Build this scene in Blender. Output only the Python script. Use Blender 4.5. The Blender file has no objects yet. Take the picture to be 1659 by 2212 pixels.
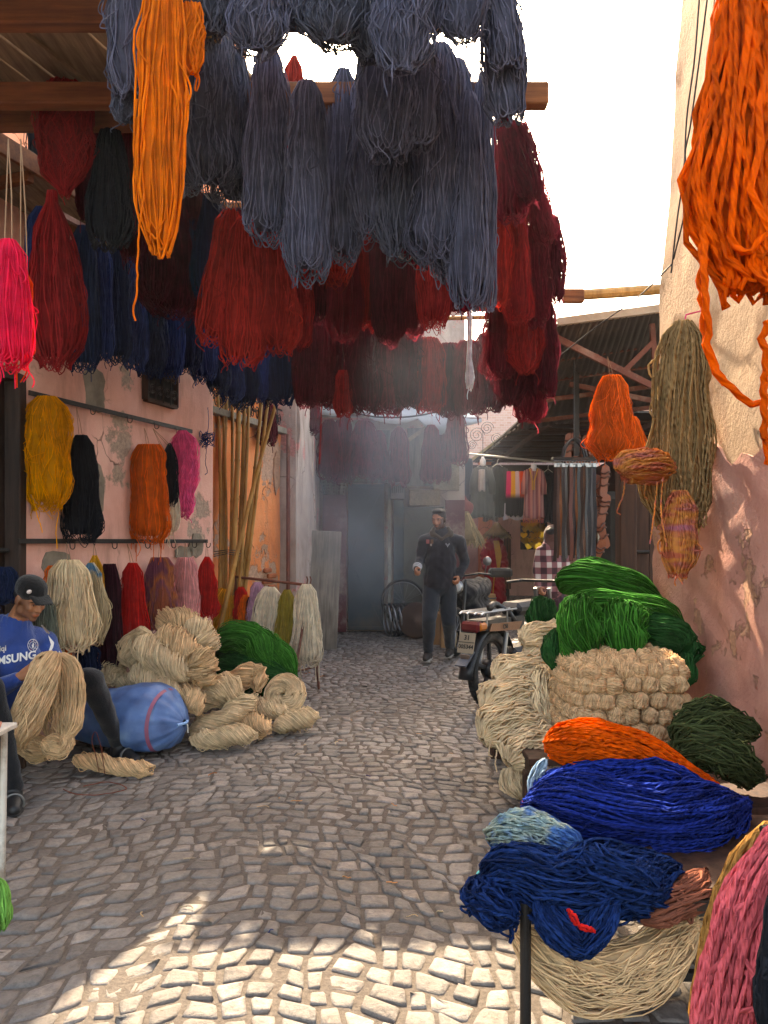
import bpy, bmesh, math, random
import numpy as np
from mathutils import Vector, Matrix
from mathutils.bvhtree import BVHTree

# ------------------------------------------------------------ camera, sky, sun, exposure
scene = bpy.context.scene
C = scene.collection
FPX, U0, V0, CAMZ = 1661.0, 829.5, 1168.0, 1.4      # focal length, principal column, horizon row (units of a 1659 x 2212 frame)
cam_data = bpy.data.cameras.new('camera')
cam_data.sensor_fit = 'VERTICAL'
cam_data.sensor_height = 24.0
cam_data.lens = 24.0 * FPX / 2212.0
cam_data.shift_y = (V0 - 1106.0) / 2212.0
cam_data.clip_start = 0.05
cam_data.clip_end = 300.0
cam = bpy.data.objects.new('camera', cam_data)
C.objects.link(cam)
cam.location = (0, 0, CAMZ)
cam.rotation_euler = (math.radians(90), 0, 0)
scene.camera = cam

SUN_AZ, SUN_EL = -4.0, 41.0          # degrees: azimuth left of the view direction, elevation
world = bpy.data.worlds.new('World')
scene.world = world
world.use_nodes = True
wn = world.node_tree
for n_ in list(wn.nodes): wn.nodes.remove(n_)
w_out = wn.nodes.new('ShaderNodeOutputWorld')
w_bg = wn.nodes.new('ShaderNodeBackground')
w_sky = wn.nodes.new('ShaderNodeTexSky')
w_sky.sky_type = 'NISHITA'
w_sky.sun_disc = False
w_sky.sun_elevation = math.radians(SUN_EL)
w_sky.sun_rotation = math.radians(SUN_AZ)
w_sky.air_density = 1.0
w_sky.dust_density = 3.5
w_sky.ozone_density = 1.0
w_bg.inputs['Strength'].default_value = 0.15
wn.links.new(w_sky.outputs[0], w_bg.inputs[0])
wn.links.new(w_bg.outputs[0], w_out.inputs[0])

sun_data = bpy.data.lights.new('sun', 'SUN')
sun_data.energy = 2.6
sun_data.angle = math.radians(0.55)
sun_data.color = (1.0, 0.95, 0.88)
sun = bpy.data.objects.new('sun', sun_data)
C.objects.link(sun)
_az, _el = math.radians(SUN_AZ), math.radians(SUN_EL)
SUN_DIR = Vector((math.sin(_az) * math.cos(_el), math.cos(_az) * math.cos(_el), math.sin(_el)))
sun.rotation_euler = SUN_DIR.to_track_quat('Z', 'Y').to_euler()
sun.location = SUN_DIR * 30

vs = scene.view_settings
vs.view_transform = 'Standard'
vs.look = 'None'
vs.exposure = 3.05
vs.gamma = 1.0
vs.use_white_balance = True
vs.white_balance_temperature = 8900.0
vs.white_balance_tint = 10.0
scene.render.engine = 'CYCLES'
scene.cycles.use_denoising = True
scene.cycles.max_bounces = 7
scene.cycles.diffuse_bounces = 5
scene.cycles.glossy_bounces = 2
scene.cycles.transmission_bounces = 3
scene.cycles.volume_bounces = 1
scene.cycles.volume_step_rate = 2.0
scene.cycles.volume_max_steps = 96
scene.cycles.transparent_max_bounces = 6
scene.cycles.sample_clamp_indirect = 6.0
scene.cycles.caustics_reflective = False
scene.cycles.caustics_refractive = False

# ------------------------------------------------------------ small helpers
rnd = random.Random(11)

def P(u, v, Y):
    """point at depth Y seen at column u, row v of the frame"""
    return Vector(((u - U0) / FPX * Y, Y, CAMZ + (V0 - v) / FPX * Y))

def px(n, Y):
    return n / FPX * Y

def srgb(h):
    if isinstance(h, str):
        h = h.lstrip('#')
        c = [int(h[i:i + 2], 16) / 255 for i in (0, 2, 4)]
    else:
        c = list(h)
        return (c[0], c[1], c[2], 1.0)
    c = [x / 12.92 if x <= 0.04045 else ((x + 0.055) / 1.055) ** 2.4 for x in c]
    return (c[0], c[1], c[2], 1.0)

def tag(o, label=None, cat=None, group=None, kind=None):
    if label: o['label'] = label
    if cat: o['category'] = cat
    if group: o['group'] = group
    if kind: o['kind'] = kind
    return o

def empty(name, loc=(0, 0, 0), label=None, cat=None, group=None, rz=0.0):
    o = bpy.data.objects.new(name, None)
    o.empty_display_size = 0.1
    C.objects.link(o)
    o.location = loc
    o.rotation_euler = (0, 0, rz)
    return tag(o, label, cat, group)

def link(name, me, mat=None, parent=None):
    o = bpy.data.objects.new(name, me)
    C.objects.link(o)
    if mat is not None:
        me.materials.clear()
        me.materials.append(mat)
    if parent is not None:
        o.parent = parent
        # geometry is written in world space: undo the parent's transform
        o.matrix_parent_inverse = parent_matrix(parent).inverted()
    return o

def parent_matrix(p):
    m = Matrix.LocRotScale(p.location, p.rotation_euler, p.scale)
    if p.parent is not None:
        m = parent_matrix(p.parent) @ p.matrix_parent_inverse @ m
    return m

def np_mesh(name, verts, quads=None, tris=None, attrs=None, smooth=True):
    me = bpy.data.meshes.new(name)
    verts = np.asarray(verts, dtype=np.float32)
    lists, starts, n = [], [], 0
    nq = 0 if quads is None else len(quads)
    nt = 0 if tris is None else len(tris)
    me.vertices.add(len(verts))
    me.vertices.foreach_set('co', verts.ravel())
    loops = []
    if nq: loops.append(np.asarray(quads, dtype=np.int32).ravel())
    if nt: loops.append(np.asarray(tris, dtype=np.int32).ravel())
    loops = np.concatenate(loops)
    me.loops.add(len(loops))
    me.loops.foreach_set('vertex_index', loops)
    me.polygons.add(nq + nt)
    ls = np.concatenate([np.arange(nq) * 4, nq * 4 + np.arange(nt) * 3]).astype(np.int32)
    me.polygons.foreach_set('loop_start', ls)
    if smooth:
        me.polygons.foreach_set('use_smooth', np.ones(nq + nt, dtype=bool))
    me.update(calc_edges=True)
    if attrs:
        for k, a in attrs.items():
            a = np.asarray(a, dtype=np.float32)
            if a.ndim == 1:
                at = me.attributes.new(k, 'FLOAT', 'POINT')
                at.data.foreach_set('value', a)
            else:
                at = me.attributes.new(k, 'FLOAT_COLOR', 'POINT')
                at.data.foreach_set('color', a.ravel())
    return me

class MB:
    """collects simple shapes into one mesh"""
    def __init__(s):
        s.v, s.f = [], []
    def add(s, vs_, fs):
        o = len(s.v)
        s.v += [tuple(p) for p in vs_]
        s.f += [tuple(i + o for i in f) for f in fs]
        return s
    def box(s, c, size, rot=None, bev=0.0):
        hx, hy, hz = size[0] / 2, size[1] / 2, size[2] / 2
        if bev:
            b = min(bev, hx * .9, hy * .9, hz * .9)
            pts, idx = [], {}
            bm = bmesh.new()
            bmesh.ops.create_cube(bm, size=1.0)
            for v in bm.verts: v.co = Vector((v.co.x * 2 * hx, v.co.y * 2 * hy, v.co.z * 2 * hz))
            bmesh.ops.bevel(bm, geom=list(bm.edges), offset=b, segments=1, affect='EDGES')
            bm.verts.index_update()
            pts = [v.co.copy() for v in bm.verts]
            fs = [tuple(v.index for v in f.verts) for f in bm.faces]
            bm.free()
        else:
            pts = [Vector((x, y, z)) for x in (-hx, hx) for y in (-hy, hy) for z in (-hz, hz)]
            fs = [(0, 1, 3, 2), (4, 6, 7, 5), (0, 4, 5, 1), (2, 3, 7, 6), (0, 2, 6, 4), (1, 5, 7, 3)]
        M = rot if rot is not None else Matrix.Identity(3)
        return s.add([Vector(c) + M @ p for p in pts], fs)
    def bar(s, a, b, w, h, up=(0, 0, 1), bev=0.0):
        a, b = Vector(a), Vector(b)
        d = b - a
        L = d.length
        x = d.normalized()
        upv = Vector(up)
        y = upv.cross(x)
        if y.length < 1e-4: y = Vector((0, 1, 0)).cross(x)
        y.normalize()
        z = x.cross(y)
        M = Matrix((x, y, z)).transposed()
        return s.box((a + b) / 2, (L, w, h), M, bev)
    def tube(s, pts, r, sides=8, cap=True):
        pts = [Vector(p) for p in pts]
        rs = r if isinstance(r, (list, tuple)) else [r] * len(pts)
        vs_, fs = [], []
        ref = None
        n = len(pts)
        for i, p in enumerate(pts):
            t = (pts[min(i + 1, n - 1)] - pts[max(i - 1, 0)])
            t = t.normalized() if t.length > 1e-9 else Vector((0, 0, 1))
            if ref is None:
                ref = Vector((0, 0, 1)) if abs(t.z) < .9 else Vector((1, 0, 0))
            a = ref - t * ref.dot(t)
            if a.length < 1e-4:
                ref = Vector((0, 1, 0)); a = ref - t * ref.dot(t)
            a.normalize()
            ref = a
            b = t.cross(a)
            for k in range(sides):
                g = 2 * math.pi * k / sides
                vs_.append(p + (a * math.cos(g) + b * math.sin(g)) * rs[i])
        for i in range(n - 1):
            for k in range(sides):
                k2 = (k + 1) % sides
                fs.append((i * sides + k, i * sides + k2, (i + 1) * sides + k2, (i + 1) * sides + k))
        if cap:
            fs.append(tuple(range(sides - 1, -1, -1)))
            fs.append(tuple((n - 1) * sides + k for k in range(sides)))
        return s.add(vs_, fs)
    def ring(s, c, axis, R, r, n=32, sides=8, a0=0.0, a1=2 * math.pi):
        c, ax = Vector(c), Vector(axis).normalized()
        a = ax.orthogonal().normalized()
        b = ax.cross(a)
        closed = abs(a1 - a0 - 2 * math.pi) < 1e-6
        vs_, fs = [], []
        m = n if closed else n + 1
        for i in range(m):
            g = a0 + (a1 - a0) * i / n
            d = a * math.cos(g) + b * math.sin(g)
            for k in range(sides):
                h = 2 * math.pi * k / sides
                vs_.append(c + d * (R + r * math.cos(h)) + ax * (r * math.sin(h)))
        for i in range(n):
            j = (i + 1) % m
            for k in range(sides):
                k2 = (k + 1) % sides
                fs.append((i * sides + k, j * sides + k, j * sides + k2, i * sides + k2))
        return s.add(vs_, fs)
    def lathe(s, c, prof, n=24, axis=(0, 0, 1)):
        c, ax = Vector(c), Vector(axis).normalized()
        a = ax.orthogonal().normalized()
        b = ax.cross(a)
        vs_, fs = [], []
        for (r, h) in prof:
            for k in range(n):
                g = 2 * math.pi * k / n
                vs_.append(c + (a * math.cos(g) + b * math.sin(g)) * r + ax * h)
        for i in range(len(prof) - 1):
            for k in range(n):
                k2 = (k + 1) % n
                fs.append((i * n + k, i * n + k2, (i + 1) * n + k2, (i + 1) * n + k))
        fs.append(tuple(range(n - 1, -1, -1)))
        fs.append(tuple((len(prof) - 1) * n + k for k in range(n)))
        return s.add(vs_, fs)
    def prism(s, poly, depth):
        """poly: list of 3-D points in a plane; extruded by the vector depth"""
        n = len(poly)
        d = Vector(depth)
        vs_ = [Vector(p) for p in poly] + [Vector(p) + d for p in poly]
        fs = [tuple(range(n - 1, -1, -1)), tuple(range(n, 2 * n))]
        fs += [(i, (i + 1) % n, n + (i + 1) % n, n + i) for i in range(n)]
        return s.add(vs_, fs)
    def build(s, name, mat, parent=None, smooth=False):
        me = bpy.data.meshes.new(name)
        me.from_pydata([tuple(p) for p in s.v], [], s.f)
        me.update()
        bm = bmesh.new()
        bm.from_mesh(me)
        bmesh.ops.recalc_face_normals(bm, faces=bm.faces)
        bm.to_mesh(me)
        bm.free()
        if smooth:
            me.polygons.foreach_set('use_smooth', [True] * len(me.polygons))
        o = link(name, me, mat, parent)
        return o

def smooth_angle(o, deg=40):
    me = o.data
    me.polygons.foreach_set('use_smooth', [True] * len(me.polygons))
    try:
        me.set_sharp_from_angle(angle=math.radians(deg))
    except Exception:
        pass
    return o

# ------------------------------------------------------------ materials
MATS = {}

def nmat(name):
    m = bpy.data.materials.new(name)
    m.use_nodes = True
    nt = m.node_tree
    b = nt.nodes['Principled BSDF']
    return m, nt, b

def node(nt, kind, **kw):
    n = nt.nodes.new(kind)
    for k, v in kw.items():
        if k in n.inputs.keys(): n.inputs[k].default_value = v
        else: setattr(n, k, v)
    return n

def ramp(nt, stops, src, interp='LINEAR'):
    r = nt.nodes.new('ShaderNodeValToRGB')
    r.color_ramp.interpolation = interp
    e = r.color_ramp.elements
    while len(e) > 1: e.remove(e[-1])
    e[0].position, e[0].color = stops[0][0], stops[0][1]
    for p, c in stops[1:]:
        k = e.new(p); k.color = c
    nt.links.new(src, r.inputs[0])
    return r

def sc(c, f):
    return (min(1, c[0] * f), min(1, c[1] * f), min(1, c[2] * f), 1)

def paint(name, col, rough=.6, metal=0.0, var=.25, scale=6.0, bump=.15, bscale=60, spec=.4, coords='Object', dirt=None):
    """a plain surface with uneven colour, fine relief and a little wear"""
    if name in MATS: return MATS[name]
    m, nt, b = nmat(name)
    tc = node(nt, 'ShaderNodeTexCoord')
    n1 = node(nt, 'ShaderNodeTexNoise', Scale=scale, Detail=6.0, Roughness=.62)
    nt.links.new(tc.outputs[coords], n1.inputs['Vector'])
    c = srgb(col)
    stops = [(.25, sc(c, 1 - var)), (.5, c), (.78, sc(c, 1 + var))]
    r = ramp(nt, stops, n1.outputs['Fac'])
    out = r.outputs[0]
    if dirt:
        n2 = node(nt, 'ShaderNodeTexNoise', Scale=scale * .45, Detail=8.0, Roughness=.7)
        nt.links.new(tc.outputs[coords], n2.inputs['Vector'])
        k = ramp(nt, [(.52, (0, 0, 0, 1)), (.66, (1, 1, 1, 1))], n2.outputs['Fac'])
        mx = node(nt, 'ShaderNodeMix', data_type='RGBA')
        nt.links.new(k.outputs[0], mx.inputs[0])
        nt.links.new(out, mx.inputs[6])
        mx.inputs[7].default_value = srgb(dirt)
        out = mx.outputs[2]
    nt.links.new(out, b.inputs['Base Color'])
    b.inputs['Roughness'].default_value = rough
    b.inputs['Metallic'].default_value = metal
    b.inputs['Specular IOR Level'].default_value = spec
    if bump:
        n3 = node(nt, 'ShaderNodeTexNoise', Scale=float(bscale), Detail=5.0, Roughness=.65)
        nt.links.new(tc.outputs[coords], n3.inputs['Vector'])
        bp = node(nt, 'ShaderNodeBump', Strength=bump, Distance=.02)
        nt.links.new(n3.outputs['Fac'], bp.inputs['Height'])
        nt.links.new(bp.outputs[0], b.inputs['Normal'])
    MATS[name] = m
    return m

def wood(name, col, col2, axis='X', scale=2.2, rough=.75, stretch=14.0, bump=.25):
    if name in MATS: return MATS[name]
    m, nt, b = nmat(name)
    tc = node(nt, 'ShaderNodeTexCoord')
    mp = node(nt, 'ShaderNodeMapping')
    s = [stretch, stretch, stretch]
    s['XYZ'.index(axis)] = 1.0
    mp.inputs['Scale'].default_value = s
    nt.links.new(tc.outputs['Object'], mp.inputs[0])
    n1 = node(nt, 'ShaderNodeTexNoise', Scale=scale, Detail=7.0, Roughness=.65)
    nt.links.new(mp.outputs[0], n1.inputs['Vector'])
    r = ramp(nt, [(.3, srgb(col2)), (.62, srgb(col))], n1.outputs['Fac'])
    n2 = node(nt, 'ShaderNodeTexNoise', Scale=3.0, Detail=5.0)
    nt.links.new(tc.outputs['Object'], n2.inputs['Vector'])
    k = ramp(nt, [(.35, (.55, .55, .55, 1)), (.7, (1.1, 1.1, 1.1, 1))], n2.outputs['Fac'])
    mx = node(nt, 'ShaderNodeMix', data_type='RGBA', blend_type='MULTIPLY')
    mx.inputs[0].default_value = .8
    nt.links.new(r.outputs[0], mx.inputs[6]); nt.links.new(k.outputs[0], mx.inputs[7])
    nt.links.new(mx.outputs[2], b.inputs['Base Color'])
    b.inputs['Roughness'].default_value = rough
    b.inputs['Specular IOR Level'].default_value = .25
    bp = node(nt, 'ShaderNodeBump', Strength=bump, Distance=.01)
    nt.links.new(n1.outputs['Fac'], bp.inputs['Height'])
    nt.links.new(bp.outputs[0], b.inputs['Normal'])
    MATS[name] = m
    return m

def plaster(name, cols, stain, patch=None, scale=1.3, bump=.5, patch_lo=.60, crack=.5):
    """old limewashed plaster: blotchy wash, grime streaks, worn patches of the render below"""
    if name in MATS: return MATS[name]
    m, nt, b = nmat(name)
    tc = node(nt, 'ShaderNodeTexCoord')
    n1 = node(nt, 'ShaderNodeTexNoise', Scale=scale, Detail=9.0, Roughness=.62)
    nt.links.new(tc.outputs['Object'], n1.inputs['Vector'])
    r = ramp(nt, [(.28, srgb(cols[0])), (.5, srgb(cols[1])), (.72, srgb(cols[2]))], n1.outputs['Fac'])
    out = r.outputs[0]
    mp = node(nt, 'ShaderNodeMapping'); mp.inputs['Scale'].default_value = (3.2, 3.2, .7)
    nt.links.new(tc.outputs['Object'], mp.inputs[0])
    n2 = node(nt, 'ShaderNodeTexNoise', Scale=1.7, Detail=9.0, Roughness=.7)
    nt.links.new(mp.outputs[0], n2.inputs['Vector'])
    k = ramp(nt, [(.50, (0, 0, 0, 1)), (.74, (.75, .75, .75, 1))], n2.outputs['Fac'])
    mx = node(nt, 'ShaderNodeMix', data_type='RGBA')
    nt.links.new(k.outputs[0], mx.inputs[0]); nt.links.new(out, mx.inputs[6])
    mx.inputs[7].default_value = srgb(stain)
    out = mx.outputs[2]
    h = n1.outputs['Fac']
    n3 = node(nt, 'ShaderNodeTexNoise', Scale=38.0, Detail=8.0, Roughness=.7)
    nt.links.new(tc.outputs['Object'], n3.inputs['Vector'])
    hm = node(nt, 'ShaderNodeMath', operation='MULTIPLY_ADD')
    nt.links.new(n3.outputs['Fac'], hm.inputs[0]); hm.inputs[1].default_value = .35
    nt.links.new(h, hm.inputs[2])
    hout = hm.outputs[0]
    if patch:
        n4 = node(nt, 'ShaderNodeTexNoise', Scale=scale * .85, Detail=10.0, Roughness=.68)
        mp4 = node(nt, 'ShaderNodeMapping'); mp4.inputs['Location'].default_value = (7.3, 2.1, 4.4)
        nt.links.new(tc.outputs['Object'], mp4.inputs[0]); nt.links.new(mp4.outputs[0], n4.inputs['Vector'])
        k4 = ramp(nt, [(patch_lo, (0, 0, 0, 1)), (patch_lo + .02, (1, 1, 1, 1))], n4.outputs['Fac'])
        mx4 = node(nt, 'ShaderNodeMix', data_type='RGBA')
        nt.links.new(k4.outputs[0], mx4.inputs[0]); nt.links.new(out, mx4.inputs[6])
        pr = ramp(nt, [(.35, sc(srgb(patch), .7)), (.65, sc(srgb(patch), 1.25))], n3.outputs['Fac'])
        nt.links.new(pr.outputs[0], mx4.inputs[7])
        out = mx4.outputs[2]
        hs = node(nt, 'ShaderNodeMath', operation='MULTIPLY_ADD')
        nt.links.new(k4.outputs[0], hs.inputs[0]); hs.inputs[1].default_value = -.35
        nt.links.new(hout, hs.inputs[2])
        hout = hs.outputs[0]
    # hairline cracks where the render has moved
    wv = node(nt, 'ShaderNodeTexNoise', Scale=2.2, Detail=4.0); nt.links.new(tc.outputs['Object'], wv.inputs['Vector'])
    av = node(nt, 'ShaderNodeVectorMath', operation='MULTIPLY_ADD'); nt.links.new(wv.outputs['Color'], av.inputs[0]); av.inputs[1].default_value = (.5, .5, .5); nt.links.new(tc.outputs['Object'], av.inputs[2])
    vo = node(nt, 'ShaderNodeTexVoronoi', feature='DISTANCE_TO_EDGE', Scale=1.5); nt.links.new(av.outputs[0], vo.inputs['Vector'])
    ck = ramp(nt, [(.0, (1, 1, 1, 1)), (.012, (0, 0, 0, 1))], vo.outputs['Distance'])
    cm = ramp(nt, [(crack, (0, 0, 0, 1)), (crack + .1, (1, 1, 1, 1))], n1.outputs['Fac'])
    cx_ = node(nt, 'ShaderNodeMath', operation='MULTIPLY'); nt.links.new(ck.outputs[0], cx_.inputs[0]); nt.links.new(cm.outputs[0], cx_.inputs[1])
    mxc = node(nt, 'ShaderNodeMix', data_type='RGBA'); nt.links.new(cx_.outputs[0], mxc.inputs[0]); nt.links.new(out, mxc.inputs[6]); mxc.inputs[7].default_value = sc(srgb(stain), .45)
    out = mxc.outputs[2]
    hc_ = node(nt, 'ShaderNodeMath', operation='MULTIPLY_ADD'); nt.links.new(cx_.outputs[0], hc_.inputs[0]); hc_.inputs[1].default_value = -.5; nt.links.new(hout, hc_.inputs[2])
    hout = hc_.outputs[0]
    nt.links.new(out, b.inputs['Base Color'])
    b.inputs['Roughness'].default_value = .92
    b.inputs['Specular IOR Level'].default_value = .15
    bp = node(nt, 'ShaderNodeBump', Strength=bump, Distance=.03)
    nt.links.new(hout, bp.inputs['Height'])
    nt.links.new(bp.outputs[0], b.inputs['Normal'])
    MATS[name] = m
    return m

def yarn(name, col, light=1.5, dark=.6, transl=.22, other=None, oscale=3.0, omix=(.42, .58), sheen=.35, oaxis=None, ply=False):
    """wool yarn: colour varies by strand, soft sheen, some light comes through"""
    if name in MATS: return MATS[name]
    m, nt, b = nmat(name)
    c = srgb(col)
    at = node(nt, 'ShaderNodeAttribute', attribute_name='shade')
    tc = node(nt, 'ShaderNodeTexCoord')
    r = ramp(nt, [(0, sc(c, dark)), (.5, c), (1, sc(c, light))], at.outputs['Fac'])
    out = r.outputs[0]
    nn = node(nt, 'ShaderNodeTexNoise', Scale=14.0, Detail=4.0, Roughness=.6)
    nt.links.new(tc.outputs['Object'], nn.inputs['Vector'])
    kk = ramp(nt, [(.3, (.72, .72, .72, 1)), (.7, (1.18, 1.18, 1.18, 1))], nn.outputs['Fac'])
    mm = node(nt, 'ShaderNodeMix', data_type='RGBA', blend_type='MULTIPLY'); mm.inputs[0].default_value = 1.0
    nt.links.new(out, mm.inputs[6]); nt.links.new(kk.outputs[0], mm.inputs[7])
    out = mm.outputs[2]
    if other:
        mp = node(nt, 'ShaderNodeMapping')
        mp.inputs['Scale'].default_value = oaxis or (1, 1, 1)
        nt.links.new(tc.outputs['Object'], mp.inputs[0])
        n0 = node(nt, 'ShaderNodeTexNoise', Scale=oscale, Detail=3.0, Roughness=.5)
        nt.links.new(mp.outputs[0], n0.inputs['Vector'])
        cols = [srgb(x) for x in other]
        st = [(omix[0] + (omix[1] - omix[0]) * i / max(1, len(cols)), x) for i, x in enumerate([c] + cols)]
        r2 = ramp(nt, st, n0.outputs['Fac'])
        mx = node(nt, 'ShaderNodeMix', data_type='RGBA', blend_type='MULTIPLY'); mx.inputs[0].default_value = 1.0
        nt.links.new(r2.outputs[0], mx.inputs[6])
        r3 = ramp(nt, [(0, (dark, dark, dark, 1)), (1, (1.25, 1.25, 1.25, 1))], at.outputs['Fac'])
        nt.links.new(r3.outputs[0], mx.inputs[7])
        out = mx.outputs[2]
    nt.links.new(out, b.inputs['Base Color'])
    b.inputs['Roughness'].default_value = .95
    b.inputs['Specular IOR Level'].default_value = .08
    if sheen:
        b.inputs['Sheen Weight'].default_value = sheen
        b.inputs['Sheen Roughness'].default_value = .45
        nt.links.new(out, b.inputs['Sheen Tint'])
    n5 = node(nt, 'ShaderNodeTexNoise', Scale=420.0, Detail=2.0, Roughness=.6)
    nt.links.new(tc.outputs['Object'], n5.inputs['Vector'])
    bp = node(nt, 'ShaderNodeBump', Strength=.45, Distance=.004)
    nt.links.new(n5.outputs['Fac'], bp.inputs['Height'])
    nt.links.new(bp.outputs[0], b.inputs['Normal'])
    if ply:
        pa = node(nt, 'ShaderNodeAttribute', attribute_name='ply')
        sx = node(nt, 'ShaderNodeSeparateColor'); nt.links.new(pa.outputs['Color'], sx.inputs[0])
        an = node(nt, 'ShaderNodeMath', operation='ARCTAN2'); nt.links.new(sx.outputs[1], an.inputs[0]); nt.links.new(sx.outputs[0], an.inputs[1])
        kx = node(nt, 'ShaderNodeMath', operation='MULTIPLY'); nt.links.new(sx.outputs[2], kx.inputs[0]); kx.inputs[1].default_value = 6.2832
        a2 = node(nt, 'ShaderNodeMath', operation='MULTIPLY_ADD'); nt.links.new(an.outputs[0], a2.inputs[0]); a2.inputs[1].default_value = 2.0; nt.links.new(kx.outputs[0], a2.inputs[2])
        sn = node(nt, 'ShaderNodeMath', operation='SINE'); nt.links.new(a2.outputs[0], sn.inputs[0])
        b2 = node(nt, 'ShaderNodeBump', Strength=.8, Distance=.0035)
        nt.links.new(sn.outputs[0], b2.inputs['Height']); nt.links.new(bp.outputs[0], b2.inputs['Normal'])
        nt.links.new(b2.outputs[0], b.inputs['Normal'])
    if transl:
        tr = node(nt, 'ShaderNodeBsdfTranslucent')
        nt.links.new(out, tr.inputs['Color'])
        ms = node(nt, 'ShaderNodeMixShader'); ms.inputs[0].default_value = transl
        nt.links.new(b.outputs[0], ms.inputs[1]); nt.links.new(tr.outputs[0], ms.inputs[2])
        nt.links.new(ms.outputs[0], nt.nodes['Material Output'].inputs['Surface'])
    MATS[name] = m
    return m

# ------------------------------------------------------------ yarn geometry
def spline(pts, vals, n):
    """Catmull-Rom through pts (k x 3) with companion values"""
    pts = np.array([list(p) for p in pts], dtype=float)
    vals = np.array(vals, dtype=float)
    k = len(pts)
    d = np.concatenate([[0], np.cumsum(np.linalg.norm(np.diff(pts, axis=0), axis=1))])
    d /= d[-1]
    t = np.linspace(0, 1, n)
    def cr(a):
        out = np.zeros((n, a.shape[1]))
        m = np.zeros_like(a)
        for i in range(k):
            lo, hi = max(i - 1, 0), min(i + 1, k - 1)
            m[i] = (a[hi] - a[lo]) / max(d[hi] - d[lo], 1e-9)
        idx = np.clip(np.searchsorted(d, t, side='right') - 1, 0, k - 2)
        for j in range(n):
            i = idx[j]
            h = d[i + 1] - d[i]
            s_ = (t[j] - d[i]) / h
            out[j] = ((2 * s_**3 - 3 * s_**2 + 1) * a[i] + (s_**3 - 2 * s_**2 + s_) * h * m[i]
                      + (-2 * s_**3 + 3 * s_**2) * a[i + 1] + (s_**3 - s_**2) * h * m[i + 1])
        return out
    return cr(pts), cr(vals)

PLY = [False, []]          # when switched on, tubes() also records the twist of the ply

def tubes(Pts, r, sides, shade, rad_jit=None):
    """Pts: (n, m, 3) poly-lines -> verts, quads, shade"""
    n, m, _ = Pts.shape
    T = np.empty_like(Pts)
    T[:, 1:-1] = Pts[:, 2:] - Pts[:, :-2]
    T[:, 0] = Pts[:, 1] - Pts[:, 0]
    T[:, -1] = Pts[:, -1] - Pts[:, -2]
    T /= np.maximum(np.linalg.norm(T, axis=2, keepdims=True), 1e-9)
    ref = np.zeros_like(T)
    ref[..., 0] = .36; ref[..., 1] = .80; ref[..., 2] = .48
    A = np.cross(T, ref)
    A /= np.maximum(np.linalg.norm(A, axis=2, keepdims=True), 1e-6)
    B = np.cross(T, A)
    rr = np.full((n, 1, 1), r) if rad_jit is None else r * rad_jit[:, None, None]
    ang = 2 * np.pi * np.arange(sides) / sides
    V = (Pts[:, :, None, :] + rr[:, :, None, :] * (np.cos(ang)[None, None, :, None] * A[:, :, None, :]
         + np.sin(ang)[None, None, :, None] * B[:, :, None, :]))
    verts = V.reshape(-1, 3)
    base = (np.arange(n) * m * sides)[:, None, None]
    i = (np.arange(m - 1) * sides)[None, :, None]
    k = np.arange(sides)[None, None, :]
    k2 = (np.arange(sides) + 1) % sides
    k2 = k2[None, None, :]
    if sides == 2: k, k2 = k[..., :1], k2[..., :1]      # a flat strand, one face wide
    q = np.stack([base + i + k, base + i + k2, base + i + sides + k2, base + i + sides + k], axis=-1).reshape(-1, 4)
    sh = np.repeat(shade, m * sides)
    if PLY[0]:
        ln = np.concatenate([np.zeros((n, 1)), np.cumsum(np.linalg.norm(np.diff(Pts, axis=1), axis=2), axis=1)], axis=1) + shade[:, None]
        ply = np.stack([np.tile(np.cos(ang), n * m), np.tile(np.sin(ang), n * m), np.repeat((ln / (r * 7.0)).ravel(), sides), np.ones(n * m * sides)], 1)
        PLY[1].append(ply)
    return verts, q, sh

TRI_COUNT = [0]

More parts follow.
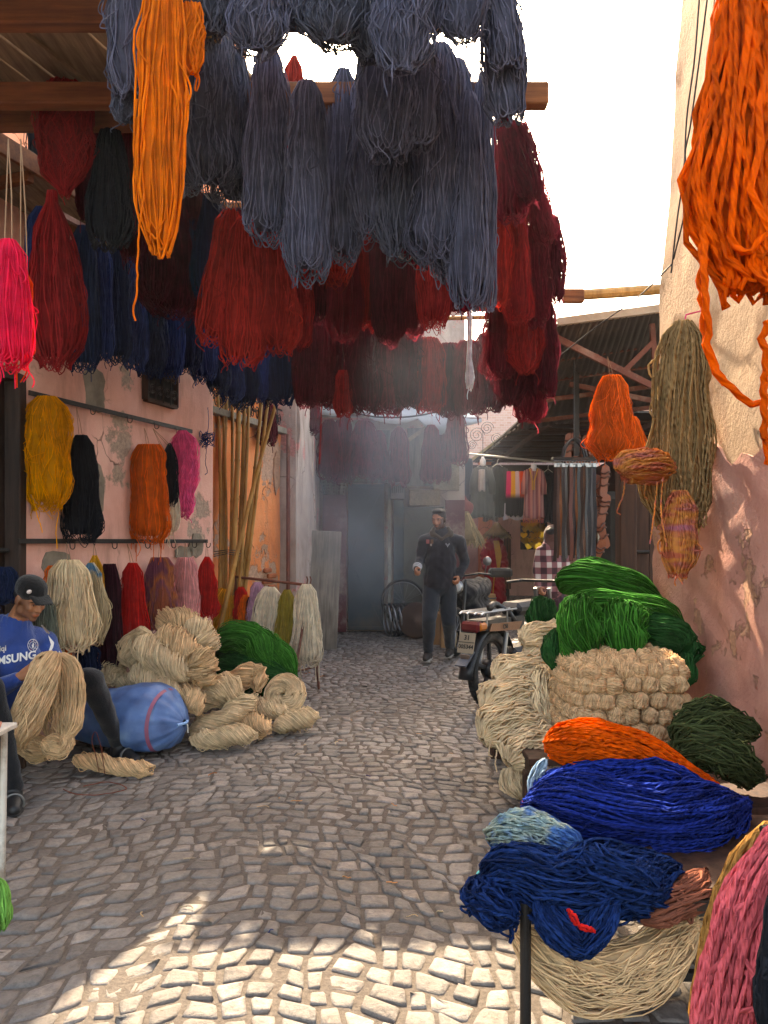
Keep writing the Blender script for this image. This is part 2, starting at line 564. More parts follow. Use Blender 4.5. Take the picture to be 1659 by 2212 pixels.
def bundle(spine_pts, rad, n=44, r=.003, seed=1, seg=14, ref=(1, 0, 0), twist=0.0, wob=.10, lump=.10,
           lenjit=.045, loop=.9, sides=3, strays=3, tails=0, core=.86, tail_len=.12, sag=.0, droop=0.0, closed_top=True, rho=(.84, 1.10), mess=1.0, fuzz=0, fuzz_r=.055, fuzz_l=1.0):
    """a bundle of yarn strands laid along a spine: returns mesh data (verts, quads, shade)"""
    g = np.random.default_rng(seed)
    NS = 48
    cp, rv = spline(spine_pts, rad, NS)
    rv = np.maximum(rv, 1e-3)
    T = np.gradient(cp, axis=0)
    T /= np.maximum(np.linalg.norm(T, axis=1, keepdims=True), 1e-9)
    rf = np.array(ref, dtype=float)
    A = rf[None, :] - (T @ rf)[:, None] * T
    A /= np.maximum(np.linalg.norm(A, axis=1, keepdims=True), 1e-6)
    B = np.cross(T, A)
    length = np.linalg.norm(np.diff(cp, axis=0), axis=1).sum()
    ph = g.uniform(0, 6.28, 8)
    def lumps(th, t):
        return 1 + lump * (.6 * np.sin(2 * th + 5 * t + ph[0]) + .5 * np.sin(3 * th - 9 * t + ph[1])
                           + .45 * np.sin(th + 14 * t + ph[2]) + .3 * np.sin(5 * th + 3 * t + ph[3]))
    def at(t, th, ro):
        tc_ = np.clip(t, 0, 1) * (NS - 1)
        i = np.minimum(tc_.astype(int), NS - 2)
        f = (tc_ - i)[..., None]
        c = cp[i] * (1 - f) + cp[i + 1] * f
        a = A[i] * (1 - f) + A[i + 1] * f
        b = B[i] * (1 - f) + B[i + 1] * f
        rr = rv[i] * (1 - f) + rv[i + 1] * f
        tt = T[i] * (1 - f) + T[i + 1] * f
        L = lumps(th, t) * ro
        p = c + a * (rr[..., 0:1] * (np.cos(th) * L)[..., None]) + b * (rr[..., 1:2] * (np.sin(th) * L)[..., None])
        over = (t - np.clip(t, 0, 1))[..., None]
        return p + tt * over * length
    # --- loops of yarn: down at th1, round the end, back at th2
    m1, m2 = seg, 4
    s1 = np.linspace(0, 1, m1)
    th1 = g.uniform(0, 2 * np.pi, n)
    dth = g.uniform(.25, loop, n) * g.choice([-1, 1], n)
    te = 1 - np.abs(g.normal(0, lenjit, n))
    te += (g.random(n) < .12) * g.uniform(0, lenjit, n)
    ro = g.uniform(rho[0], rho[1], n)
    ro2 = g.uniform(rho[0], rho[1], n)
    def strand(th0, ro0, sgn):
        t = s1[None, :] * te[:, None]
        f1 = g.uniform(.5, 1.6, (n, 1)); p1 = g.uniform(0, 6.28, (n, 1))
        f2 = g.uniform(2.0, 4.5, (n, 1)); p2 = g.uniform(0, 6.28, (n, 1))
        th = th0[:, None] + twist * t + wob * (1.0 * np.sin(6.28 * f1 * t + p1) + .35 * mess * np.sin(6.28 * f2 * t + p2))
        rr = ro0[:, None] + .05 * mess * np.sin(6.28 * f2 * t * .8 + p1)
        return t, th, rr
    ta, tha, ra = strand(th1, ro, 1)
    tb, thb, rb = strand(th1 + dth, ro2, -1)
    sU = np.linspace(0, 1, m2 + 2)[1:-1]
    bulge = np.clip(px_u(dth, rv[-6, 0]) / length, .004, .06)
    tU = te[:, None] + bulge[:, None] * np.sin(np.pi * sU)[None, :]
    thU = tha[:, -1:] * (1 - sU) + thb[:, -1:] * sU
    rU = ra[:, -1:] * (1 - sU) + rb[:, -1:] * sU
    t_all = np.concatenate([ta, tU, tb[:, ::-1]], axis=1)
    th_all = np.concatenate([tha, thU, thb[:, ::-1]], axis=1)
    r_all = np.concatenate([ra, rU, rb[:, ::-1]], axis=1)
    Pp = at(t_all, th_all, r_all)
    Pp += g.normal(0, r * .35 * mess, Pp.shape)
    if droop:
        Pp[..., 2] -= droop * np.abs(np.sin(np.pi * t_all)) * g.random((n, 1))
    parts_v, parts_q, parts_s = [], [], []
    sh = g.random(n)
    v, q, s_ = tubes(Pp, r, sides, sh, g.uniform(.8, 1.2, n))
    parts_v.append(v); parts_q.append(q); parts_s.append(s_)
    off = len(v)
    # --- a few loose loops standing off the surface
    if strays:
        ns = strays
        t0 = g.uniform(.05, .75, (ns, 1)); dl = g.uniform(.08, .22, (ns, 1))
        ss = np.linspace(0, 1, 12)[None, :]
        t = t0 + dl * ss
        th = g.uniform(0, 6.28, (ns, 1)) + g.normal(0, .35, (ns, 1)) * ss + g.normal(0, .3, (ns, 1)) * np.sin(np.pi * ss)
        rr = 1.0 + g.uniform(.08, .3, (ns, 1)) * np.sin(np.pi * ss)
        Q = at(t, th, rr)
        Q[..., 2] -= .012 * np.sin(np.pi * ss)
        v, q, s_ = tubes(Q, r, sides, g.random(ns))
        parts_v.append(v); parts_q.append(q + off); parts_s.append(s_); off += len(v)
    if tails:
        ss = np.linspace(0, 1, 10)[None, :]
        t = np.full((tails, 10), .97)
        th = np.repeat(g.uniform(0, 6.28, (tails, 1)), 10, axis=1)
        Q = at(t, th, np.full((tails, 10), .9))
        Lh = g.uniform(.35, 1.0, (tails, 1)) * tail_len
        Q[..., 2] -= Lh * ss
        Q[..., 0] += g.normal(0, .012, (tails, 1)) * np.sin(4 * ss + g.uniform(0, 6, (tails, 1)))
        Q[..., 1] += g.normal(0, .008, (tails, 1)) * ss
        v, q, s_ = tubes(Q, r * .9, sides, g.random(tails))
        parts_v.append(v); parts_q.append(q + off); parts_s.append(s_); off += len(v)
    if fuzz:
        i = g.integers(0, n, fuzz); j = g.integers(0, Pp.shape[1] - 1, fuzz); f = g.random((fuzz, 1))
        a0 = Pp[i, j] * (1 - f) + Pp[i, j + 1] * f
        dr = g.normal(0, 1, (fuzz, 3)); dr /= np.linalg.norm(dr, axis=1, keepdims=True)
        Lf = g.uniform(1.2, 3.2, (fuzz, 1)) * r * fuzz_l
        b0 = a0 + dr * Lf * .6; c0 = b0 + (dr + g.normal(0, .7, (fuzz, 3))) * Lf * .5
        wd = np.cross(dr, g.normal(0, 1, (fuzz, 3))); wd *= r * fuzz_r / np.maximum(np.linalg.norm(wd, axis=1, keepdims=True), 1e-6)
        v = np.stack([a0 - wd, a0 + wd, b0 - wd, b0 + wd, c0 - wd * .5, c0 + wd * .5], 1).reshape(-1, 3)
        o6 = (np.arange(fuzz) * 6)[:, None]
        q = np.concatenate([o6 + np.array([[0, 1, 3, 2]]), o6 + np.array([[2, 3, 5, 4]])])
        s_ = np.repeat(g.uniform(.6, 1, fuzz), 6)
        if PLY[0]: PLY[1].append(np.tile([[1., 0., 0., 1.]], (len(v), 1)))
        parts_v.append(v); parts_q.append(q + off); parts_s.append(s_); off += len(v)
    # --- the mass of strands inside, coloured dark for the shade between strands
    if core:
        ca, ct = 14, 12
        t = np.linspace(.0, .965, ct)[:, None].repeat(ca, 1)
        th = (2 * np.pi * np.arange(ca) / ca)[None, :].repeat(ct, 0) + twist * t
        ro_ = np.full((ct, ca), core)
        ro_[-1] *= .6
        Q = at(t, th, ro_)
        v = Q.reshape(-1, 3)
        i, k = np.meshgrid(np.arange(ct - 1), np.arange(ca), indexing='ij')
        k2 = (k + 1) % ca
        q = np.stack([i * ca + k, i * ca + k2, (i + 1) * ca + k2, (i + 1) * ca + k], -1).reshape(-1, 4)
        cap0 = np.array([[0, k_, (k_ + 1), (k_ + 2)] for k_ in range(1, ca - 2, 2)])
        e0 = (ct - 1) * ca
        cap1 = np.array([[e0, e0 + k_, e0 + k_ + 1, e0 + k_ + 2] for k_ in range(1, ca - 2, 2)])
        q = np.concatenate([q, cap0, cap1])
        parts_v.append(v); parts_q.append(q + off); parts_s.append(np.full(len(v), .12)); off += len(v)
    V, Q_, S_ = np.concatenate(parts_v), np.concatenate(parts_q), np.concatenate(parts_s)
    TRI_COUNT[0] += 2 * len(Q_)
    return V, Q_, S_

def px_u(dth, a):
    return np.abs(dth) * a * .5 + .004

def merge(parts):
    vs_, qs, ss, off = [], [], [], 0
    for v, q, s_ in parts:
        vs_.append(v); qs.append(q + off); ss.append(s_); off += len(v)
    return np.concatenate(vs_), np.concatenate(qs), np.concatenate(ss)

def yarn_obj(name, data, mat, parent=None, origin=None):
    V, Q, S_ = data
    o0 = np.array(origin if origin is not None else V.mean(axis=0), dtype=float)
    at_ = {'shade': S_}
    if PLY[0] and PLY[1]:
        ply = np.concatenate(PLY[1])
        if len(ply) < len(V): ply = np.concatenate([ply, np.tile([[1., 0., 0., 1.]], (len(V) - len(ply), 1))])
        at_['ply'] = ply[:len(V)]
        PLY[1].clear()
    me = np_mesh(name, V - o0[None, :], quads=Q, attrs=at_)
    o = link(name, me, mat)
    o.location = o0.tolist()
    if parent is not None:
        o.parent = parent
        o.matrix_parent_inverse = parent_matrix(parent).inverted()
    return o

def loose(paths, r, seed=0, sides=4):
    """free strands along given poly-lines (each a list of points, splined)"""
    g = np.random.default_rng(seed)
    parts = []
    for p in paths:
        c, _ = spline(p, [[0]] * len(p), 26)
        c = c + g.normal(0, r * .35, c.shape)
        v, q, s_ = tubes(c[None], r, sides, g.random(1))
        parts.append((v, q, s_))
    return merge(parts)

def hangdata(top, bottom, w, depth=.62, n=44, r=.003, seed=1, prof=None, lean=(0, 0), **kw):
    top, bottom = Vector(top), Vector(bottom)
    prof = prof or [(0, .16), (.07, .48), (.22, .80), (.45, .95), (.75, 1.0), (.93, .9), (1, .62)]
    pts, rad = [], []
    for t, f in prof:
        p = top.lerp(bottom, t)
        p.x += lean[0] * math.sin(math.pi * t)
        p.y += lean[1] * math.sin(math.pi * t)
        pts.append(p)
        rad.append((w / 2 * f, w / 2 * f * depth))
    return bundle(pts, rad, n=n, r=r, seed=seed, ref=(1, 0, 0), **kw)

# ------------------------------------------------------------ bodies: overlapping volumes fused into one skin
def prim_mesh(prims):
    vs_, fs = [], []
    def add(v, f):
        o = len(vs_)
        vs_.extend(v); fs.extend([tuple(i + o for i in q) for q in f])
    N, Mh = 14, 5
    for pr in prims:
        if pr[0] == 's':
            c, r = Vector(pr[1]), pr[2]
            r = (r, r, r) if not isinstance(r, (tuple, list)) else r
            R = pr[3] if len(pr) > 3 else Matrix.Identity(3)
            v = [c + R @ Vector((0, 0, -r[2]))]
            for i in range(1, 9):
                ph = math.pi * i / 9 - math.pi / 2
                for k in range(N):
                    a = 2 * math.pi * k / N
                    v.append(c + R @ Vector((r[0] * math.cos(ph) * math.cos(a), r[1] * math.cos(ph) * math.sin(a), r[2] * math.sin(ph))))
            v.append(c + R @ Vector((0, 0, r[2])))
            f = [(0, 1 + (k + 1) % N, 1 + k) for k in range(N)]
            for i in range(7):
                for k in range(N):
                    f.append((1 + i * N + k, 1 + i * N + (k + 1) % N, 1 + (i + 1) * N + (k + 1) % N, 1 + (i + 1) * N + k))
            L = len(v) - 1
            f += [(1 + 7 * N + k, 1 + 7 * N + (k + 1) % N, L) for k in range(N)]
            add(v, f)
        else:
            a, b, ra, rb = Vector(pr[1]), Vector(pr[2]), pr[3], pr[4]
            fl = pr[5] if len(pr) > 5 else None       # optional (axis, factor): flatten the section
            ax = (b - a)
            if ax.length < 1e-5: continue
            ax.normalize()
            e1 = ax.orthogonal().normalized(); e2 = ax.cross(e1)
            rings = []
            for i in range(Mh + 1):
                ph = -math.pi / 2 + (math.pi / 2) * i / Mh
                rings.append((a + ax * (ra * math.sin(ph)), ra * math.cos(ph)))
            for i in range(Mh + 1):
                ph = (math.pi / 2) * i / Mh
                rings.append((b + ax * (rb * math.sin(ph)), rb * math.cos(ph)))
            v = []
            for c, r in rings:
                for k in range(N):
                    g = 2 * math.pi * k / N
                    d = (e1 * math.cos(g) + e2 * math.sin(g)) * max(r, 1e-4)
                    if fl:
                        fa = Vector(fl[0]).normalized()
                        d = d - fa * d.dot(fa) * (1 - fl[1])
                    v.append(c + d)
            f = [tuple(range(N - 1, -1, -1))]
            for i in range(len(rings) - 1):
                for k in range(N):
                    f.append((i * N + k, i * N + (k + 1) % N, (i + 1) * N + (k + 1) % N, (i + 1) * N + k))
            f.append(tuple((len(rings) - 1) * N + k for k in range(N)))
            add(v, f)
    return vs_, fs

def blob(name, prims, voxel, mat, parent=None, smooth=4, colour=None, wrinkle=0.0, seed=0):
    vs_, fs = prim_mesh(prims)
    me = bpy.data.meshes.new(name)
    me.from_pydata([tuple(v) for v in vs_], [], fs)
    me.update()
    t = bpy.data.objects.new('tmp', me)
    C.objects.link(t)
    m = t.modifiers.new('r', 'REMESH'); m.mode = 'VOXEL'; m.voxel_size = voxel; m.use_smooth_shade = True
    if smooth:
        s_ = t.modifiers.new('s', 'SMOOTH'); s_.iterations = smooth; s_.factor = .5
    dg = bpy.context.evaluated_depsgraph_get()
    out = bpy.data.meshes.new_from_object(t.evaluated_get(dg))
    bpy.data.objects.remove(t)
    out.name = name
    n = len(out.vertices)
    co = np.empty(n * 3, dtype=np.float32); out.vertices.foreach_get('co', co); co = co.reshape(-1, 3)
    if wrinkle:
        no = np.empty(n * 3, dtype=np.float32); out.vertices.foreach_get('normal', no); no = no.reshape(-1, 3)
        g = np.random.default_rng(seed)
        w = np.zeros(n)
        for _ in range(7):
            k = g.normal(0, 1, 3) * 26; w += np.sin(co @ k + g.uniform(0, 6.28) + 1.4 * np.sin(co @ (k[::-1] * .6)))
        w = np.abs(w) ** .7 * np.sign(w)
        co = co + no * (wrinkle * w / 3.0)[:, None]
        out.vertices.foreach_set('co', co.astype(np.float32).ravel()); out.update()
    out.polygons.foreach_set('use_smooth', [True] * len(out.polygons))
    if colour is not None:
        at = out.attributes.new('col', 'FLOAT_COLOR', 'POINT')
        at.data.foreach_set('color', colour(co).astype(np.float32).ravel())
    TRI_COUNT[0] += 2 * len(out.polygons)
    return link(name, out, mat, parent)


# ------------------------------------------------------------ materials of the setting
M_pink = plaster('pink_plaster', ['#bd8676', '#d09c8c', '#dcb0a0'], '#946c5e', patch='#9a8474', patch_lo=.61)
M_orange_pl = plaster('orange_plaster', ['#c46a3a', '#de8450', '#e89a68'], '#a06a4c', patch='#b08a72', scale=1.6, patch_lo=.56, bump=.7)
M_grey_pl = plaster('grey_plaster', ['#8d7a70', '#a8958a', '#bba99c'], '#6e5a50', patch='#b98078', scale=2.0, patch_lo=.58)
M_right_up = plaster('ochre_plaster', ['#9a7a60', '#ae8e70', '#bc9e80'], '#8a6650', patch='#a47e68', scale=1.6, bump=1.0, patch_lo=.64, crack=.66)
M_right_lo = plaster('rose_plaster', ['#ac7464', '#bc8474', '#c4927e'], '#a06a58', patch='#bc8c70', scale=2.4, bump=1.0, patch_lo=.56, crack=.62)
M_upper = plaster('salmon_plaster', ['#d8815a', '#e59470', '#eba383'], '#c97850', scale=1.0, bump=.2)
M_far = plaster('far_plaster', ['#c49584', '#d8aa9a', '#e2bcae'], '#a07a6c', patch='#b58a7c', scale=.8)
M_cement = paint('cement', '#7d7264', rough=.95, var=.35, scale=9, bump=.6, bscale=40, spec=.1)
M_beam = wood('beam_wood', '#8a5430', '#5a301a', axis='X')
M_plank = wood('plank_wood', '#9a8468', '#6b563f', axis='Y')
M_darkwood = wood('dark_wood', '#4a2f22', '#2a1912', axis='Z')
M_door_brown = wood('brown_door_wood', '#3c2a22', '#22160f', axis='Z', rough=.6)
M_oldboard = wood('grey_board', '#8b7f72', '#5c5147', axis='Z')
M_bamboo = wood('bamboo', '#b98a4c', '#8e6430', axis='Z', rough=.5, bump=.1)
M_iron = paint('black_iron', '#2a2624', rough=.55, metal=.6, var=.3, bump=.2, dirt='#4a3428')
M_rust = paint('rusty_iron', '#6a3a2c', rough=.8, metal=.2, var=.35, bump=.3, dirt='#8a6a5c')
M_steel = paint('dark_steel', '#39454c', rough=.55, metal=.3, var=.25, scale=3, bump=.15, dirt='#54504a')
M_steel2 = paint('green_steel', '#4c4c46', rough=.6, metal=.2, var=.3, scale=3, bump=.2, dirt='#6a5a4c')
M_maroon = paint('maroon_paint', '#5e2f30', rough=.7, var=.3, scale=4, bump=.3, dirt='#8c7a70')
M_tin = paint('corrugated_tin', '#37322f', rough=.7, metal=.3, var=.3, scale=2, bump=.1, dirt='#51443a')
M_tin_pale = paint('pale_tin', '#a89a88', rough=.7, metal=.1, var=.25, scale=2, bump=.1, dirt='#7c6a58')
M_cloth_grey = paint('grey_tarp', '#8c8f92', rough=.9, var=.15, scale=3, bump=.3, bscale=12)
M_wire = paint('cable', '#232226', rough=.6, var=.1, bump=0)
M_rope = paint('string', '#8a6a50', rough=.9, var=.2, bump=0)

# ------------------------------------------------------------ ground
def mortar_mat():
    m, nt, b = nmat('joint_sand')
    tc = node(nt, 'ShaderNodeTexCoord')
    n1 = node(nt, 'ShaderNodeTexNoise', Scale=1.1, Detail=8.0, Roughness=.6)
    n2 = node(nt, 'ShaderNodeTexNoise', Scale=55.0, Detail=7.0, Roughness=.75)
    for n_ in (n1, n2): nt.links.new(tc.outputs['Object'], n_.inputs['Vector'])
    r = ramp(nt, [(.3, srgb('#5c524b')), (.55, srgb('#6c625a')), (.75, srgb('#7a7067'))], n1.outputs['Fac'])
    k = ramp(nt, [(.3, (.6, .6, .6, 1)), (.7, (1.2, 1.2, 1.2, 1))], n2.outputs['Fac'])
    mx = node(nt, 'ShaderNodeMix', data_type='RGBA', blend_type='MULTIPLY'); mx.inputs[0].default_value = 1
    nt.links.new(r.outputs[0], mx.inputs[6]); nt.links.new(k.outputs[0], mx.inputs[7])
    nt.links.new(mx.outputs[2], b.inputs['Base Color'])
    b.inputs['Roughness'].default_value = .95
    b.inputs['Specular IOR Level'].default_value = .1
    bp = node(nt, 'ShaderNodeBump', Strength=.9, Distance=.012)
    nt.links.new(n2.outputs['Fac'], bp.inputs['Height']); nt.links.new(bp.outputs[0], b.inputs['Normal'])
    return m

def stone_mat():
    m, nt, b = nmat('cobble_stone')
    geo = node(nt, 'ShaderNodeNewGeometry')
    inf = node(nt, 'ShaderNodeAttribute', attribute_name='shade')
    pos = geo.outputs['Position']
    n1 = node(nt, 'ShaderNodeTexNoise', Scale=.9, Detail=6.0, Roughness=.6)
    n2 = node(nt, 'ShaderNodeTexNoise', Scale=34.0, Detail=9.0, Roughness=.72)
    n3 = node(nt, 'ShaderNodeTexNoise', Scale=9.0, Detail=6.0, Roughness=.6)
    for n_ in (n1, n2, n3): nt.links.new(pos, n_.inputs['Vector'])
    r = ramp(nt, [(0, srgb('#69635f')), (.35, srgb('#79736e')), (.7, srgb('#867f79')), (1, srgb('#958c85'))], inf.outputs['Fac'])
    w = ramp(nt, [(.35, srgb('#8c8078')), (.6, srgb('#a09c9a'))], n1.outputs['Fac'])
    k = ramp(nt, [(.28, (.52, .52, .52, 1)), (.5, (.95, .95, .95, 1)), (.75, (1.3, 1.3, 1.3, 1))], n2.outputs['Fac'])
    mx = node(nt, 'ShaderNodeMix', data_type='RGBA', blend_type='MULTIPLY'); mx.inputs[0].default_value = 1
    nt.links.new(r.outputs[0], mx.inputs[6]); nt.links.new(k.outputs[0], mx.inputs[7])
    m2 = node(nt, 'ShaderNodeMix', data_type='RGBA', blend_type='SOFT_LIGHT'); m2.inputs[0].default_value = .7
    nt.links.new(mx.outputs[2], m2.inputs[6]); nt.links.new(w.outputs[0], m2.inputs[7])
    # earth trodden over some stones
    k3 = ramp(nt, [(.52, (0, 0, 0, 1)), (.72, (.6, .6, .6, 1))], n3.outputs['Fac'])
    m3 = node(nt, 'ShaderNodeMix', data_type='RGBA')
    nt.links.new(k3.outputs[0], m3.inputs[0]); nt.links.new(m2.outputs[2], m3.inputs[6]); m3.inputs[7].default_value = srgb('#76675c')
    nt.links.new(m3.outputs[2], b.inputs['Base Color'])
    rr = ramp(nt, [(.3, (.48, .48, .48, 1)), (.7, (.8, .8, .8, 1))], n3.outputs['Fac'])
    nt.links.new(rr.outputs[0], b.inputs['Roughness'])
    b.inputs['Specular IOR Level'].default_value = .4
    ad = node(nt, 'ShaderNodeMath', operation='ADD')
    nt.links.new(n2.outputs['Fac'], ad.inputs[0]); nt.links.new(n3.outputs['Fac'], ad.inputs[1])
    bp = node(nt, 'ShaderNodeBump', Strength=.85, Distance=.012)
    nt.links.new(ad.outputs[0], bp.inputs['Height']); nt.links.new(bp.outputs[0], b.inputs['Normal'])
    return m

def make_ground():
    g = np.random.default_rng(5)
    # one sheet, slightly uneven
    xs = np.linspace(-22, 24, 60); ys = np.linspace(-12, 46, 70)
    V = np.array([(x, y, -.003 + .002 * math.sin(x * 3.1 + y * 1.7)) for y in ys for x in xs])
    i, j = np.meshgrid(np.arange(69), np.arange(59), indexing='ij')
    q = np.stack([i * 60 + j, i * 60 + j + 1, (i + 1) * 60 + j + 1, (i + 1) * 60 + j], -1).reshape(-1, 4)
    ground = link('ground', np_mesh('ground', V, quads=q), mortar_mat())
    tag(ground, kind='structure')
    ms = stone_mat()
    stones = []
    def bow(x, y):
        return (.13 * math.cos(2 * math.pi * (x + .25 + .05 * y) / 2.6) + .05 * math.sin(x * 3.3 + y * 1.3) + .05 * math.sin(y * 2.1 + x))
    y = 1.75
    while y < 27:
        near = y < 12.5
        x0, x1 = (max(-2.6, -2.28 + .345 * (y - 4.93) - .3) if y < 9 else -1.1, 1.8 if y < 5 else 2.3) if near else (1.0, .32 * y)
        pitch = g.uniform(.082, .106)
        x = x0 + g.uniform(0, .1)
        # only what the frame can see
        lim = .53 * y + .4
        while x < x1:
            wd = g.uniform(.072, .122)
            xc = x + wd / 2
            if abs(xc) < lim:
                stones.append((x, x + wd, y, y + pitch))
            x += wd
        y += pitch
    recs = []
    for (xa, xb, ya, yb) in stones:
        gap = g.uniform(.003, .012)
        pts = []
        def W(x, y): return (x + .035 * math.sin(5 * y + 2 * x) + .02 * math.sin(19 * x + 11 * y), y + bow(x, y) + .022 * math.sin(23 * x + 7 * y))
        cs = [W(xa, ya), W(xb, ya), W(xb, yb), W(xa, yb)]
        cx, cy = sum(c[0] for c in cs) / 4, sum(c[1] for c in cs) / 4
        # eight-sided stone with chipped corners
        poly = []
        for k in range(4):
            p, pn, pp = cs[k], cs[(k + 1) % 4], cs[(k - 1) % 4]
            c1, c2 = g.uniform(.03, .36), g.uniform(.03, .36)
            poly.append((p[0] + (pp[0] - p[0]) * c1 * .5, p[1] + (pp[1] - p[1]) * c1 * .5))
            poly.append((p[0] + (pn[0] - p[0]) * c2 * .5, p[1] + (pn[1] - p[1]) * c2 * .5))
        sx = 1 - 2 * gap / (xb - xa); sy = 1 - 2 * gap / (yb - ya)
        if cy > 8: poly = cs
        poly = [(cx + (p[0] - cx) * sx * g.uniform(.88, 1.04), cy + (p[1] - cy) * sy * g.uniform(.88, 1.04)) for p in poly]
        recs.append((cx, cy, poly, g.random()))
    def stone_geo(rec, detail=True):
        cx, cy, poly, sh = rec
        h = g.normal(.0025, .0028); tx, ty = g.normal(0, .03, 2)
        top = lambda x, y: h + tx * (x - cx) + ty * (y - cy)
        n = len(poly)
        vs_ = []
        for f, dz in ((1.0, -.03), (1.0, -.007), (.935, .0), (.6, .0012)) if detail else ((1.0, -.012), (.95, .0)):
            for p in poly:
                j = g.normal(0, .0016) if dz >= 0 else 0
                vs_.append((cx + (p[0] - cx) * f, cy + (p[1] - cy) * f, (top(p[0], p[1]) if dz > -.02 else 0) + dz + j))
        vs_.append((cx, cy, h + .0012))
        rings = (len(vs_) - 1) // n
        qs = [(r_ * n + k, r_ * n + (k + 1) % n, (r_ + 1) * n + (k + 1) % n, (r_ + 1) * n + k) for r_ in range(rings - 1) for k in range(n)]
        ts = [((rings - 1) * n + k, (rings - 1) * n + (k + 1) % n, rings * n) for k in range(n)]
        return np.array(vs_), np.array(qs), np.array(ts), sh
    def size_seen(rec):
        cx, cy = rec[0], rec[1]
        u, v = U0 + cx / cy * FPX, V0 + CAMZ / cy * FPX
        inside = -20 < u < 1680 and v < 2230
        hidden = cx > .35 + .1 * (4.4 - cy) and cy < 6.2 or cx < -1.15 + .25 * (cy - 4.2) and 4.3 < cy < 9
        return (1 / cy if inside and not hidden else 0)
    recs.sort(key=size_seen, reverse=True)
    for rec in recs[:300]:
        v, q, t, sh = stone_geo(rec)
        o = v[-1] * np.array([1, 1, 0])
        me = np_mesh('cobble', v - o, quads=q, tris=t, attrs={'shade': np.full(len(v), sh)})
        ob = link('cobble', me, ms)
        ob.location = o.tolist()
        ob.parent = ground
    vs_, qs, ts, ss, off = [], [], [], [], 0
    for rec in recs[300:]:
        v, q, t, sh = stone_geo(rec, rec[1] < 5.5)
        vs_.append(v); qs.append(q + off); ts.append(t + off); ss.append(np.full(len(v), sh)); off += len(v)
    me = np_mesh('far_cobbles', np.concatenate(vs_), quads=np.concatenate(qs), tris=np.concatenate(ts), attrs={'shade': np.concatenate(ss)})
    rest = link('far_cobbles', me, ms, ground)
    tag(rest, kind='stuff')
    TRI_COUNT[0] += 2 * sum(len(q) for q in qs)
make_ground()

# ------------------------------------------------------------ walls
def wall_sheet(name, a, b, z0, z1, mat, thick=.3, res=.12, amp=.012, seed=0, parent=None, top=None, edge=None, bulge=None):
    """an uneven masonry wall from a to b (plan points), front face on the left-hand side of a->b; top(s) gives its upper edge,
    edge(z) shortens its far end"""
    a, b = Vector((a[0], a[1], 0)), Vector((b[0], b[1], 0))
    L = (b - a).length
    d = (b - a) / L
    nrm = Vector((-d.y, d.x, 0))
    nx, nz = max(2, int(L / res)), max(2, int((z1 - z0) / res))
    g = np.random.default_rng(seed)
    ph = g.uniform(0, 6.28, 12)
    vs_ = []
    for side in (0, 1):
        for j in range(nz + 1):
            for i in range(nx + 1):
                s_ = L * i / nx
                zt = top(s_) if top else z1
                z = z0 + (zt - z0) * j / nz
                if edge: s_ = s_ * edge(z)
                off = 0
                if side == 0:
                    off = amp * (math.sin(2.1 * s_ + ph[0]) * math.sin(1.7 * z + ph[1]) + .6 * math.sin(5.3 * s_ + 2 * z + ph[2])
                                 + .5 * math.sin(4.1 * z - 3 * s_ + ph[3]) + .35 * math.sin(11 * s_ + ph[4]) * math.sin(13 * z + ph[5])) + g.normal(0, amp * .12)
                    if bulge: off += bulge(s_, z)
                p = a + d * s_ + nrm * (off if side == 0 else -thick)
                vs_.append((p.x, p.y, z))
    N = (nx + 1) * (nz + 1)
    i, j = np.meshgrid(np.arange(nz), np.arange(nx), indexing='ij')
    w = nx + 1
    q = np.stack([i * w + j, i * w + j + 1, (i + 1) * w + j + 1, (i + 1) * w + j], -1).reshape(-1, 4)
    qb = q[:, ::-1] + N
    e = []
    for k in range(nx):
        e.append((k, k + N, k + 1 + N, k + 1)); t_ = nz * w
        e.append((t_ + k, t_ + k + 1, t_ + k + 1 + N, t_ + k + N))
    for k in range(nz):
        e.append((k * w, (k + 1) * w, (k + 1) * w + N, k * w + N))
        e.append((k * w + nx, k * w + nx + N, (k + 1) * w + nx + N, (k + 1) * w + nx))
    me = np_mesh(name, np.array(vs_), quads=np.concatenate([q, qb, np.array(e)]))
    o = link(name, me, mat, parent)
    smooth_angle(o, 50)
    return o

# left wall: plan line through (-2.28, 4.93) with slope .345
def LX(Y): return -2.28 + .345 * (Y - 4.93)
def left_at(u, v, off=0.0):
    """point on the left wall's face at frame column u; off metres in front of it"""
    k = (u - U0) / FPX
    # X = k Y = -2.28 + off' + .345 (Y - 4.93)
    o = off * math.sqrt(1 + .345 ** 2)
    Y = (-2.28 + o - .345 * 4.93) / (k - .345)
    return P(u, v, Y)
LDIR = Vector((.345, 1, 0)).normalized()
LN = Vector((LDIR.y, -LDIR.x, 0))          # out of the wall, into the alley

lw = wall_sheet('pink_wall', (LX(7.0), 7.0), (LX(4.86), 4.86), -.05, 3.5, M_pink, seed=3, amp=.009)
tag(lw, 'pink plastered alley wall behind the hanging yarn on the left', 'wall')
lw2 = wall_sheet('pink_wall', (LX(3.9), 3.9), (LX(2.4), 2.4), -.05, 3.5, M_pink, seed=9, amp=.009)
tag(lw2, 'shaded stretch of pink wall at the left edge before the dark door', 'wall')
lt = wall_sheet('pink_wall_lintel', (LX(4.86), 4.86), (LX(3.9), 3.9), 2.45, 3.5, M_pink, seed=10, amp=.006)
lt.parent = lw; lt.matrix_parent_inverse = Matrix.Identity(4)
lt.name = 'lintel'

def on_left(s, z, off=0.0):
    """s metres along the left wall from Y = 4.93 (away from the camera)"""
    p = Vector((-2.28, 4.93, 0)) + LDIR * s + LN * off
    p.z = z
    return p

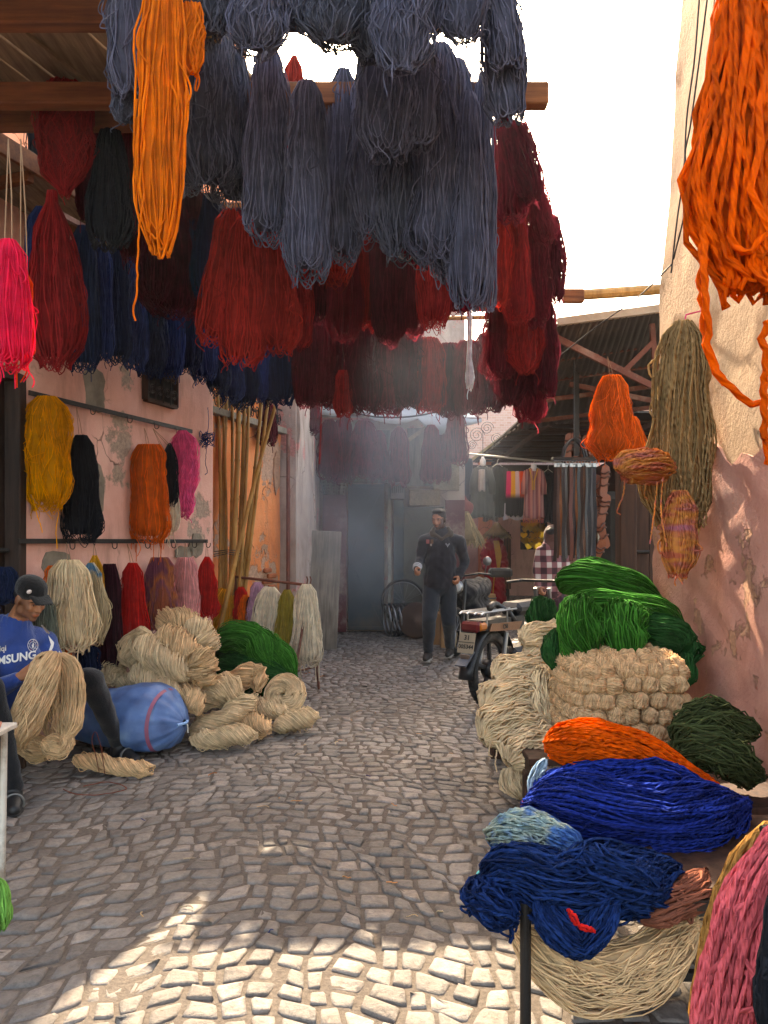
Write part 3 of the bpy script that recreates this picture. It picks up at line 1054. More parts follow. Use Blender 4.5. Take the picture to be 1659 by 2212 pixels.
# cement repairs and bare spots on the left wall
def patch(name, u, v, w, h, seed, mat=None, parent=None, wall=left_at, nrm=None, off=.010, thick=.012, holes=16):
    g = random.Random(seed)
    c = wall(u, v, off)
    nr = nrm or LN
    along = Vector((0, 0, 1)).cross(nr).normalized()
    Y = c.y
    poly = []
    for k in range(holes):
        a = 2 * math.pi * k / holes
        f = g.uniform(.78, 1.12)
        poly.append(c + along * (math.cos(a) * w / 2 * f) + Vector((0, 0, math.sin(a) * h / 2 * f)))
    mb = MB().prism(poly, -nr * thick)
    return mb.build(name, mat or M_cement, parent)
patch('cement_patch', 204, 838, .24, .34, 1, parent=lw)
patch('cement_patch', 213, 875, .12, .12, 2, parent=lw)
patch('cement_patch', 212, 1060, .16, .40, 3, parent=lw)
patch('cement_patch', 128, 1225, .30, .26, 4, parent=lw)
patch('cement_patch', 425, 1180, .22, .22, 5, parent=lw)
patch('cement_patch', 398, 1195, .26, .14, 6, parent=lw)

# small barred window
def barred_window():
    c = left_at(343, 832, 0)
    root = empty('barred_window', c, 'small square window with a black scrolled iron grille in the pink wall', 'window')
    along = LDIR
    def q(a, z, off): return c + along * a + Vector((0, 0, z)) + LN * off
    w, h = .40, .30
    MB().bar(q(-w / 2, 0, .008), q(w / 2, 0, .008), .02, h, up=(0, 0, 1)).build('shade_slab', paint('painted_shade', '#15100e', rough=1, bump=0, var=.1), root)  # near-black slab on the wall, painted shade for the window hole
    f = MB()
    for s_ in (-1, 1):
        f.bar(q(-w / 2, s_ * h / 2, .02), q(w / 2, s_ * h / 2, .02), .05, .03)
        f.bar(q(s_ * w / 2, -h / 2, .02), q(s_ * w / 2, h / 2, .02), .05, .03, up=(0, 1, 0))
    f.build('frame', M_darkwood, root)
    for r_ in range(2):
        for k in range(4):
            gr = MB()
            cc = q(-w / 2 + .05 + k * .10, -.065 + r_ * .13, .045)
            pts = []
            for i in range(22):
                a = i / 21 * 4.2 * math.pi
                rr = .045 * (1 - i / 25)
                pts.append(cc + along * (math.cos(a) * rr) + Vector((0, 0, math.sin(a) * rr)))
            gr.tube(pts, .006, 5)
            gr.build('scroll', M_iron, root)
    for k in range(5):
        MB().tube([q(-w / 2 + k * .10, -h / 2, .045), q(-w / 2 + k * .10, h / 2, .045)], .006, 6).build('bar', M_iron, root)
barred_window()

# rails with hooks
def rail(u0, v0, u1, v1, label, hooks):
    a, b = left_at(u0, v0, .05), left_at(u1, v1, .05)
    root = empty('hook_rail', a, label, 'rail')
    MB().bar(a, b, .012, .032, bev=.002).build('bar', M_iron, root)
    n = 3
    for k in range(n):
        p = a.lerp(b, .08 + .84 * k / (n - 1))
        MB().bar(p - LN * .05, p, .012, .012).build('bracket', M_iron, root)
    for t in hooks:
        p = a.lerp(b, t)
        pts = [p + LN * .012, p + LN * .016 + Vector((0, 0, -.035))]
        for i in range(8):
            ang = math.pi * i / 7
            pts.append(p + LN * (.016 + .02 * (1 - math.cos(ang))) + Vector((0, 0, -.035 - .02 * math.sin(ang))))
        pts.append(pts[-1] + Vector((0, 0, .02)))
        MB().tube(pts, .0035, 6).build('hook', M_iron, root)
    return a, b
RU = rail(62, 848, 415, 932, 'upper black iron rail with hooks on the pink wall', (.04, .30, .52, .70, .86))
RL = rail(40, 1169, 448, 1169, 'lower black iron rail with hooks on the pink wall', (.2, .4, .58, .74, .88, .98))

# dark panelled door at the left edge
def left_door():
    a, b = Vector((LX(4.82), 4.82, 0)), Vector((LX(3.93), 3.93, 0))
    root = empty('dark_door', a, 'dark brown panelled door at the left edge of the alley', 'door')
    d = (b - a).normalized()
    L = (b - a).length
    q = lambda s_, z, o: a + d * s_ + Vector((0, 0, z)) + LN * o
    MB().bar(q(0, 1.22, -.10), q(L, 1.22, -.10), .05, 2.4).build('leaf', M_door_brown, root)
    for (z0, z1) in ((.15, .75), (.85, 1.28), (1.38, 1.86), (1.96, 2.34)):
        for s0, s1 in ((.10, .42), (.50, .82)):
            MB().box(q((s0 + s1) / 2, (z0 + z1) / 2, -.07), (s1 - s0, .03, z1 - z0), Matrix((d, LN, Vector((0, 0, 1)))).transposed(), bev=.012).build('panel', M_door_brown, root)
    fr = MB()
    fr.bar(q(-.03, 0, -.02), q(-.03, 2.45, -.02), .10, .09, up=(0, 1, 0), bev=.006)
    fr.bar(q(L + .03, 0, -.02), q(L + .03, 2.45, -.02), .10, .09, up=(0, 1, 0), bev=.006)
    fr.bar(q(0, 2.43, -.02), q(L, 2.43, -.02), .10, .06, bev=.006)
    fr.build('frame', M_door_brown, root)
    MB().tube([q(.05, 1.34, 0), q(.3, 1.34, 0)], .014, 8).tube([q(.08, 1.34, 0), q(.08, 1.34, -.07)], .012).tube([q(.28, 1.34, 0), q(.28, 1.34, -.07)], .012).build('bolt', M_iron, root)
left_door()

# overhanging eave above the left wall and the taller set-back wall over it
def eave():
    root = empty('eave', on_left(-2.6, 3.5), 'wooden eave overhanging the pink wall at upper left', 'eave')
    A, B = on_left(-2.5, 3.52), on_left(3.0, 3.52)
    for k in range(5):
        o0, o1 = -.30 + k * .15, -.30 + (k + 1) * .15 - .006
        c0 = A + LN * ((o0 + o1) / 2); c1 = B + LN * ((o0 + o1) / 2)
        MB().bar(c0, c1, o1 - o0, .03, bev=.003).build('board', M_plank, root)
    MB().bar(A + LN * .46 + Vector((0, 0, .02)), B + LN * .46 + Vector((0, 0, .02)), .025, .11, bev=.003).build('fascia', M_beam, root)
    for k in range(9):
        p = A.lerp(B, k / 8) + Vector((0, 0, -.05))
        MB().bar(p + LN * -.25, p + LN * .44, .05, .06, bev=.004).build('rafter', M_beam, root)
eave()
uw = wall_sheet('salmon_upper_wall', (LX(9.5) - 1.0, 9.5), (LX(2.0) - 1.0, 2.0), 3.3, 7.5, M_upper, seed=4, res=.3, amp=.01)
tag(uw, 'tall salmon wall set back above the eave at upper left', 'wall')

# roof boards and beams that carry the yarn
BZ = 3.6
def ceiling_boards():
    root = empty('board_roof', on_left(-2.2, 3.75), 'weathered board roof above the beams at upper left', 'roof')
    g = random.Random(3)
    for k in range(14):
        off = .05 + k * .135
        s0, s1 = -2.9 + g.uniform(-.05, .05), -.78 + .345 * off + g.uniform(-.07, .07)
        a, b = on_left(s0, 3.74 + g.uniform(-.008, .008), off), on_left(s1, 3.74 + g.uniform(-.008, .008), off)
        MB().bar(a, b, .128, .02, bev=.003).build('board', M_plank, root)
        if k % 3 == 1:
            c0, c1 = on_left(s0, 3.718, off + .07), on_left(s1, 3.718, off + .07)
            MB().bar(c0, c1, .03, .022, bev=.003).build('batten', M_plank, root)
ceiling_boards()

BEAMS = [(2.88, -3.0, .46, 'beam just above the frame that carries the foremost skeins'),
         (3.22, -2.95, .33, 'nearest wooden beam under the roof boards at upper left'),
         (3.72, -2.85, .79, 'second wooden beam carrying the slate skeins, its end free against the sky'),
         (4.02, -2.75, .38, 'third wooden beam behind the slate skeins'),
         (4.55, -2.5, .60, 'beam hidden behind the red skeins above the alley'),
         (5.15, -2.3, 1.02, 'dark beam above the maroon skeins in the middle of the alley'),
         (6.05, -1.95, .75, 'farthest beam across the alley above the dark red skeins')]
for (Y, x0, x1, lab) in BEAMS:
    o = MB().box(((x0 + x1) / 2, Y, BZ - (.05 if Y == 3.72 else 0)), (x1 - x0, .075, .105), bev=.006).build('wooden_beam', M_beam)
    tag(o, lab, 'beam', 'beams spanning the alley')
o = MB().box((.1, 8.2, 3.945), (3.0, .09, .18), bev=.008).build('wooden_beam', M_beam)  # added out of sight to keep a strip of sun off the cobbles
tag(o, 'unseen beam added behind the hanging yarn to shade the alley floor', 'beam', 'beams spanning the alley')

# ------------------------------------------------------------ recess with the orange wall, ledge and grille
ow = wall_sheet('orange_wall', (LX(8.75) - .22, 8.75), (LX(6.98) - .22, 6.98), -.05, 2.62, M_orange_pl, seed=6, amp=.016, res=.08)
tag(ow, 'crumbling orange plastered wall behind the bamboo poles', 'wall')
ow2 = wall_sheet('orange_wall', (LX(8.75) - .42, 8.75), (LX(6.98) - .42, 6.98), 2.62, 4.4, M_orange_pl, seed=7, amp=.01)
tag(ow2, 'upper orange wall set back above the ledge with the iron grille', 'wall')
pw = wall_sheet('wall_end', (LX(7.0) - .32, 7.06), (LX(7.0) - .002, 7.04), -.05, 3.48, M_pink, thick=.04, seed=8, amp=.006, parent=lw)
def at_rec(u, v, off=0.0):
    k = (u - U0) / FPX
    o = -.22 + off * math.sqrt(1 + .345 ** 2)
    Y = (-2.28 + o - .345 * 4.93) / (k - .345)
    return P(u, v, Y)
def ledge():
    a, b = Vector((LX(6.98) - .22, 6.98, 2.62)), Vector((LX(8.75) - .22, 8.75, 2.62))
    root = empty('grille_ledge', a, 'stone ledge with a scrolled iron grille above the orange wall', 'ledge')
    MB().bar(a + Vector((0, 0, .02)) - LN * .05, b + Vector((0, 0, .02)) - LN * .05, .28, .07, bev=.008).build('slab', M_cement, root)
    for k in range(9):
        p = a.lerp(b, .06 + .11 * k) + LN * .02
        for s_ in (-1, 1):
            pts = []
            for i in range(20):
                an = i / 19 * 3.4 * math.pi
                rr = .075 * (1 - i / 26)
                pts.append(p + LDIR * (s_ * .05 + s_ * math.cos(an) * rr * .6) + Vector((0, 0, .14 + math.sin(an) * rr)))
            MB().tube(pts, .006, 5).build('scroll', M_iron, root)
        MB().tube([p + Vector((0, 0, .05)), p + Vector((0, 0, .42))], .007, 6).build('bar', M_iron, root)
    MB().bar(a + Vector((0, 0, .26)) + LN * .02, b + Vector((0, 0, .26)) + LN * .02, .016, .016).build('rail', M_iron, root)
    MB().bar(a + Vector((0, 0, .43)) + LN * .02, b + Vector((0, 0, .43)) + LN * .02, .016, .016).build('rail', M_iron, root)
ledge()
g_ = random.Random(4)
def rec_patch(u, v, w, h, seed, mat): 
    return patch('broken_plaster', u, v, w, h, seed, mat=mat, parent=ow, wall=at_rec, off=.022, thick=.012, holes=18)
M_brick = paint('old_brick', '#a05a3c', rough=.95, var=.3, scale=8, bump=.5, bscale=40, spec=.1)
M_render = paint('rough_render', '#a98168', rough=.97, var=.35, scale=10, bump=.9, bscale=50, spec=.05)
rec_patch(572, 1120, .24, .85, 1, M_render)
rec_patch(598, 1020, .16, .5, 7, M_render)
rec_patch(585, 1255, .32, .26, 2, M_render)
for k in range(5):
    c = at_rec(578 + 9 * (k % 2), 1232 + 12 * k, .036)
    b_ = MB().box(c, (.16 + .03 * (k % 3), .03, .05), Matrix((LDIR, LN, Vector((0, 0, 1)))).transposed(), bev=.01).build('brick', M_brick, ow)

# pier at the end of the recess
pier = wall_sheet('pier', (-.93, 10.2), (LX(8.75) - .04, 8.78), -.05, 4.6, M_grey_pl, thick=.35, seed=12, amp=.02, res=.09)
tag(pier, 'weathered plaster pier with flaking paint beside the orange wall', 'pier')
pf = wall_sheet('pier_face', (LX(8.75) - .04, 8.74), (LX(8.75) - .5, 8.79), -.05, 4.6, M_grey_pl, thick=.04, seed=13, amp=.012, res=.1, parent=pier)
post = MB().tube([(LX(8.7) - .10, 8.66, 0), (LX(8.7) - .10, 8.66, 2.6)], .022, 8).build('drain_pipe', M_rust)
tag(post, 'thin rusty pipe standing at the corner of the orange wall', 'pipe')

# ------------------------------------------------------------ the shuttered shop at the back
FY = 11.8
shop = empty('shop_front', (0, FY, 0), 'old shuttered shop front with dark metal doors at the alley bend', 'shop front')
fw = wall_sheet('front_wall', (1.25, FY + .12), (-2.6, FY + .12), -.05, 7.1, M_grey_pl, seed=14, amp=.012, res=.14, parent=shop)  # height and hidden left end shaped for the shade it throws
sw = wall_sheet('side_wall', (-.99, FY + .1), (-.93, 10.2), -.05, 4.4, M_grey_pl, seed=15, amp=.012, res=.14, parent=shop)
def metal_leaf(u0, u1, v0, v1, Y, mat, name='door_leaf', brace=True, dz=0.0):
    a, b = P(u0, v0, Y), P(u1, v1, Y)
    z0 = max(.03, min(a.z, b.z)); z1 = max(a.z, b.z)
    x0, x1 = a.x, b.x
    leaf = MB().box(((x0 + x1) / 2, Y, (z0 + z1) / 2), (x1 - x0, .03, z1 - z0), bev=.004).build(name, mat, shop)
    if brace:
        for zz in (z0 + .03, (z0 + z1) / 2, z1 - .03):
            MB().box(((x0 + x1) / 2, Y - .022, zz), (x1 - x0 - .02, .018, .045)).build('rail', mat, leaf)
        for (p, q) in (((x0, z0), (x1, (z0 + z1) / 2)), ((x0, z1), (x1, (z0 + z1) / 2)), ((x1, z0), (x0, (z0 + z1) / 2)), ((x1, z1), (x0, (z0 + z1) / 2))):
            MB().bar((p[0], Y - .030, p[1]), (q[0], Y - .030, q[1]), .012, .035, up=(0, 1, 0)).build('brace', mat, leaf)
    return leaf
metal_leaf(752, 830, 1046, 1372, FY, M_steel)
MB().box(((P(841, 0, FY).x), FY - .01, 1.1), (.05, .05, 2.2), bev=.004).build('jamb', paint('pale_jamb', '#8f8a80', dirt='#5a5a58'), shop)
metal_leaf(850, 872, 1046, 1372, FY + .02, M_steel, brace=False)
metal_leaf(872, 958, 1095, 1372, FY + .0, M_steel2)
metal_leaf(962, 1004, 1080, 1372, FY + .0, M_maroon, brace=False)
o = metal_leaf(697, 748, 1030, 1372, FY - .25, M_maroon, name='maroon_panel', brace=False)
MB().tube([P(718, 1205, FY - .30), P(718, 1190, FY - .33), P(718, 1175, FY - .30)], .02, 8).build('handle', M_iron, o)
MB().box((P(672, 0, 11.0).x, 11.2, 1.25), (.03, 1.1, 2.3), bev=.004).build('door_leaf', M_steel2, shop)
for zz in (.3, 1.25, 2.2):
    MB().box((P(672, 0, 11.0).x + .03, 11.2, zz), (.03, 1.06, .05)).build('rail', M_steel2, shop)
MB().bar((P(672, 0, 11.0).x + .03, 10.7, .3), (P(672, 0, 11.0).x + .03, 11.7, 2.2), .04, .015, up=(1, 0, 0)).build('brace', M_steel2, shop)
# fan light basket over the maroon panel, lintel, panels above the doors
bk = MB()
for k in range(6):
    zz = P(0, 1032 + k * 7, FY - .3).z
    bk.ring((P(722, 0, FY - .3).x, FY - .24, zz), (0, 0, 1), .22 - .012 * k, .012, 20, 5)
for k in range(14):
    a = 2 * math.pi * k / 14
    x, y = P(722, 0, FY - .3).x, FY - .24
    bk.bar((x + .225 * math.cos(a), y + .225 * math.sin(a), P(0, 1030, FY).z), (x + .16 * math.cos(a), y + .16 * math.sin(a), P(0, 1072, FY).z), .05, .01, up=(math.cos(a), math.sin(a), 0))
o = bk.build('wooden_basket', wood('basket_wood', '#8a7a68', '#5c4c3e', axis='Z'))
tag(o, 'round slatted wooden basket fixed above the maroon panel', 'basket')
MB().box((P(790, 0, FY).x, FY - .03, P(0, 1036, FY).z), (.75, .12, .09), bev=.006).build('lintel', M_oldboard, shop)
for k, (u0, u1, v0, v1, mt) in enumerate(((880, 935, 925, 1050, M_oldboard), (935, 992, 950, 1060, M_plank), (845, 878, 960, 1040, M_oldboard), (770, 842, 930, 1034, M_oldboard), (884, 950, 1058, 1092, M_plank))):
    a, b = P(u0, v0, FY), P(u1, v1, FY)
    MB().box(((a.x + b.x) / 2, FY - .01 - .004 * k, (a.z + b.z) / 2), (b.x - a.x, .03, a.z - b.z), bev=.004).build('wall_board', mt, shop)
bz = P(0, 1062, FY).z
MB().box((P(858, 0, FY).x, FY - .10, bz), (.22, .18, .26), bev=.01).build('meter_box', paint('meter_box', '#6c6a66', dirt='#4a3c34'), shop)
for k in range(6):
    MB().box((P(848 + 4 * k, 0, FY).x, FY - .2, bz + .02), (.012, .01, .1)).build('meter_slot', M_iron, shop)
# awning in front of the shop
def awning():
    root = empty('awning', (0, 10.9, 3.1), 'grey tarpaulin awning over the shuttered shop', 'awning')
    a0, a1 = P(672, 872, 10.5), P(1040, 905, 10.5)
    n = 16
    vs_, fs = [], []
    for i in range(n + 1):
        t = i / n
        f = a0.lerp(a1, t)
        bk_ = Vector((f.x, FY - .02, f.z + .34))
        sagz = -.05 * math.sin(math.pi * t) + .012 * math.sin(t * 31)
        vs_ += [f + Vector((0, 0, sagz)), f.lerp(bk_, .5) + Vector((0, 0, sagz - .03)), bk_]
    for i in range(n):
        for j in range(2):
            fs.append((i * 3 + j, i * 3 + j + 1, (i + 1) * 3 + j + 1, (i + 1) * 3 + j))
    mb = MB().add(vs_, fs)
    o = mb.build('sheet', M_cloth_grey, root, smooth=True)
    md = o.modifiers.new('t', 'SOLIDIFY'); md.thickness = .008
    hem = MB()
    vs_, fs = [], []
    for i in range(n + 1):
        t = i / n
        f = a0.lerp(a1, t) + Vector((0, -.006, -.05 * math.sin(math.pi * t) + .012 * math.sin(t * 31)))
        dl = .09 + .05 * math.sin(t * 17) + (.12 if 11 <= i <= 13 else 0)
        vs_ += [f, f + Vector((0, -.01, -dl))]
    for i in range(n): fs.append((i * 2, i * 2 + 1, i * 2 + 3, i * 2 + 2))
    o = hem.add(vs_, fs).build('valance', M_cloth_grey, root, smooth=True)
    md = o.modifiers.new('t', 'SOLIDIFY'); md.thickness = .006
    MB().bar(P(660, 1000, 10.6), P(742, 945, 11.7), .04, .04).build('strut', M_rust, root)
    MB().bar(P(860, 968, 10.6), P(930, 915, 10.7), .04, .05).build('strut', M_plank, root)
    MB().bar(P(660, 905, 10.5), P(1040, 905, 10.56), .03, .03).build('front_pole', M_rust, root)
awning()
# old boards leaning by the door
o = MB().box((0, 0, 0), (.42, .04, 1.55), bev=.008).build('leaning_board', M_oldboard)
o.location = (P(697, 0, 9.9).x, 9.95, .76); o.rotation_euler = (-.14, .05, .12)
tag(o, 'weathered grey board leaning beside the shop doors', 'board')

# ------------------------------------------------------------ right wall
RX = 1.74
rw = wall_sheet('right_wall', (RX, 1.2), (RX + .03, 4.95), -.05, 6.5, M_right_up, seed=21, amp=.011, res=.07,
                edge=lambda z: 1.0 if z < 2.9 else 1.0 - (z - 2.9) * .065)
tag(rw, 'sunlit ochre and rose plaster wall along the right side', 'wall')
def rose_skin():
    """the older rose render that still clings to the lower part of the right wall"""
    o = wall_sheet('rose_render', (RX - .045, 1.2), (RX - .02, 4.93), -.05, 2.1, M_right_lo, thick=.03, seed=22, amp=.014, res=.06, parent=rw,
                   top=lambda s_: 1.78 + .10 * math.sin(2.3 * s_ + 1) + .05 * math.sin(9 * s_) + .03 * math.sin(23 * s_),
                   bulge=lambda s_, z: .012 * math.sin(17 * s_ + 3 * math.sin(9 * z)) * math.sin(14 * z))
    return o
rose_skin()

# ------------------------------------------------------------ tin roof on the right, with struts
def tin_roof():
    root = empty('tin_roof', (2.0, 6.2, 3.2), 'dark corrugated tin roof with struts over the stalls on the right', 'roof')
    A, B = P(1204, 702, 6.25), P(1560, 655, 6.25)
    Cc, D = P(1118, 930, 11.0), P(1500, 868, 11.0)
    nsh = 7
    for k in range(nsh):
        t0, t1 = k / nsh - .004, (k + 1) / nsh + .012
        vs_, fs = [], []
        m, l = 14, 5
        for i in range(m + 1):
            t = t0 + (t1 - t0) * i / m
            for j in range(l + 1):
                s_ = j / l
                p = A.lerp(B, t).lerp(Cc.lerp(D, t), s_)
                vs_.append(p + Vector((0, 0, .013 * math.cos(i / m * 2 * math.pi * 4) + .004 * (k % 2))))
        for i in range(m):
            for j in range(l):
                fs.append((i * (l + 1) + j, i * (l + 1) + j + 1, (i + 1) * (l + 1) + j + 1, (i + 1) * (l + 1) + j))
        o = MB().add(vs_, fs).build('sheet', M_tin, root, smooth=True)
        md = o.modifiers.new('t', 'SOLIDIFY'); md.thickness = .004
    MB().bar(A + Vector((0, -.01, .02)), B + Vector((0, -.01, .02)), .05, .06).build('edge_beam', M_tin_pale, root)
    MB().bar(P(1202, 730, 6.4), P(1440, 850, 6.4), .04, .05).build('strut', M_rust, root)
    MB().bar(P(1408, 700, 6.45), P(1420, 860, 6.45), .04, .04).build('strut', M_rust, root)
    MB().bar(P(1345, 805, 6.42), P(1410, 740, 6.42), .03, .04).build('strut', M_rust, root)
    MB().bar(P(1245, 790, 8.0), P(1245, 985, 8.0), .05, .05).build('strut', M_iron, root)
    MB().bar(P(1230, 830, 8.0), P(1430, 870, 8.0), .04, .05).build('strut', M_rust, root)
    for k in range(4):
        MB().bar(P(1140 + 14 * k, 905 - 45 * k, 9.8 - .8 * k) + Vector((0, 0, -.04)), P(1520, 860 - 47 * k, 9.8 - .8 * k) + Vector((0, 0, -.04)), .05, .05).build('purlin', M_rust, root)
tin_roof()
o = MB().tube([P(1215, 640, 6.0), P(1330, 632, 6.0), P(1470, 622, 6.0)], [.04, .043, .04], 10).build('bamboo_pole', M_bamboo)
tag(o, 'thick bamboo pole against the sky above the tin roof', 'pole')
o = MB().box(P(1238, 640, 5.9), (.16, .06, .10), bev=.006).build('beam_stub', M_beam)
tag(o, 'short sawn beam end against the sky beside the bamboo pole', 'beam')

# post and dark plank door past the right wall
o = MB().box((P(1352, 0, 5.9).x, 5.9, 1.1), (.13, .13, 2.16), bev=.01).build('door_post', M_darkwood)
tag(o, 'thick dark wooden post behind the green yarn', 'post')
def plank_door():
    root = empty('plank_door', P(1395, 1400, 5.95), 'dark plank door with an iron bolt beside the right wall', 'door')
    x0 = P(1372, 0, 5.95).x
    for k in range(4):
        MB().box((x0 + .05 + k * .105, 5.95 + .01 * k, 1.1), (.102, .04, 2.16), bev=.006).build('plank', M_darkwood, root)
    MB().tube([P(1370, 1192, 5.9), P(1402, 1192, 5.9)], .014, 8).build('bolt', M_iron, root)
plank_door()

# ------------------------------------------------------------ yarn colours
Y_slate = yarn('slate_wool', '#5b5d70')
Y_slate2 = yarn('slate_wool_dark', '#4e515f')
Y_black = yarn('black_wool', '#1d1f24', transl=.1)
Y_ink = yarn('ink_wool', '#23262c', transl=.12)
Y_red = yarn('red_wool', '#8e2022', transl=.3)
Y_madder = yarn('madder_wool', '#a42a24', transl=.3)
Y_maroon = yarn('maroon_wool', '#70202c', transl=.55)
Y_dmaroon = yarn('dark_maroon_wool', '#581a26', transl=.55)
Y_navy = yarn('navy_wool', '#25386a', transl=.15)
Y_navy2 = yarn('dark_navy_wool', '#1c2844', transl=.15)
Y_orange = yarn('orange_wool', '#f2761c', light=1.35, dark=.72, transl=.3)
Y_orange2 = yarn('deep_orange_wool', '#e2641f', light=1.35, dark=.7, transl=.25)
Y_flame = yarn('flame_wool', '#e4560f', light=1.3, dark=.72, transl=.25, ply=True)
Y_amber = yarn('amber_wool', '#e6920e', light=1.35, dark=.65)
Y_gold = yarn('gold_wool', '#d8962a', light=1.35, dark=.65)
Y_pink = yarn('hot_pink_wool', '#ff5f96', light=1.3, dark=.75)
Y_neon = yarn('neon_pink_wool', '#ff2b52', light=1.25, dark=.8, transl=.4)
Y_coral = yarn('coral_wool', '#ff4a1e', light=1.25, dark=.75, transl=.35)
Y_rose = yarn('rose_wool', '#e69a98', light=1.3, dark=.75)
Y_rosepink = yarn('salmon_pink_wool', '#d65c62', light=1.3, dark=.72, ply=True)
Y_scarlet = yarn('scarlet_wool', '#c3221f', light=1.35, dark=.65)
Y_cream = yarn('cream_wool', '#f0cfa6', light=1.25, dark=.78)
Y_cream2 = yarn('warm_cream_wool', '#ecc294', light=1.25, dark=.75)
Y_white = yarn('white_wool', '#e8d6bc', light=1.2, dark=.82)
Y_mauve = yarn('mauve_wool', '#b98aa0', light=1.3, dark=.75)
Y_olive = yarn('olive_wool', '#a08a3c', light=1.3, dark=.7)
Y_sage = yarn('sage_wool', '#7f8678', light=1.3, dark=.7)
Y_plum = yarn('plum_wool', '#3a1a22', transl=.2)
Y_tie = yarn('tie_dyed_wool', '#a2563c', dark=.7, other=['#8a5060', '#c07040', '#7c4454'], oscale=5.0, oaxis=(1, 1, .5))
Y_creamblue = yarn('cream_blue_wool', '#c6b08c', dark=.75, other=['#c6b08c', '#c6b08c', '#5a86a0'], oscale=5.5)
Y_tan = yarn('tan_wool', '#a8875c', light=1.3, dark=.72, transl=.3, ply=True)
Y_sunset = yarn('sunset_wool', '#c47684', dark=.78, ply=True, other=['#cf7858', '#e0964c', '#c86a50'], oscale=6.0, omix=(.32, .62), oaxis=(.6, .6, 2.2))
Y_green = yarn('green_wool', '#34762a', light=1.45, dark=.55)
Y_dgreen = yarn('pine_green_wool', '#24572a', light=1.4, dark=.6)
Y_forest = yarn('forest_wool', '#3c4428', light=1.5, dark=.55)
Y_royal = yarn('royal_blue_wool', '#14328c', light=1.5, dark=.45, ply=True)
Y_cobalt = yarn('cobalt_wool', '#133062', light=1.6, dark=.45, ply=True)
Y_sky = yarn('sky_blue_wool', '#3a6aa8', dark=.7, other=['#8fa8a6', '#a9b6a8', '#4a78b0', '#2c58a0'], oscale=9.0, omix=(.3, .66), ply=True)
Y_aqua = yarn('aqua_wool', '#6cc9c0')
Y_brown = yarn('brown_wool', '#8a5240', light=1.35, dark=.65)
Y_lime = yarn('lime_wool', '#6aa04a')

SEED = [100]
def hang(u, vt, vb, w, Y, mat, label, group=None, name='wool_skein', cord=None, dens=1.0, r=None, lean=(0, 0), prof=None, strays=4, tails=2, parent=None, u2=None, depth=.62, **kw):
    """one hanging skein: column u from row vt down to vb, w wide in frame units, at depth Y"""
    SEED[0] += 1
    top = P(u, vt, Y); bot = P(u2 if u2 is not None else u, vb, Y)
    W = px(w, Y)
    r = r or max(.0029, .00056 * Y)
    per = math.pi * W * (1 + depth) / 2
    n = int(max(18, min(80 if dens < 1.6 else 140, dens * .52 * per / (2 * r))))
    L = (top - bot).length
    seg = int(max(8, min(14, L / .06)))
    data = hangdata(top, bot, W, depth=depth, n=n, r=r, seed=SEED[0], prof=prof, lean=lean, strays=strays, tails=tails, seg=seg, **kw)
    o = yarn_obj(name, data, mat, parent, origin=top)
    if parent is None: tag(o, label, 'yarn', group)
    if cord is not None:
        a = top + Vector((0, 0, -.02)); b = Vector(cord)
        MB().tube([a + Vector((.012, 0, 0)), a.lerp(b, .5) + Vector((.01, 0, 0)), b], .002, 5).tube([a - Vector((.012, 0, 0)), b], .002, 5).build('cord', M_rope, o)
    return o

BROAD = [(0, .5), (.06, .72), (.2, .88), (.5, .97), (.8, 1.0), (.94, .92), (1, .68)]     # slung over a beam
TIED = [(0, .07), (.05, .22), (.16, .55), (.4, .85), (.72, 1.0), (.93, .92), (1, .6)]
BELL = [(0, .26), (.05, .5), (.15, .68), (.35, .80), (.6, .90), (.85, 1.0), (.96, .95), (1, .72)]
FOLD = [(0, .7), (.2, .9), (.5, 1.0), (.8, .98), (.95, .8), (1, .5)]
ORD = ['first', 'second', 'third', 'fourth', 'fifth', 'sixth', 'seventh', 'eighth', 'ninth', 'tenth', 'eleventh', 'twelfth', 'thirteenth', 'fourteenth', 'fifteenth']

# foremost slate skeins, tops above the frame
G0 = 'foremost slate skeins'
for k, (u, vb, w, Y, mt, pf_) in enumerate([(283, 205, 92, 2.95, Y_slate, BROAD), (452, 72, 112, 2.92, Y_slate2, FOLD), (556, 108, 128, 2.85, Y_slate, FOLD),
        (645, 52, 100, 2.95, Y_slate, FOLD), (722, 92, 130, 2.9, Y_slate2, FOLD), (806, 122, 118, 2.95, Y_slate2, FOLD), (868, 150, 118, 2.8, Y_slate, FOLD),
        (925, 70, 70, 2.95, Y_slate, FOLD), (1003, 84, 86, 2.85, Y_slate, FOLD), (1058, 150, 90, 2.97, Y_slate, BROAD)]):
    hang(u, -92, vb, w, Y, mt, 'slate grey skein in the foremost row at the top edge, %s from the left' % ORD[k], G0, prof=pf_, strays=10, tails=2, wob=.2, lump=.16, mess=1.6,
         u2=u + (40 if k == 9 else 0), depth=.8)
hang(272, 185, 262, 60, 2.98, Y_slate2, 'small dark knotted slate skein under the leftmost grey skein', G0, prof=FOLD, wob=.35, strays=8)
hang(1078, 40, 255, 95, 3.05, Y_slate, 'slate skein hanging at the right end of the beam against the sky', G0, prof=BROAD, wob=.2, lump=.18, strays=10, u2=1098)

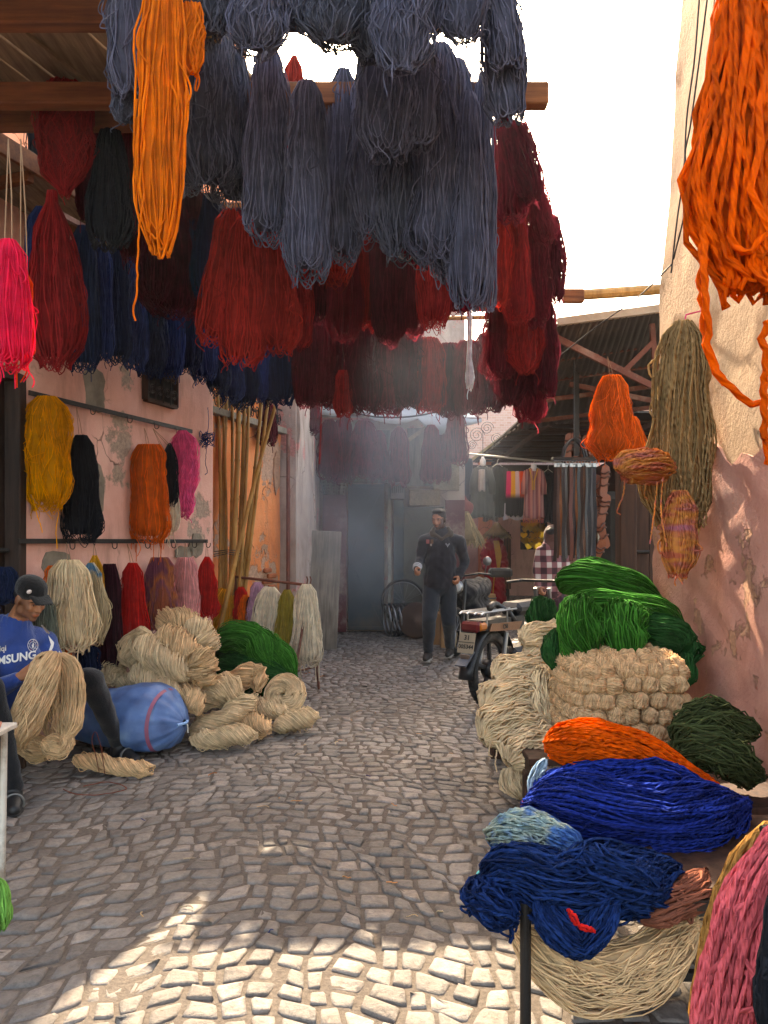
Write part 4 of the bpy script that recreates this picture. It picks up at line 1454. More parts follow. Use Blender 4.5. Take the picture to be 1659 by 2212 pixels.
# second row of long slate skeins
G1 = 'long slate skeins of the second row'
for k, (u, vt, vb, w, Y, mt, pf_) in enumerate([(452, 62, 400, 150, 3.62, Y_slate2, BELL), (508, 110, 440, 85, 3.7, Y_slate2, BELL), (580, 98, 508, 104, 3.56, Y_slate, BELL),
        (664, 176, 590, 100, 3.46, Y_slate, BELL), (742, 150, 556, 84, 3.72, Y_slate, BELL), (812, 130, 500, 120, 3.66, Y_slate, BELL), (835, 40, 330, 120, 3.30, Y_slate, BROAD), (880, 60, 545, 140, 3.62, Y_slate2, BELL),
        (952, 98, 560, 130, 3.55, Y_slate, BELL), (985, 130, 600, 110, 3.68, Y_slate, BELL), (1012, 200, 655, 80, 3.5, Y_slate, BELL), (1042, 160, 668, 58, 3.62, Y_slate, BELL), (905, 90, 310, 90, 3.36, Y_slate, BROAD)]):
    hang(u, vt, vb, w, Y, mt, 'long slate grey skein of the second row, %s from the left' % ORD[k], G1, prof=pf_, strays=9, tails=2, wob=.13, lump=.13, mess=1.3, dens=1.0, depth=.7, fuzz=300, fuzz_r=.2, fuzz_l=1.4)

# bright orange skein
o = hang(352, -70, 545, 100, 2.72, Y_orange, 'long bright orange skein hanging among the slate skeins', prof=[(0, .5), (.1, .75), (.16, .8), (.22, .95), (.5, 1.0), (.75, .98), (.9, .8), (1, .4)], r=.0042, strays=8, tails=0, wob=.12, lump=.1, u2=345)
yarn_obj('loose_end', loose([[P(312, 420, 2.66), P(302, 480, 2.66), P(297, 560, 2.66), P(294, 640, 2.66), P(288, 668, 2.66), P(292, 692, 2.66)]], .0045, 4), Y_orange, o)
yarn_obj('loose_end', loose([[P(398, 300, 2.64), P(403, 190, 2.64), P(400, 215, 2.64), P(405, 228, 2.64)]], .0045, 4), Y_orange, o)
hang(412, 10, 155, 52, 2.78, Y_orange, 'short tangled orange hank beside the long orange skein', prof=FOLD, r=.004, wob=.35, strays=10, lump=.2)

# the dark and red skeins at upper left
hang(88, 195, 365, 58, 4.7, Y_black, 'black skein behind the beams at upper left', prof=BROAD)
hang(140, 178, 415, 122, 3.88, Y_red, 'dark red skein slung over the beams, tied to a second one below', prof=[(0, .45), (.08, .8), (.3, .98), (.6, 1), (.85, .7), (.95, .32), (1, .16)], strays=12, wob=.3, lump=.12, mess=1.5)
hang(112, 412, 782, 132, 3.88, Y_red, 'dark red skein hanging from the one slung over the beams', prof=[(0, .12), (.08, .18), (.2, .5), (.45, .8), (.7, 1), (.92, .85), (1, .5)], u2=120, strays=6, tails=4)
hang(238, 282, 526, 100, 3.92, Y_ink, 'charcoal skein hanging beside the dark red pair', prof=[(0, .4), (.1, .55), (.5, .85), (.85, 1), (1, .7)], strays=6)
hang(196, 262, 470, 62, 4.25, Y_dmaroon, 'dark maroon skein half hidden behind the charcoal skein', prof=BROAD)
hang(286, 262, 560, 60, 4.2, Y_dmaroon, 'dark maroon skein left of the long orange skein', prof=BROAD)
hang(335, 330, 640, 80, 4.5, Y_dmaroon, 'dark maroon skein behind the long orange skein', prof=BROAD)
hang(370, 420, 672, 120, 4.62, Y_dmaroon, 'wide dark maroon skein above the navy row', prof=BROAD, tails=6)
hang(450, 420, 640, 70, 4.5, Y_navy2, 'navy skein between the maroon and the red skeins', prof=BROAD)
hang(415, 160, 470, 40, 4.3, Y_plum, 'plum skein seen between orange and slate skeins', prof=BROAD)

# the red skeins in front of the navy row
GR = 'red skeins in the middle'
for k, (u, vt, vb, w, Y, u2) in enumerate([(500, 452, 735, 92, 4.2, 470), (528, 470, 778, 92, 4.14, 518), (592, 470, 752, 105, 4.18, 590), (632, 500, 745, 70, 4.3, 640), (560, 468, 740, 70, 4.3, 560)]):
    hang(u, vt, vb, w, Y, Y_madder if k < 3 else Y_red, 'madder red skein below the slate skeins, %s from the left' % ORD[[0, 1, 3, 4, 2][k]], GR, prof=BELL, cord=P(u, 366, Y), u2=u2, strays=7, tails=3, wob=.15)
hang(636, 120, 480, 60, 4.75, Y_madder, 'red skein glowing between two slate skeins near the sky gap', prof=[(0, .1), (.05, .5), (.3, .8), (.7, 1), (1, .7)])
hang(722, 186, 600, 90, 4.8, Y_madder, 'red skein glowing behind the gap right of the rounded slate skein', prof=BROAD)

# middle row of maroon skeins
GM = 'maroon skeins of the middle row'
for k, (u, vb, w) in enumerate([(395, 660, 70), (450, 685, 66), (515, 700, 72), (575, 690, 72), (640, 712, 66), (692, 690, 62), (742, 728, 66), (792, 700, 60), (838, 732, 68), (888, 716, 62), (936, 700, 66), (985, 668, 58), (1024, 660, 54)]):
    hang(u, 452, vb, w, 5.15 + .12 * (k % 2) - .06, (Y_maroon, Y_dmaroon, Y_red)[(k * 2) % 3], 'maroon skein of the middle row, %s from the left' % ORD[k], GM, prof=BROAD, strays=7, tails=2, wob=.13, lump=.14, dens=1.2, sides=2, core=.72, rho=(.8, 1.16), fuzz=500, fuzz_r=.3, fuzz_l=1.5)

# back row of dark red skeins with sunlit edges
GB = 'dark red skeins of the back row'
for k, (u, vt, vb, w) in enumerate([(660, 690, 872, 52), (692, 690, 868, 66), (722, 690, 874, 66), (742, 800, 896, 36), (786, 690, 884, 74), (838, 690, 889, 78), (882, 700, 874, 60), (926, 730, 883, 68), (972, 742, 893, 62), (1014, 736, 888, 64), (1058, 720, 884, 62)]):
    hang(u, vt, vb, w, 6.4 + .05 * (k % 3 - 1), (Y_dmaroon, Y_maroon, Y_dmaroon, Y_red)[k % 4], 'dark red skein of the sunlit-edged back row, %s from the left' % ORD[k], GB, prof=BROAD, strays=7, tails=3, tail_len=.16, wob=.1, lump=.1, dens=1.3, sides=2, core=.7, rho=(.8, 1.16), fuzz=900, fuzz_r=.3, fuzz_l=1.5)
hang(612, 690, 868, 54, 6.4, Y_navy2, 'dark navy skein added at the left end of the back row to block sun', GB, prof=BROAD, sides=2, core=.75)  # added to close a gap that let sun reach the cobbles
o = MB().tube([P(560, 686, 6.4), P(820, 690, 6.4), P(1130, 684, 6.4)], .018, 8).build('hanging_pole', M_bamboo)
tag(o, 'pole carrying the back row of dark red skeins', 'pole')

# tall cascade of maroon skeins on the right
GC = 'maroon skeins of the right-hand cascade'
for k, (u, vt, vb, w, Y, mt, u2) in enumerate([(1076, 362, 655, 60, 4.9, Y_madder, 1080), (1088, 245, 470, 70, 4.66, Y_maroon, 1108), (1112, 272, 430, 62, 4.6, Y_dmaroon, 1150), (1146, 380, 520, 64, 5.05, Y_maroon, 1178), (1184, 470, 645, 56, 5.15, Y_dmaroon, 1198),
        (1112, 440, 690, 62, 4.95, Y_red, 1118), (1152, 500, 700, 64, 5.1, Y_maroon, 1160), (1080, 600, 810, 70, 5.25, Y_maroon, 1078), (1128, 650, 800, 66, 5.2, Y_red, 1136), (1170, 640, 850, 66, 5.3, Y_dmaroon, 1172), (1112, 720, 870, 70, 5.35, Y_dmaroon, 1104), (1150, 740, 905, 66, 5.38, Y_maroon, 1142)]):
    hang(u, vt, vb, w, Y, mt, 'maroon skein of the tall cascade at the right, %s from the top' % ORD[k], GC, prof=BELL if k % 2 else FOLD, u2=u2, strays=8, tails=2, wob=.16, lump=.14, mess=1.2, dens=1.2, sides=2, core=.72, rho=(.8, 1.16), fuzz=500, fuzz_r=.3, fuzz_l=1.5)
o = MB().tube([P(1050, 455, 5.2), P(1128, 660, 5.35), P(1150, 800, 5.42)], .006, 6).build('hanging_rope', M_rope)
tag(o, 'rope inside the maroon cascade that the lower skeins are tied to', 'rope')

# navy skeins along the left wall
GN = 'navy skeins along the left wall'
def nav_y(u, off=.48):
    k = (u - U0) / FPX
    return (-2.28 + off - .345 * 4.93) / (k - .345)
for k, (u, vb, w) in enumerate([(88, 700, 74), (180, 792, 70), (214, 772, 62), (252, 776, 62), (290, 792, 58), (326, 806, 70), (368, 806, 62), (404, 800, 58), (440, 818, 56), (470, 842, 56), (500, 862, 54), (526, 876, 56), (554, 864, 50), (584, 870, 48)]):
    Y = nav_y(u, .48 + .05 * (k % 2))
    hang(u, V0 - (3.32 - CAMZ) / Y * FPX, vb, w, Y, (Y_navy, Y_navy2)[k % 2], 'navy skein of the row along the left wall, %s from the left' % ORD[k], GN, prof=BELL if k < 4 else BROAD, strays=5, tails=2, wob=.13, sides=2 if k > 9 else 3)
o = MB().bar((LX(4.5) + .48, 4.5, 3.34), (LX(7.4) + .5, 7.4, 3.34), .03, .03).build('hanging_rail', M_rust)
tag(o, 'rail along the left wall that the navy skeins hang from', 'rail')

# violet-looking skeins under the awning
GP = 'maroon skeins under the awning'
for k, (u, vt, vb, w, Y) in enumerate([(665, 838, 935, 58, 10.0), (712, 906, 1034, 52, 10.45), (742, 896, 1040, 48, 10.52), (786, 906, 1030, 66, 10.4), (818, 930, 1036, 44, 10.52), (862, 924, 1046, 48, 10.4), (932, 918, 1040, 46, 10.45), (956, 930, 1036, 38, 10.52), (985, 884, 1002, 52, 10.35)]):
    hang(u, vt, vb, w, Y, Y_maroon, 'dusky maroon skein under the awning, %s from the left' % ORD[k], GP, prof=BELL, cord=P(u, 892, Y), strays=3, tails=2, dens=.8)
hang(577, 868, 958, 44, 8.2, Y_maroon, 'dusky maroon skein hanging by the grille behind the bamboo', cord=P(577, 800, 8.2), prof=BELL)

# neon pink and coral at the left edge
hang(18, 518, 785, 104, 2.45, Y_neon, 'neon pink skein at the left edge', prof=BELL, r=.0026, dens=1.2, strays=12, tails=6, tail_len=.14, cord=P(18, 300, 2.5))
hang(52, 590, 768, 44, 2.6, Y_coral, 'coral orange skein behind the neon pink one', prof=BELL, r=.003, tails=4, cord=P(45, 300, 2.6))
# white sunlit tassel among the red ones
hang(1014, 640, 836, 20, 5.75, yarn('white_tassel_wool', '#e4e6f0', transl=.4), 'thin white tassel of yarn glowing in the sun', prof=[(0, .5), (.3, .45), (.7, .5), (.9, 1), (1, .6)], dens=2.0, strays=5)

# ------------------------------------------------------------ yarn on the rails of the left wall
def wall_hang(u, vt, vb, w, mat, label, off=.12, **kw):
    Y = left_at(u, vt, off).y
    return hang(u, vt, vb, w, Y, mat, label, depth=kw.pop('depth', .5), **kw)
def up_to(u, v, off=.06): return left_at(u, v, off)
o = wall_hang(102, 856, 1092, 100, Y_amber, 'big fluffy amber skein hanging from the upper rail', prof=[(0, .35), (.08, .75), (.3, .98), (.7, 1), (.93, .9), (1, .6)], tails=8, strays=14, r=.0026, dens=1.3, wob=.2)
yarn_obj('loose_end', loose([[left_at(122, 1080, .12), left_at(126, 1110, .12), left_at(121, 1150, .12), left_at(124, 1185, .12)]], .004, 5), Y_amber, o)
yarn_obj('loose_end', loose([[left_at(70, 1070, .12), left_at(80, 1110, .12), left_at(92, 1150, .12)]], .004, 5), Y_amber, o)
wall_hang(175, 940, 1162, 84, Y_black, 'black skein hanging by a long cord from the upper rail', cord=up_to(165, 880), prof=BELL, strays=5)
wall_hang(320, 960, 1165, 84, Y_orange2, 'orange skein with dangling ends hanging from the upper rail', cord=up_to(312, 925), tails=10, tail_len=.22, prof=BROAD)
wall_hang(368, 1000, 1150, 34, Y_white, 'white skein tucked behind the orange one on the upper rail', off=.09, cord=up_to(330, 925), tails=5, tail_len=.2)
wall_hang(366, 958, 1090, 36, Y_black, 'thin black skein between the orange and the hot pink skeins', off=.10, cord=up_to(330, 925))
wall_hang(394, 930, 1112, 72, Y_pink, 'hot pink skein at the right end of the upper rail', prof=[(0, .2), (.1, .6), (.35, .95), (.55, .9), (.75, .7), (.95, .6), (1, .4)], strays=12, r=.003, wob=.3, lump=.2)
wall_hang(8, 1225, 1300, 66, Y_navy2, 'dark navy skein at the left edge behind the seated man', off=.2, prof=BROAD)
wall_hang(92, 1290, 1480, 60, Y_sage, 'sage grey skein behind the seated man', off=.16, prof=BROAD)
wall_hang(116, 1222, 1300, 40, Y_orange2, 'orange skein half hidden behind the big cream skein', off=.10, prof=BROAD)
wall_hang(138, 1400, 1450, 30, Y_orange2, 'end of an orange skein showing below the big cream skein', off=.08, prof=BROAD)
wall_hang(150, 1210, 1398, 108, Y_cream, 'big cream skein of thick yarn on the lower rail', off=.22, prof=[(0, .35), (.07, .62), (.3, .85), (.7, 1), (.93, .95), (1, .7)], r=.005, dens=1.2, depth=.6, cord=up_to(143, 1172))
wall_hang(196, 1216, 1385, 66, Y_creamblue, 'cream skein streaked with blue beside the big cream one', off=.14, prof=[(0, .2), (.1, .5), (.35, .8), (.6, 1), (.85, .9), (1, .5)], u2=205, r=.0035, wob=.25)
wall_hang(205, 1200, 1372, 46, Y_gold, 'golden yellow skein on the lower rail', off=.09, cord=up_to(203, 1175))
wall_hang(190, 1395, 1455, 52, Y_navy2, 'black-blue skein near the floor under the cream skeins', off=.09, prof=BROAD)
wall_hang(236, 1218, 1446, 48, Y_plum, 'dark plum skein on the lower rail', off=.11, prof=BROAD, tails=6)
wall_hang(286, 1216, 1402, 64, Y_scarlet, 'scarlet skein alone in the middle of the lower rail', cord=up_to(275, 1175), prof=BELL, tails=5)
wall_hang(345, 1204, 1356, 66, Y_tie, 'tie-dyed rust and mauve skein on the lower rail', cord=up_to(345, 1172), prof=BROAD)
wall_hang(401, 1204, 1346, 56, Y_rose, 'pale rose skein on the lower rail', cord=up_to(400, 1172), prof=BROAD, r=.004)
wall_hang(447, 1203, 1332, 52, Y_scarlet, 'scarlet skein at the far end of the lower rail', cord=up_to(446, 1172), prof=[(0, .15), (.1, .5), (.4, .85), (.7, .95), (.85, 1), (1, .6)], lump=.2)

# free-standing rack of yarn
def rack():
    a, b = P(508, 1246, 7.35), P(666, 1264, 7.0)
    root = empty('yarn_rack', (b.x, b.y, 0), 'low rusty iron rack holding yarn beside the green heap', 'rack')
    MB().tube([a, b], .013, 8).build('rail', M_rust, root)
    MB().tube([b, P(676, 1360, 7.05), P(689, 1488, 7.15)], .012, 8).build('leg', M_rust, root)
    MB().tube([b, P(650, 1380, 6.9), P(632, 1478, 6.85)], .012, 8).build('leg', M_rust, root)
    MB().tube([a, (a.x + .06, a.y - .12, .02)], .012, 8).build('leg', M_rust, root)
    MB().tube([a, (a.x - .06, a.y + .12, .02)], .012, 8).build('leg', M_rust, root)
    MB().tube([P(632, 1452, 6.95), P(686, 1440, 7.12)], .009, 8).build('stretcher', M_rust, root)
    for k in (0, 1):
        p = b + Vector((.015 * (2 * k - 1), 0, 0))
        MB().tube([p, p + Vector((.01, 0, .05)), p + Vector((.0, 0, .08))], .006, 6).build('prong', M_rust, root)
    return a, b
ra, rb = rack()
def rk(t): return ra.lerp(rb, t).y - .03
GK = 'skeins on the low rack'
for (t, u, vt, vb, w, mt, lab, kw) in [(.0, 486, 1272, 1372, 78, Y_gold, 'golden skein at the left end of the low rack', dict(u2=462, cord=ra)),
        (.1, 520, 1268, 1345, 34, Y_scarlet, 'scarlet skein half hidden on the low rack', {}), (.16, 530, 1285, 1355, 34, Y_orange2, 'orange skein half hidden on the low rack', {}), (.2, 540, 1290, 1360, 26, Y_plum, 'plum skein half hidden on the low rack', {}),
        (.32, 556, 1258, 1352, 46, Y_mauve, 'mauve pink skein on the low rack', {}), (.45, 582, 1268, 1400, 70, Y_white, 'large white skein in the middle of the low rack', dict(u2=574)),
        (.72, 620, 1274, 1415, 44, Y_olive, 'olive yellow skein on the low rack', dict(u2=616)), (.95, 662, 1262, 1432, 66, Y_white, 'white skein with ragged ends at the right end of the low rack', dict(tails=14, tail_len=.25, strays=10))]:
    kw = dict(kw); kw.setdefault('prof', BELL)
    hang(u, vt, vb, w, rk(t), mt, lab, GK, **kw)

# ------------------------------------------------------------ yarn on the right
hang(1322, 812, 985, 108, 5.4, Y_orange2, 'orange skein hanging under the tin roof on the right', cord=P(1312, 770, 5.4), prof=[(0, .35), (.1, .55), (.4, .75), (.6, .82), (.75, .95), (.9, 1), (1, .7)], strays=10, wob=.2, r=.0032)
hang(1368, 900, 985, 34, 5.45, Y_orange2, 'loose orange strand bunch falling right of the orange skein under the roof', prof=BELL, u2=1385, strays=4)
TY = 4.0
PLY[0] = True
o = hang(1478, 694, 1120, 138, TY, Y_tan, 'large tan skein of thick yarn on the right wall', prof=[(0, .22), (.05, .5), (.18, .78), (.45, .9), (.75, 1.0), (.92, .95), (1, .62)], r=.0065, dens=1.5, strays=8, tails=4, u2=1462, depth=.5, wob=.08)
for pth in ([P(1505, 1060, 3.95), P(1512, 1100, 3.95), P(1520, 1140, 3.95)], [P(1515, 1040, 3.94), P(1525, 1090, 3.94), P(1524, 1135, 3.94)], [P(1420, 770, 4.0), P(1402, 790, 4.0), P(1407, 815, 4.0), P(1425, 800, 4.0)]):
    yarn_obj('loose_end', loose([pth], .0055, 6), Y_tan, o)
MB().tube([P(1478, 700, TY), P(1482, 680, TY), (RX - .01, TY + .1, P(0, 655, TY).z)], .004, 6).build('cord', paint('magenta_cord', '#d0306c', bump=0), o)
hang(1468, 1060, 1240, 80, 3.8, Y_sunset, 'sunset coloured skein hanging below the tan one', prof=[(0, .35), (.15, .7), (.5, .95), (.8, 1), (1, .5)], r=.005, strays=6, tails=5, tail_len=.08, u2=1464)
d_ = bundle([P(1340, 1020, 3.75), P(1350, 1010, 3.75), P(1390, 1008, 3.78), P(1425, 1010, 3.82), P(1440, 1012, 3.84)], [(px(14, 3.8), px(14, 3.8)), (px(30, 3.8), px(30, 3.8)), (px(36, 3.8), px(36, 3.8)), (px(33, 3.8), px(33, 3.8)), (px(20, 3.8), px(20, 3.8))], n=46, r=.005, ref=(0, 0, 1), seed=61, strays=3, wob=.06, lump=.05)
o = yarn_obj('wool_skein', d_, Y_sunset)
tag(o, 'sunset coloured hank tucked sideways through the tan skein', 'yarn')
yarn_obj('loose_end', loose([[P(1350, 1040, 3.72), P(1345, 1075, 3.72), P(1333, 1105, 3.72), P(1340, 1112, 3.72)], [P(1395, 1045, 3.72), P(1392, 1070, 3.72), P(1399, 1078, 3.72)], [P(1432, 1030, 3.74), P(1428, 1100, 3.74), P(1440, 1180, 3.74)], [P(1420, 1040, 3.74), P(1414, 1100, 3.74), P(1404, 1175, 3.74)]], .0035, 7), Y_sunset, o)
# near orange skein, upper right
NY = 1.22
o = hang(1640, -160, 600, 250, NY, Y_flame, 'big orange skein of thick yarn close by at the upper right', r=.0052, dens=2.2, prof=[(0, .3), (.15, .5), (.35, .68), (.6, .9), (.82, 1.0), (.94, .85), (1, .5)], strays=12, tails=0, wob=.16, lump=.1, depth=.6, u2=1632, mess=1.5, sides=5, fuzz=4000, fuzz_l=.4, fuzz_r=.035, rho=(.8, 1.15), core=.74)
yarn_obj('loose_end', loose([[P(1522, 470, 1.2), P(1520, 560, 1.18), P(1524, 680, 1.18), P(1532, 760, 1.18), P(1560, 820, 1.18), P(1610, 868, 1.18), P(1655, 868, 1.19), P(1690, 840, 1.2)],
                             [P(1525, 480, 1.2), P(1515, 600, 1.19), P(1520, 700, 1.19), P(1538, 780, 1.19), P(1570, 826, 1.19)],
                             [P(1660, 700, 1.16), P(1648, 740, 1.16), P(1655, 800, 1.16), P(1648, 850, 1.16), P(1655, 1000, 1.16)]], .0056, 8, 6), Y_flame, o)

PLY[0] = False; PLY[1].clear()

# ------------------------------------------------------------ bamboo poles leaning in the recess
def bamboo(u0, v0, u1, v1, Y0, Y1, r, label):
    a, b = P(u0, v0, Y0), P(u1, v1, Y1)
    if a.z < .02: a.z = .02
    n = 26
    pts, rs = [], []
    nodes = [i / 9 + rnd.uniform(-.02, .02) for i in range(10)]
    g = random.Random(u0 * 7 + u1)
    cx, cy = g.uniform(-.03, .03), g.uniform(-.03, .03)
    ts = sorted(set([i / n for i in range(n + 1)] + [max(0, min(1, q + d)) for q in nodes for d in (-.006, 0, .006)]))
    for t in ts:
        p = a.lerp(b, t) + Vector((cx, cy, 0)) * math.sin(math.pi * t)
        k = 1.0
        if any(abs(t - q) < .003 for q in nodes): k = 1.22
        pts.append(p); rs.append(r * (1.05 - .35 * t) * k)
    o = MB().tube(pts, rs, 8).build('bamboo_pole', M_bamboo, smooth=True)
    tag(o, label, 'bamboo pole', 'bamboo poles leaning in the recess')
LB = ['leftmost', 'second', 'third', 'fourth', 'fifth', 'sixth', 'seventh', 'eighth', 'ninth']
for k, (u0, u1, r) in enumerate([(470, 468, .020), (484, 478, .018), (478, 492, .026), (492, 502, .020), (488, 518, .030), (500, 530, .024), (506, 540, .020), (498, 572, .022), (510, 590, .020)]):
    bamboo(u0, 1440, u1, 800 - 10 * (k % 3), 7.25 + .05 * (k % 3), 7.45 + .05 * (k % 4), r, 'dry bamboo pole in the recess, %s from the left of the upright bundle' % LB[k])
bamboo(470, 1380, 640, 720, 7.0, 7.3, .021, 'slanting bamboo pole leaning across the front of the bundle')
st_ = MB()
for k in range(3):
    st_.tube([P(462, 1192 + 5 * k, 7.18), P(490, 1188 + 4 * k, 7.08), P(520, 1190 + 6 * k, 7.16)], .004, 5)
o = st_.build('binding_wire', M_wire); tag(o, 'dark wire tied round the bamboo poles', 'wire')

# tangled coloured string hung at the wall corner
tg = []
g_ = random.Random(8)
for k in range(9):
    c = left_at(447, 950, .05)
    tg.append([c + Vector((g_.uniform(-.07, .07), g_.uniform(-.04, .04), g_.uniform(-.08, .08))) for _ in range(6)])
tg.append([left_at(449, 880, .04), left_at(451, 910, .04), left_at(447, 945, .04)])
tg.append([left_at(447, 960, .04), left_at(444, 1000, .05), left_at(448, 1020, .05), left_at(443, 1025, .05)])
o = yarn_obj('string_tangle', loose(tg, .0035, 3), Y_navy); tag(o, 'tangle of dark blue string hung at the corner of the pink wall', 'string')

# ------------------------------------------------------------ hanks lying about
def hank(name, pts, wpx, mat, label, Y=None, group=None, n=None, r=.0032, twist=0.0, flat=.8, prof=None, seed=None, ref=(0, 0, 1), parent=None, **kw):
    """a hank lying along pts = [(u, v, Y), ...]"""
    SEED[0] += 1
    pp = [p.copy() if isinstance(p, Vector) else P(*p) for p in pts]
    Ym = sum(p.y for p in pp) / len(pp)
    w = px(wpx, Ym) / 2
    k = len(pp)
    # resample so that the ends can round off
    c, _ = spline(pp, [[0]] * k, 9)
    fs = prof or [.22, .80, .98, 1.0, .98, 1.0, .98, .80, .30]
    per = math.pi * w * (1 + flat)
    n = n or int(max(24, min(100, .55 * per / (2 * r))))
    L = np.linalg.norm(np.diff(c, axis=0), axis=1).sum()
    a = c[0] - (c[1] - c[0]) * .35; b = c[-1] + (c[-1] - c[-2]) * .35
    kw.setdefault('rho', (.82, 1.14)); kw.setdefault('core', .8); kw.setdefault('strays', 5); kw.setdefault('lump', .12); kw.setdefault('wob', .12)
    d = bundle([tuple(x) for x in c], [(w * flat * f, w * f) for f in fs], n=n, r=r, seed=seed or SEED[0], ref=ref, twist=twist, seg=int(max(10, min(26, L / .035))), **kw)
    if parent == 'data': return d
    o = yarn_obj(name, d, mat, parent)
    if parent is None: tag(o, label, 'yarn', group)
    return o

GW = 'cream hanks heaped on the cobbles'
W_ = [
 ('cream hank at the very top of the heap', [(340, 1352, 5.85), (385, 1338, 5.8), (435, 1362, 5.75)], 58, 1.5),
 ('cream hank draped over the right of the heap top', [(405, 1345, 5.6), (440, 1375, 5.55), (446, 1412, 5.5)], 58, 1.2),
 ('cream hank lying slantwise across the front of the heap', [(300, 1385, 5.45), (345, 1420, 5.32), (400, 1462, 5.25)], 66, 1.6),
 ('cream hank above the slanting one in the heap', [(345, 1368, 5.5), (390, 1398, 5.4), (425, 1428, 5.35)], 66, 1.4),
 ('cream hank bent round the left shoulder of the heap', [(330, 1372, 5.55), (292, 1392, 5.5), (288, 1440, 5.42)], 56, 1.0),
 ('cream hank slanting down to the blue sack', [(292, 1442, 5.38), (340, 1480, 5.25), (392, 1512, 5.18)], 58, 1.5),
 ('cream hank bulging on the right flank of the heap', [(425, 1408, 5.38), (440, 1440, 5.32), (428, 1478, 5.3)], 66, 1.2),
 ('small cream hank at the left end of the heap', [(262, 1430, 5.6), (240, 1452, 5.5), (246, 1475, 5.42)], 46, .9),
 ('cream hank lying low behind the blue sack', [(248, 1470, 5.5), (300, 1482, 5.45), (350, 1500, 5.4)], 44, 1.4),
 ('cream hank looped below the heap', [(382, 1515, 5.25), (412, 1500, 5.2), (428, 1540, 5.15)], 46, 1.0),
 ('cream hank hidden under the heap', [(300, 1478, 5.75), (360, 1460, 5.75), (440, 1470, 5.7)], 110, .5),
 ('thick cream hank in the middle of the heap', [(425, 1520, 5.5), (470, 1490, 5.48), (520, 1500, 5.5)], 72, .8),
 ('cream hank folded to a point beside the green heap', [(480, 1492, 5.75), (520, 1466, 5.72), (552, 1450, 5.75), (556, 1490, 5.72)], 50, .6),
 ('cream hank stretched along the front right of the heap', [(412, 1582, 5.3), (470, 1560, 5.32), (520, 1532, 5.42), (548, 1508, 5.5)], 52, 1.6),
 ('twisted cream hank lying at the very front of the heap', [(412, 1594, 5.15), (450, 1598, 5.12), (500, 1588, 5.14), (552, 1588, 5.18)], 44, 2.6),
 ('cream hank squeezed between the front hanks', [(500, 1560, 5.45), (545, 1562, 5.42), (580, 1578, 5.35)], 46, 1.6),
 ('cream hank reaching farthest right on the cobbles', [(590, 1572, 5.5), (640, 1556, 5.55), (684, 1545, 5.6)], 44, 2.2),
 ('cream hank behind the front hanks', [(540, 1525, 5.7), (580, 1530, 5.65), (620, 1540, 5.6)], 46, 1.2),
]
for k, (lab, pts, w, tw) in enumerate(W_):
    rope = [.28, .88, .84, 1.04, .86, 1.04, .84, .9, .32] if k % 2 else [.28, .84, 1.0, .9, 1.05, .9, 1.0, .84, .32]
    o = hank('cream_hank', pts, w, Y_cream if k % 3 else Y_cream2, lab, group=GW, twist=2.0 + tw * 2.6, lump=.14, wob=.07, strays=6, r=.0031, mess=.8, flat=.95, core=.86, prof=rope)
# a coiled one
ring = [(P(615, 1500, 5.75) + Vector((.085 * math.cos(a), .04 * math.sin(a), .085 * math.sin(a) * .9))) for a in [x * 2 * math.pi / 11 for x in range(12)]]
o = yarn_obj('cream_hank', bundle([tuple(p) for p in ring], [(.07, .066)] * 12, n=60, r=.0032, seed=77, ref=(0, 1, 0), seg=30, strays=8, twist=3), Y_cream)
tag(o, 'coiled cream hank at the right end of the heap', 'yarn', GW)
o = hank('cream_hank', [(162, 1640, 4.62), (205, 1645, 4.6), (250, 1655, 4.58), (300, 1660, 4.56), (326, 1662, 4.55)], 46, Y_cream2, 'single twisted cream hank lying on the cobbles by the seated man', twist=8.5, lump=.05, prof=[.5, .92, .85, 1, .82, 1, .84, .95, .5], core=.8)
GG = 'green skeins of the left heap'
hank('green_skein', [(470, 1400, 6.25), (510, 1375, 6.2), (560, 1390, 6.15), (585, 1440, 6.05)], 74, Y_green, 'upper green skein in the heap beside the low rack', group=GG, r=.0028, n=85, strays=10)
hank('green_skein', [(505, 1362, 6.35), (560, 1385, 6.25), (610, 1425, 6.15), (634, 1462, 6.1)], 66, Y_green, 'right-hand green skein in the heap beside the low rack', group=GG, r=.0028, n=85, strays=10)
hank('green_skein', [(465, 1440, 6.2), (520, 1450, 6.1), (580, 1468, 6.0), (630, 1480, 6.0)], 80, Y_dgreen, 'lower green skein in the heap beside the low rack', group=GG, r=.0028, n=85)

hank('green_skein', [(470, 1425, 6.45), (530, 1425, 6.4), (600, 1450, 6.3)], 120, Y_dgreen, 'green skein at the bottom back of the heap beside the low rack', group=GG, r=.003, n=110)
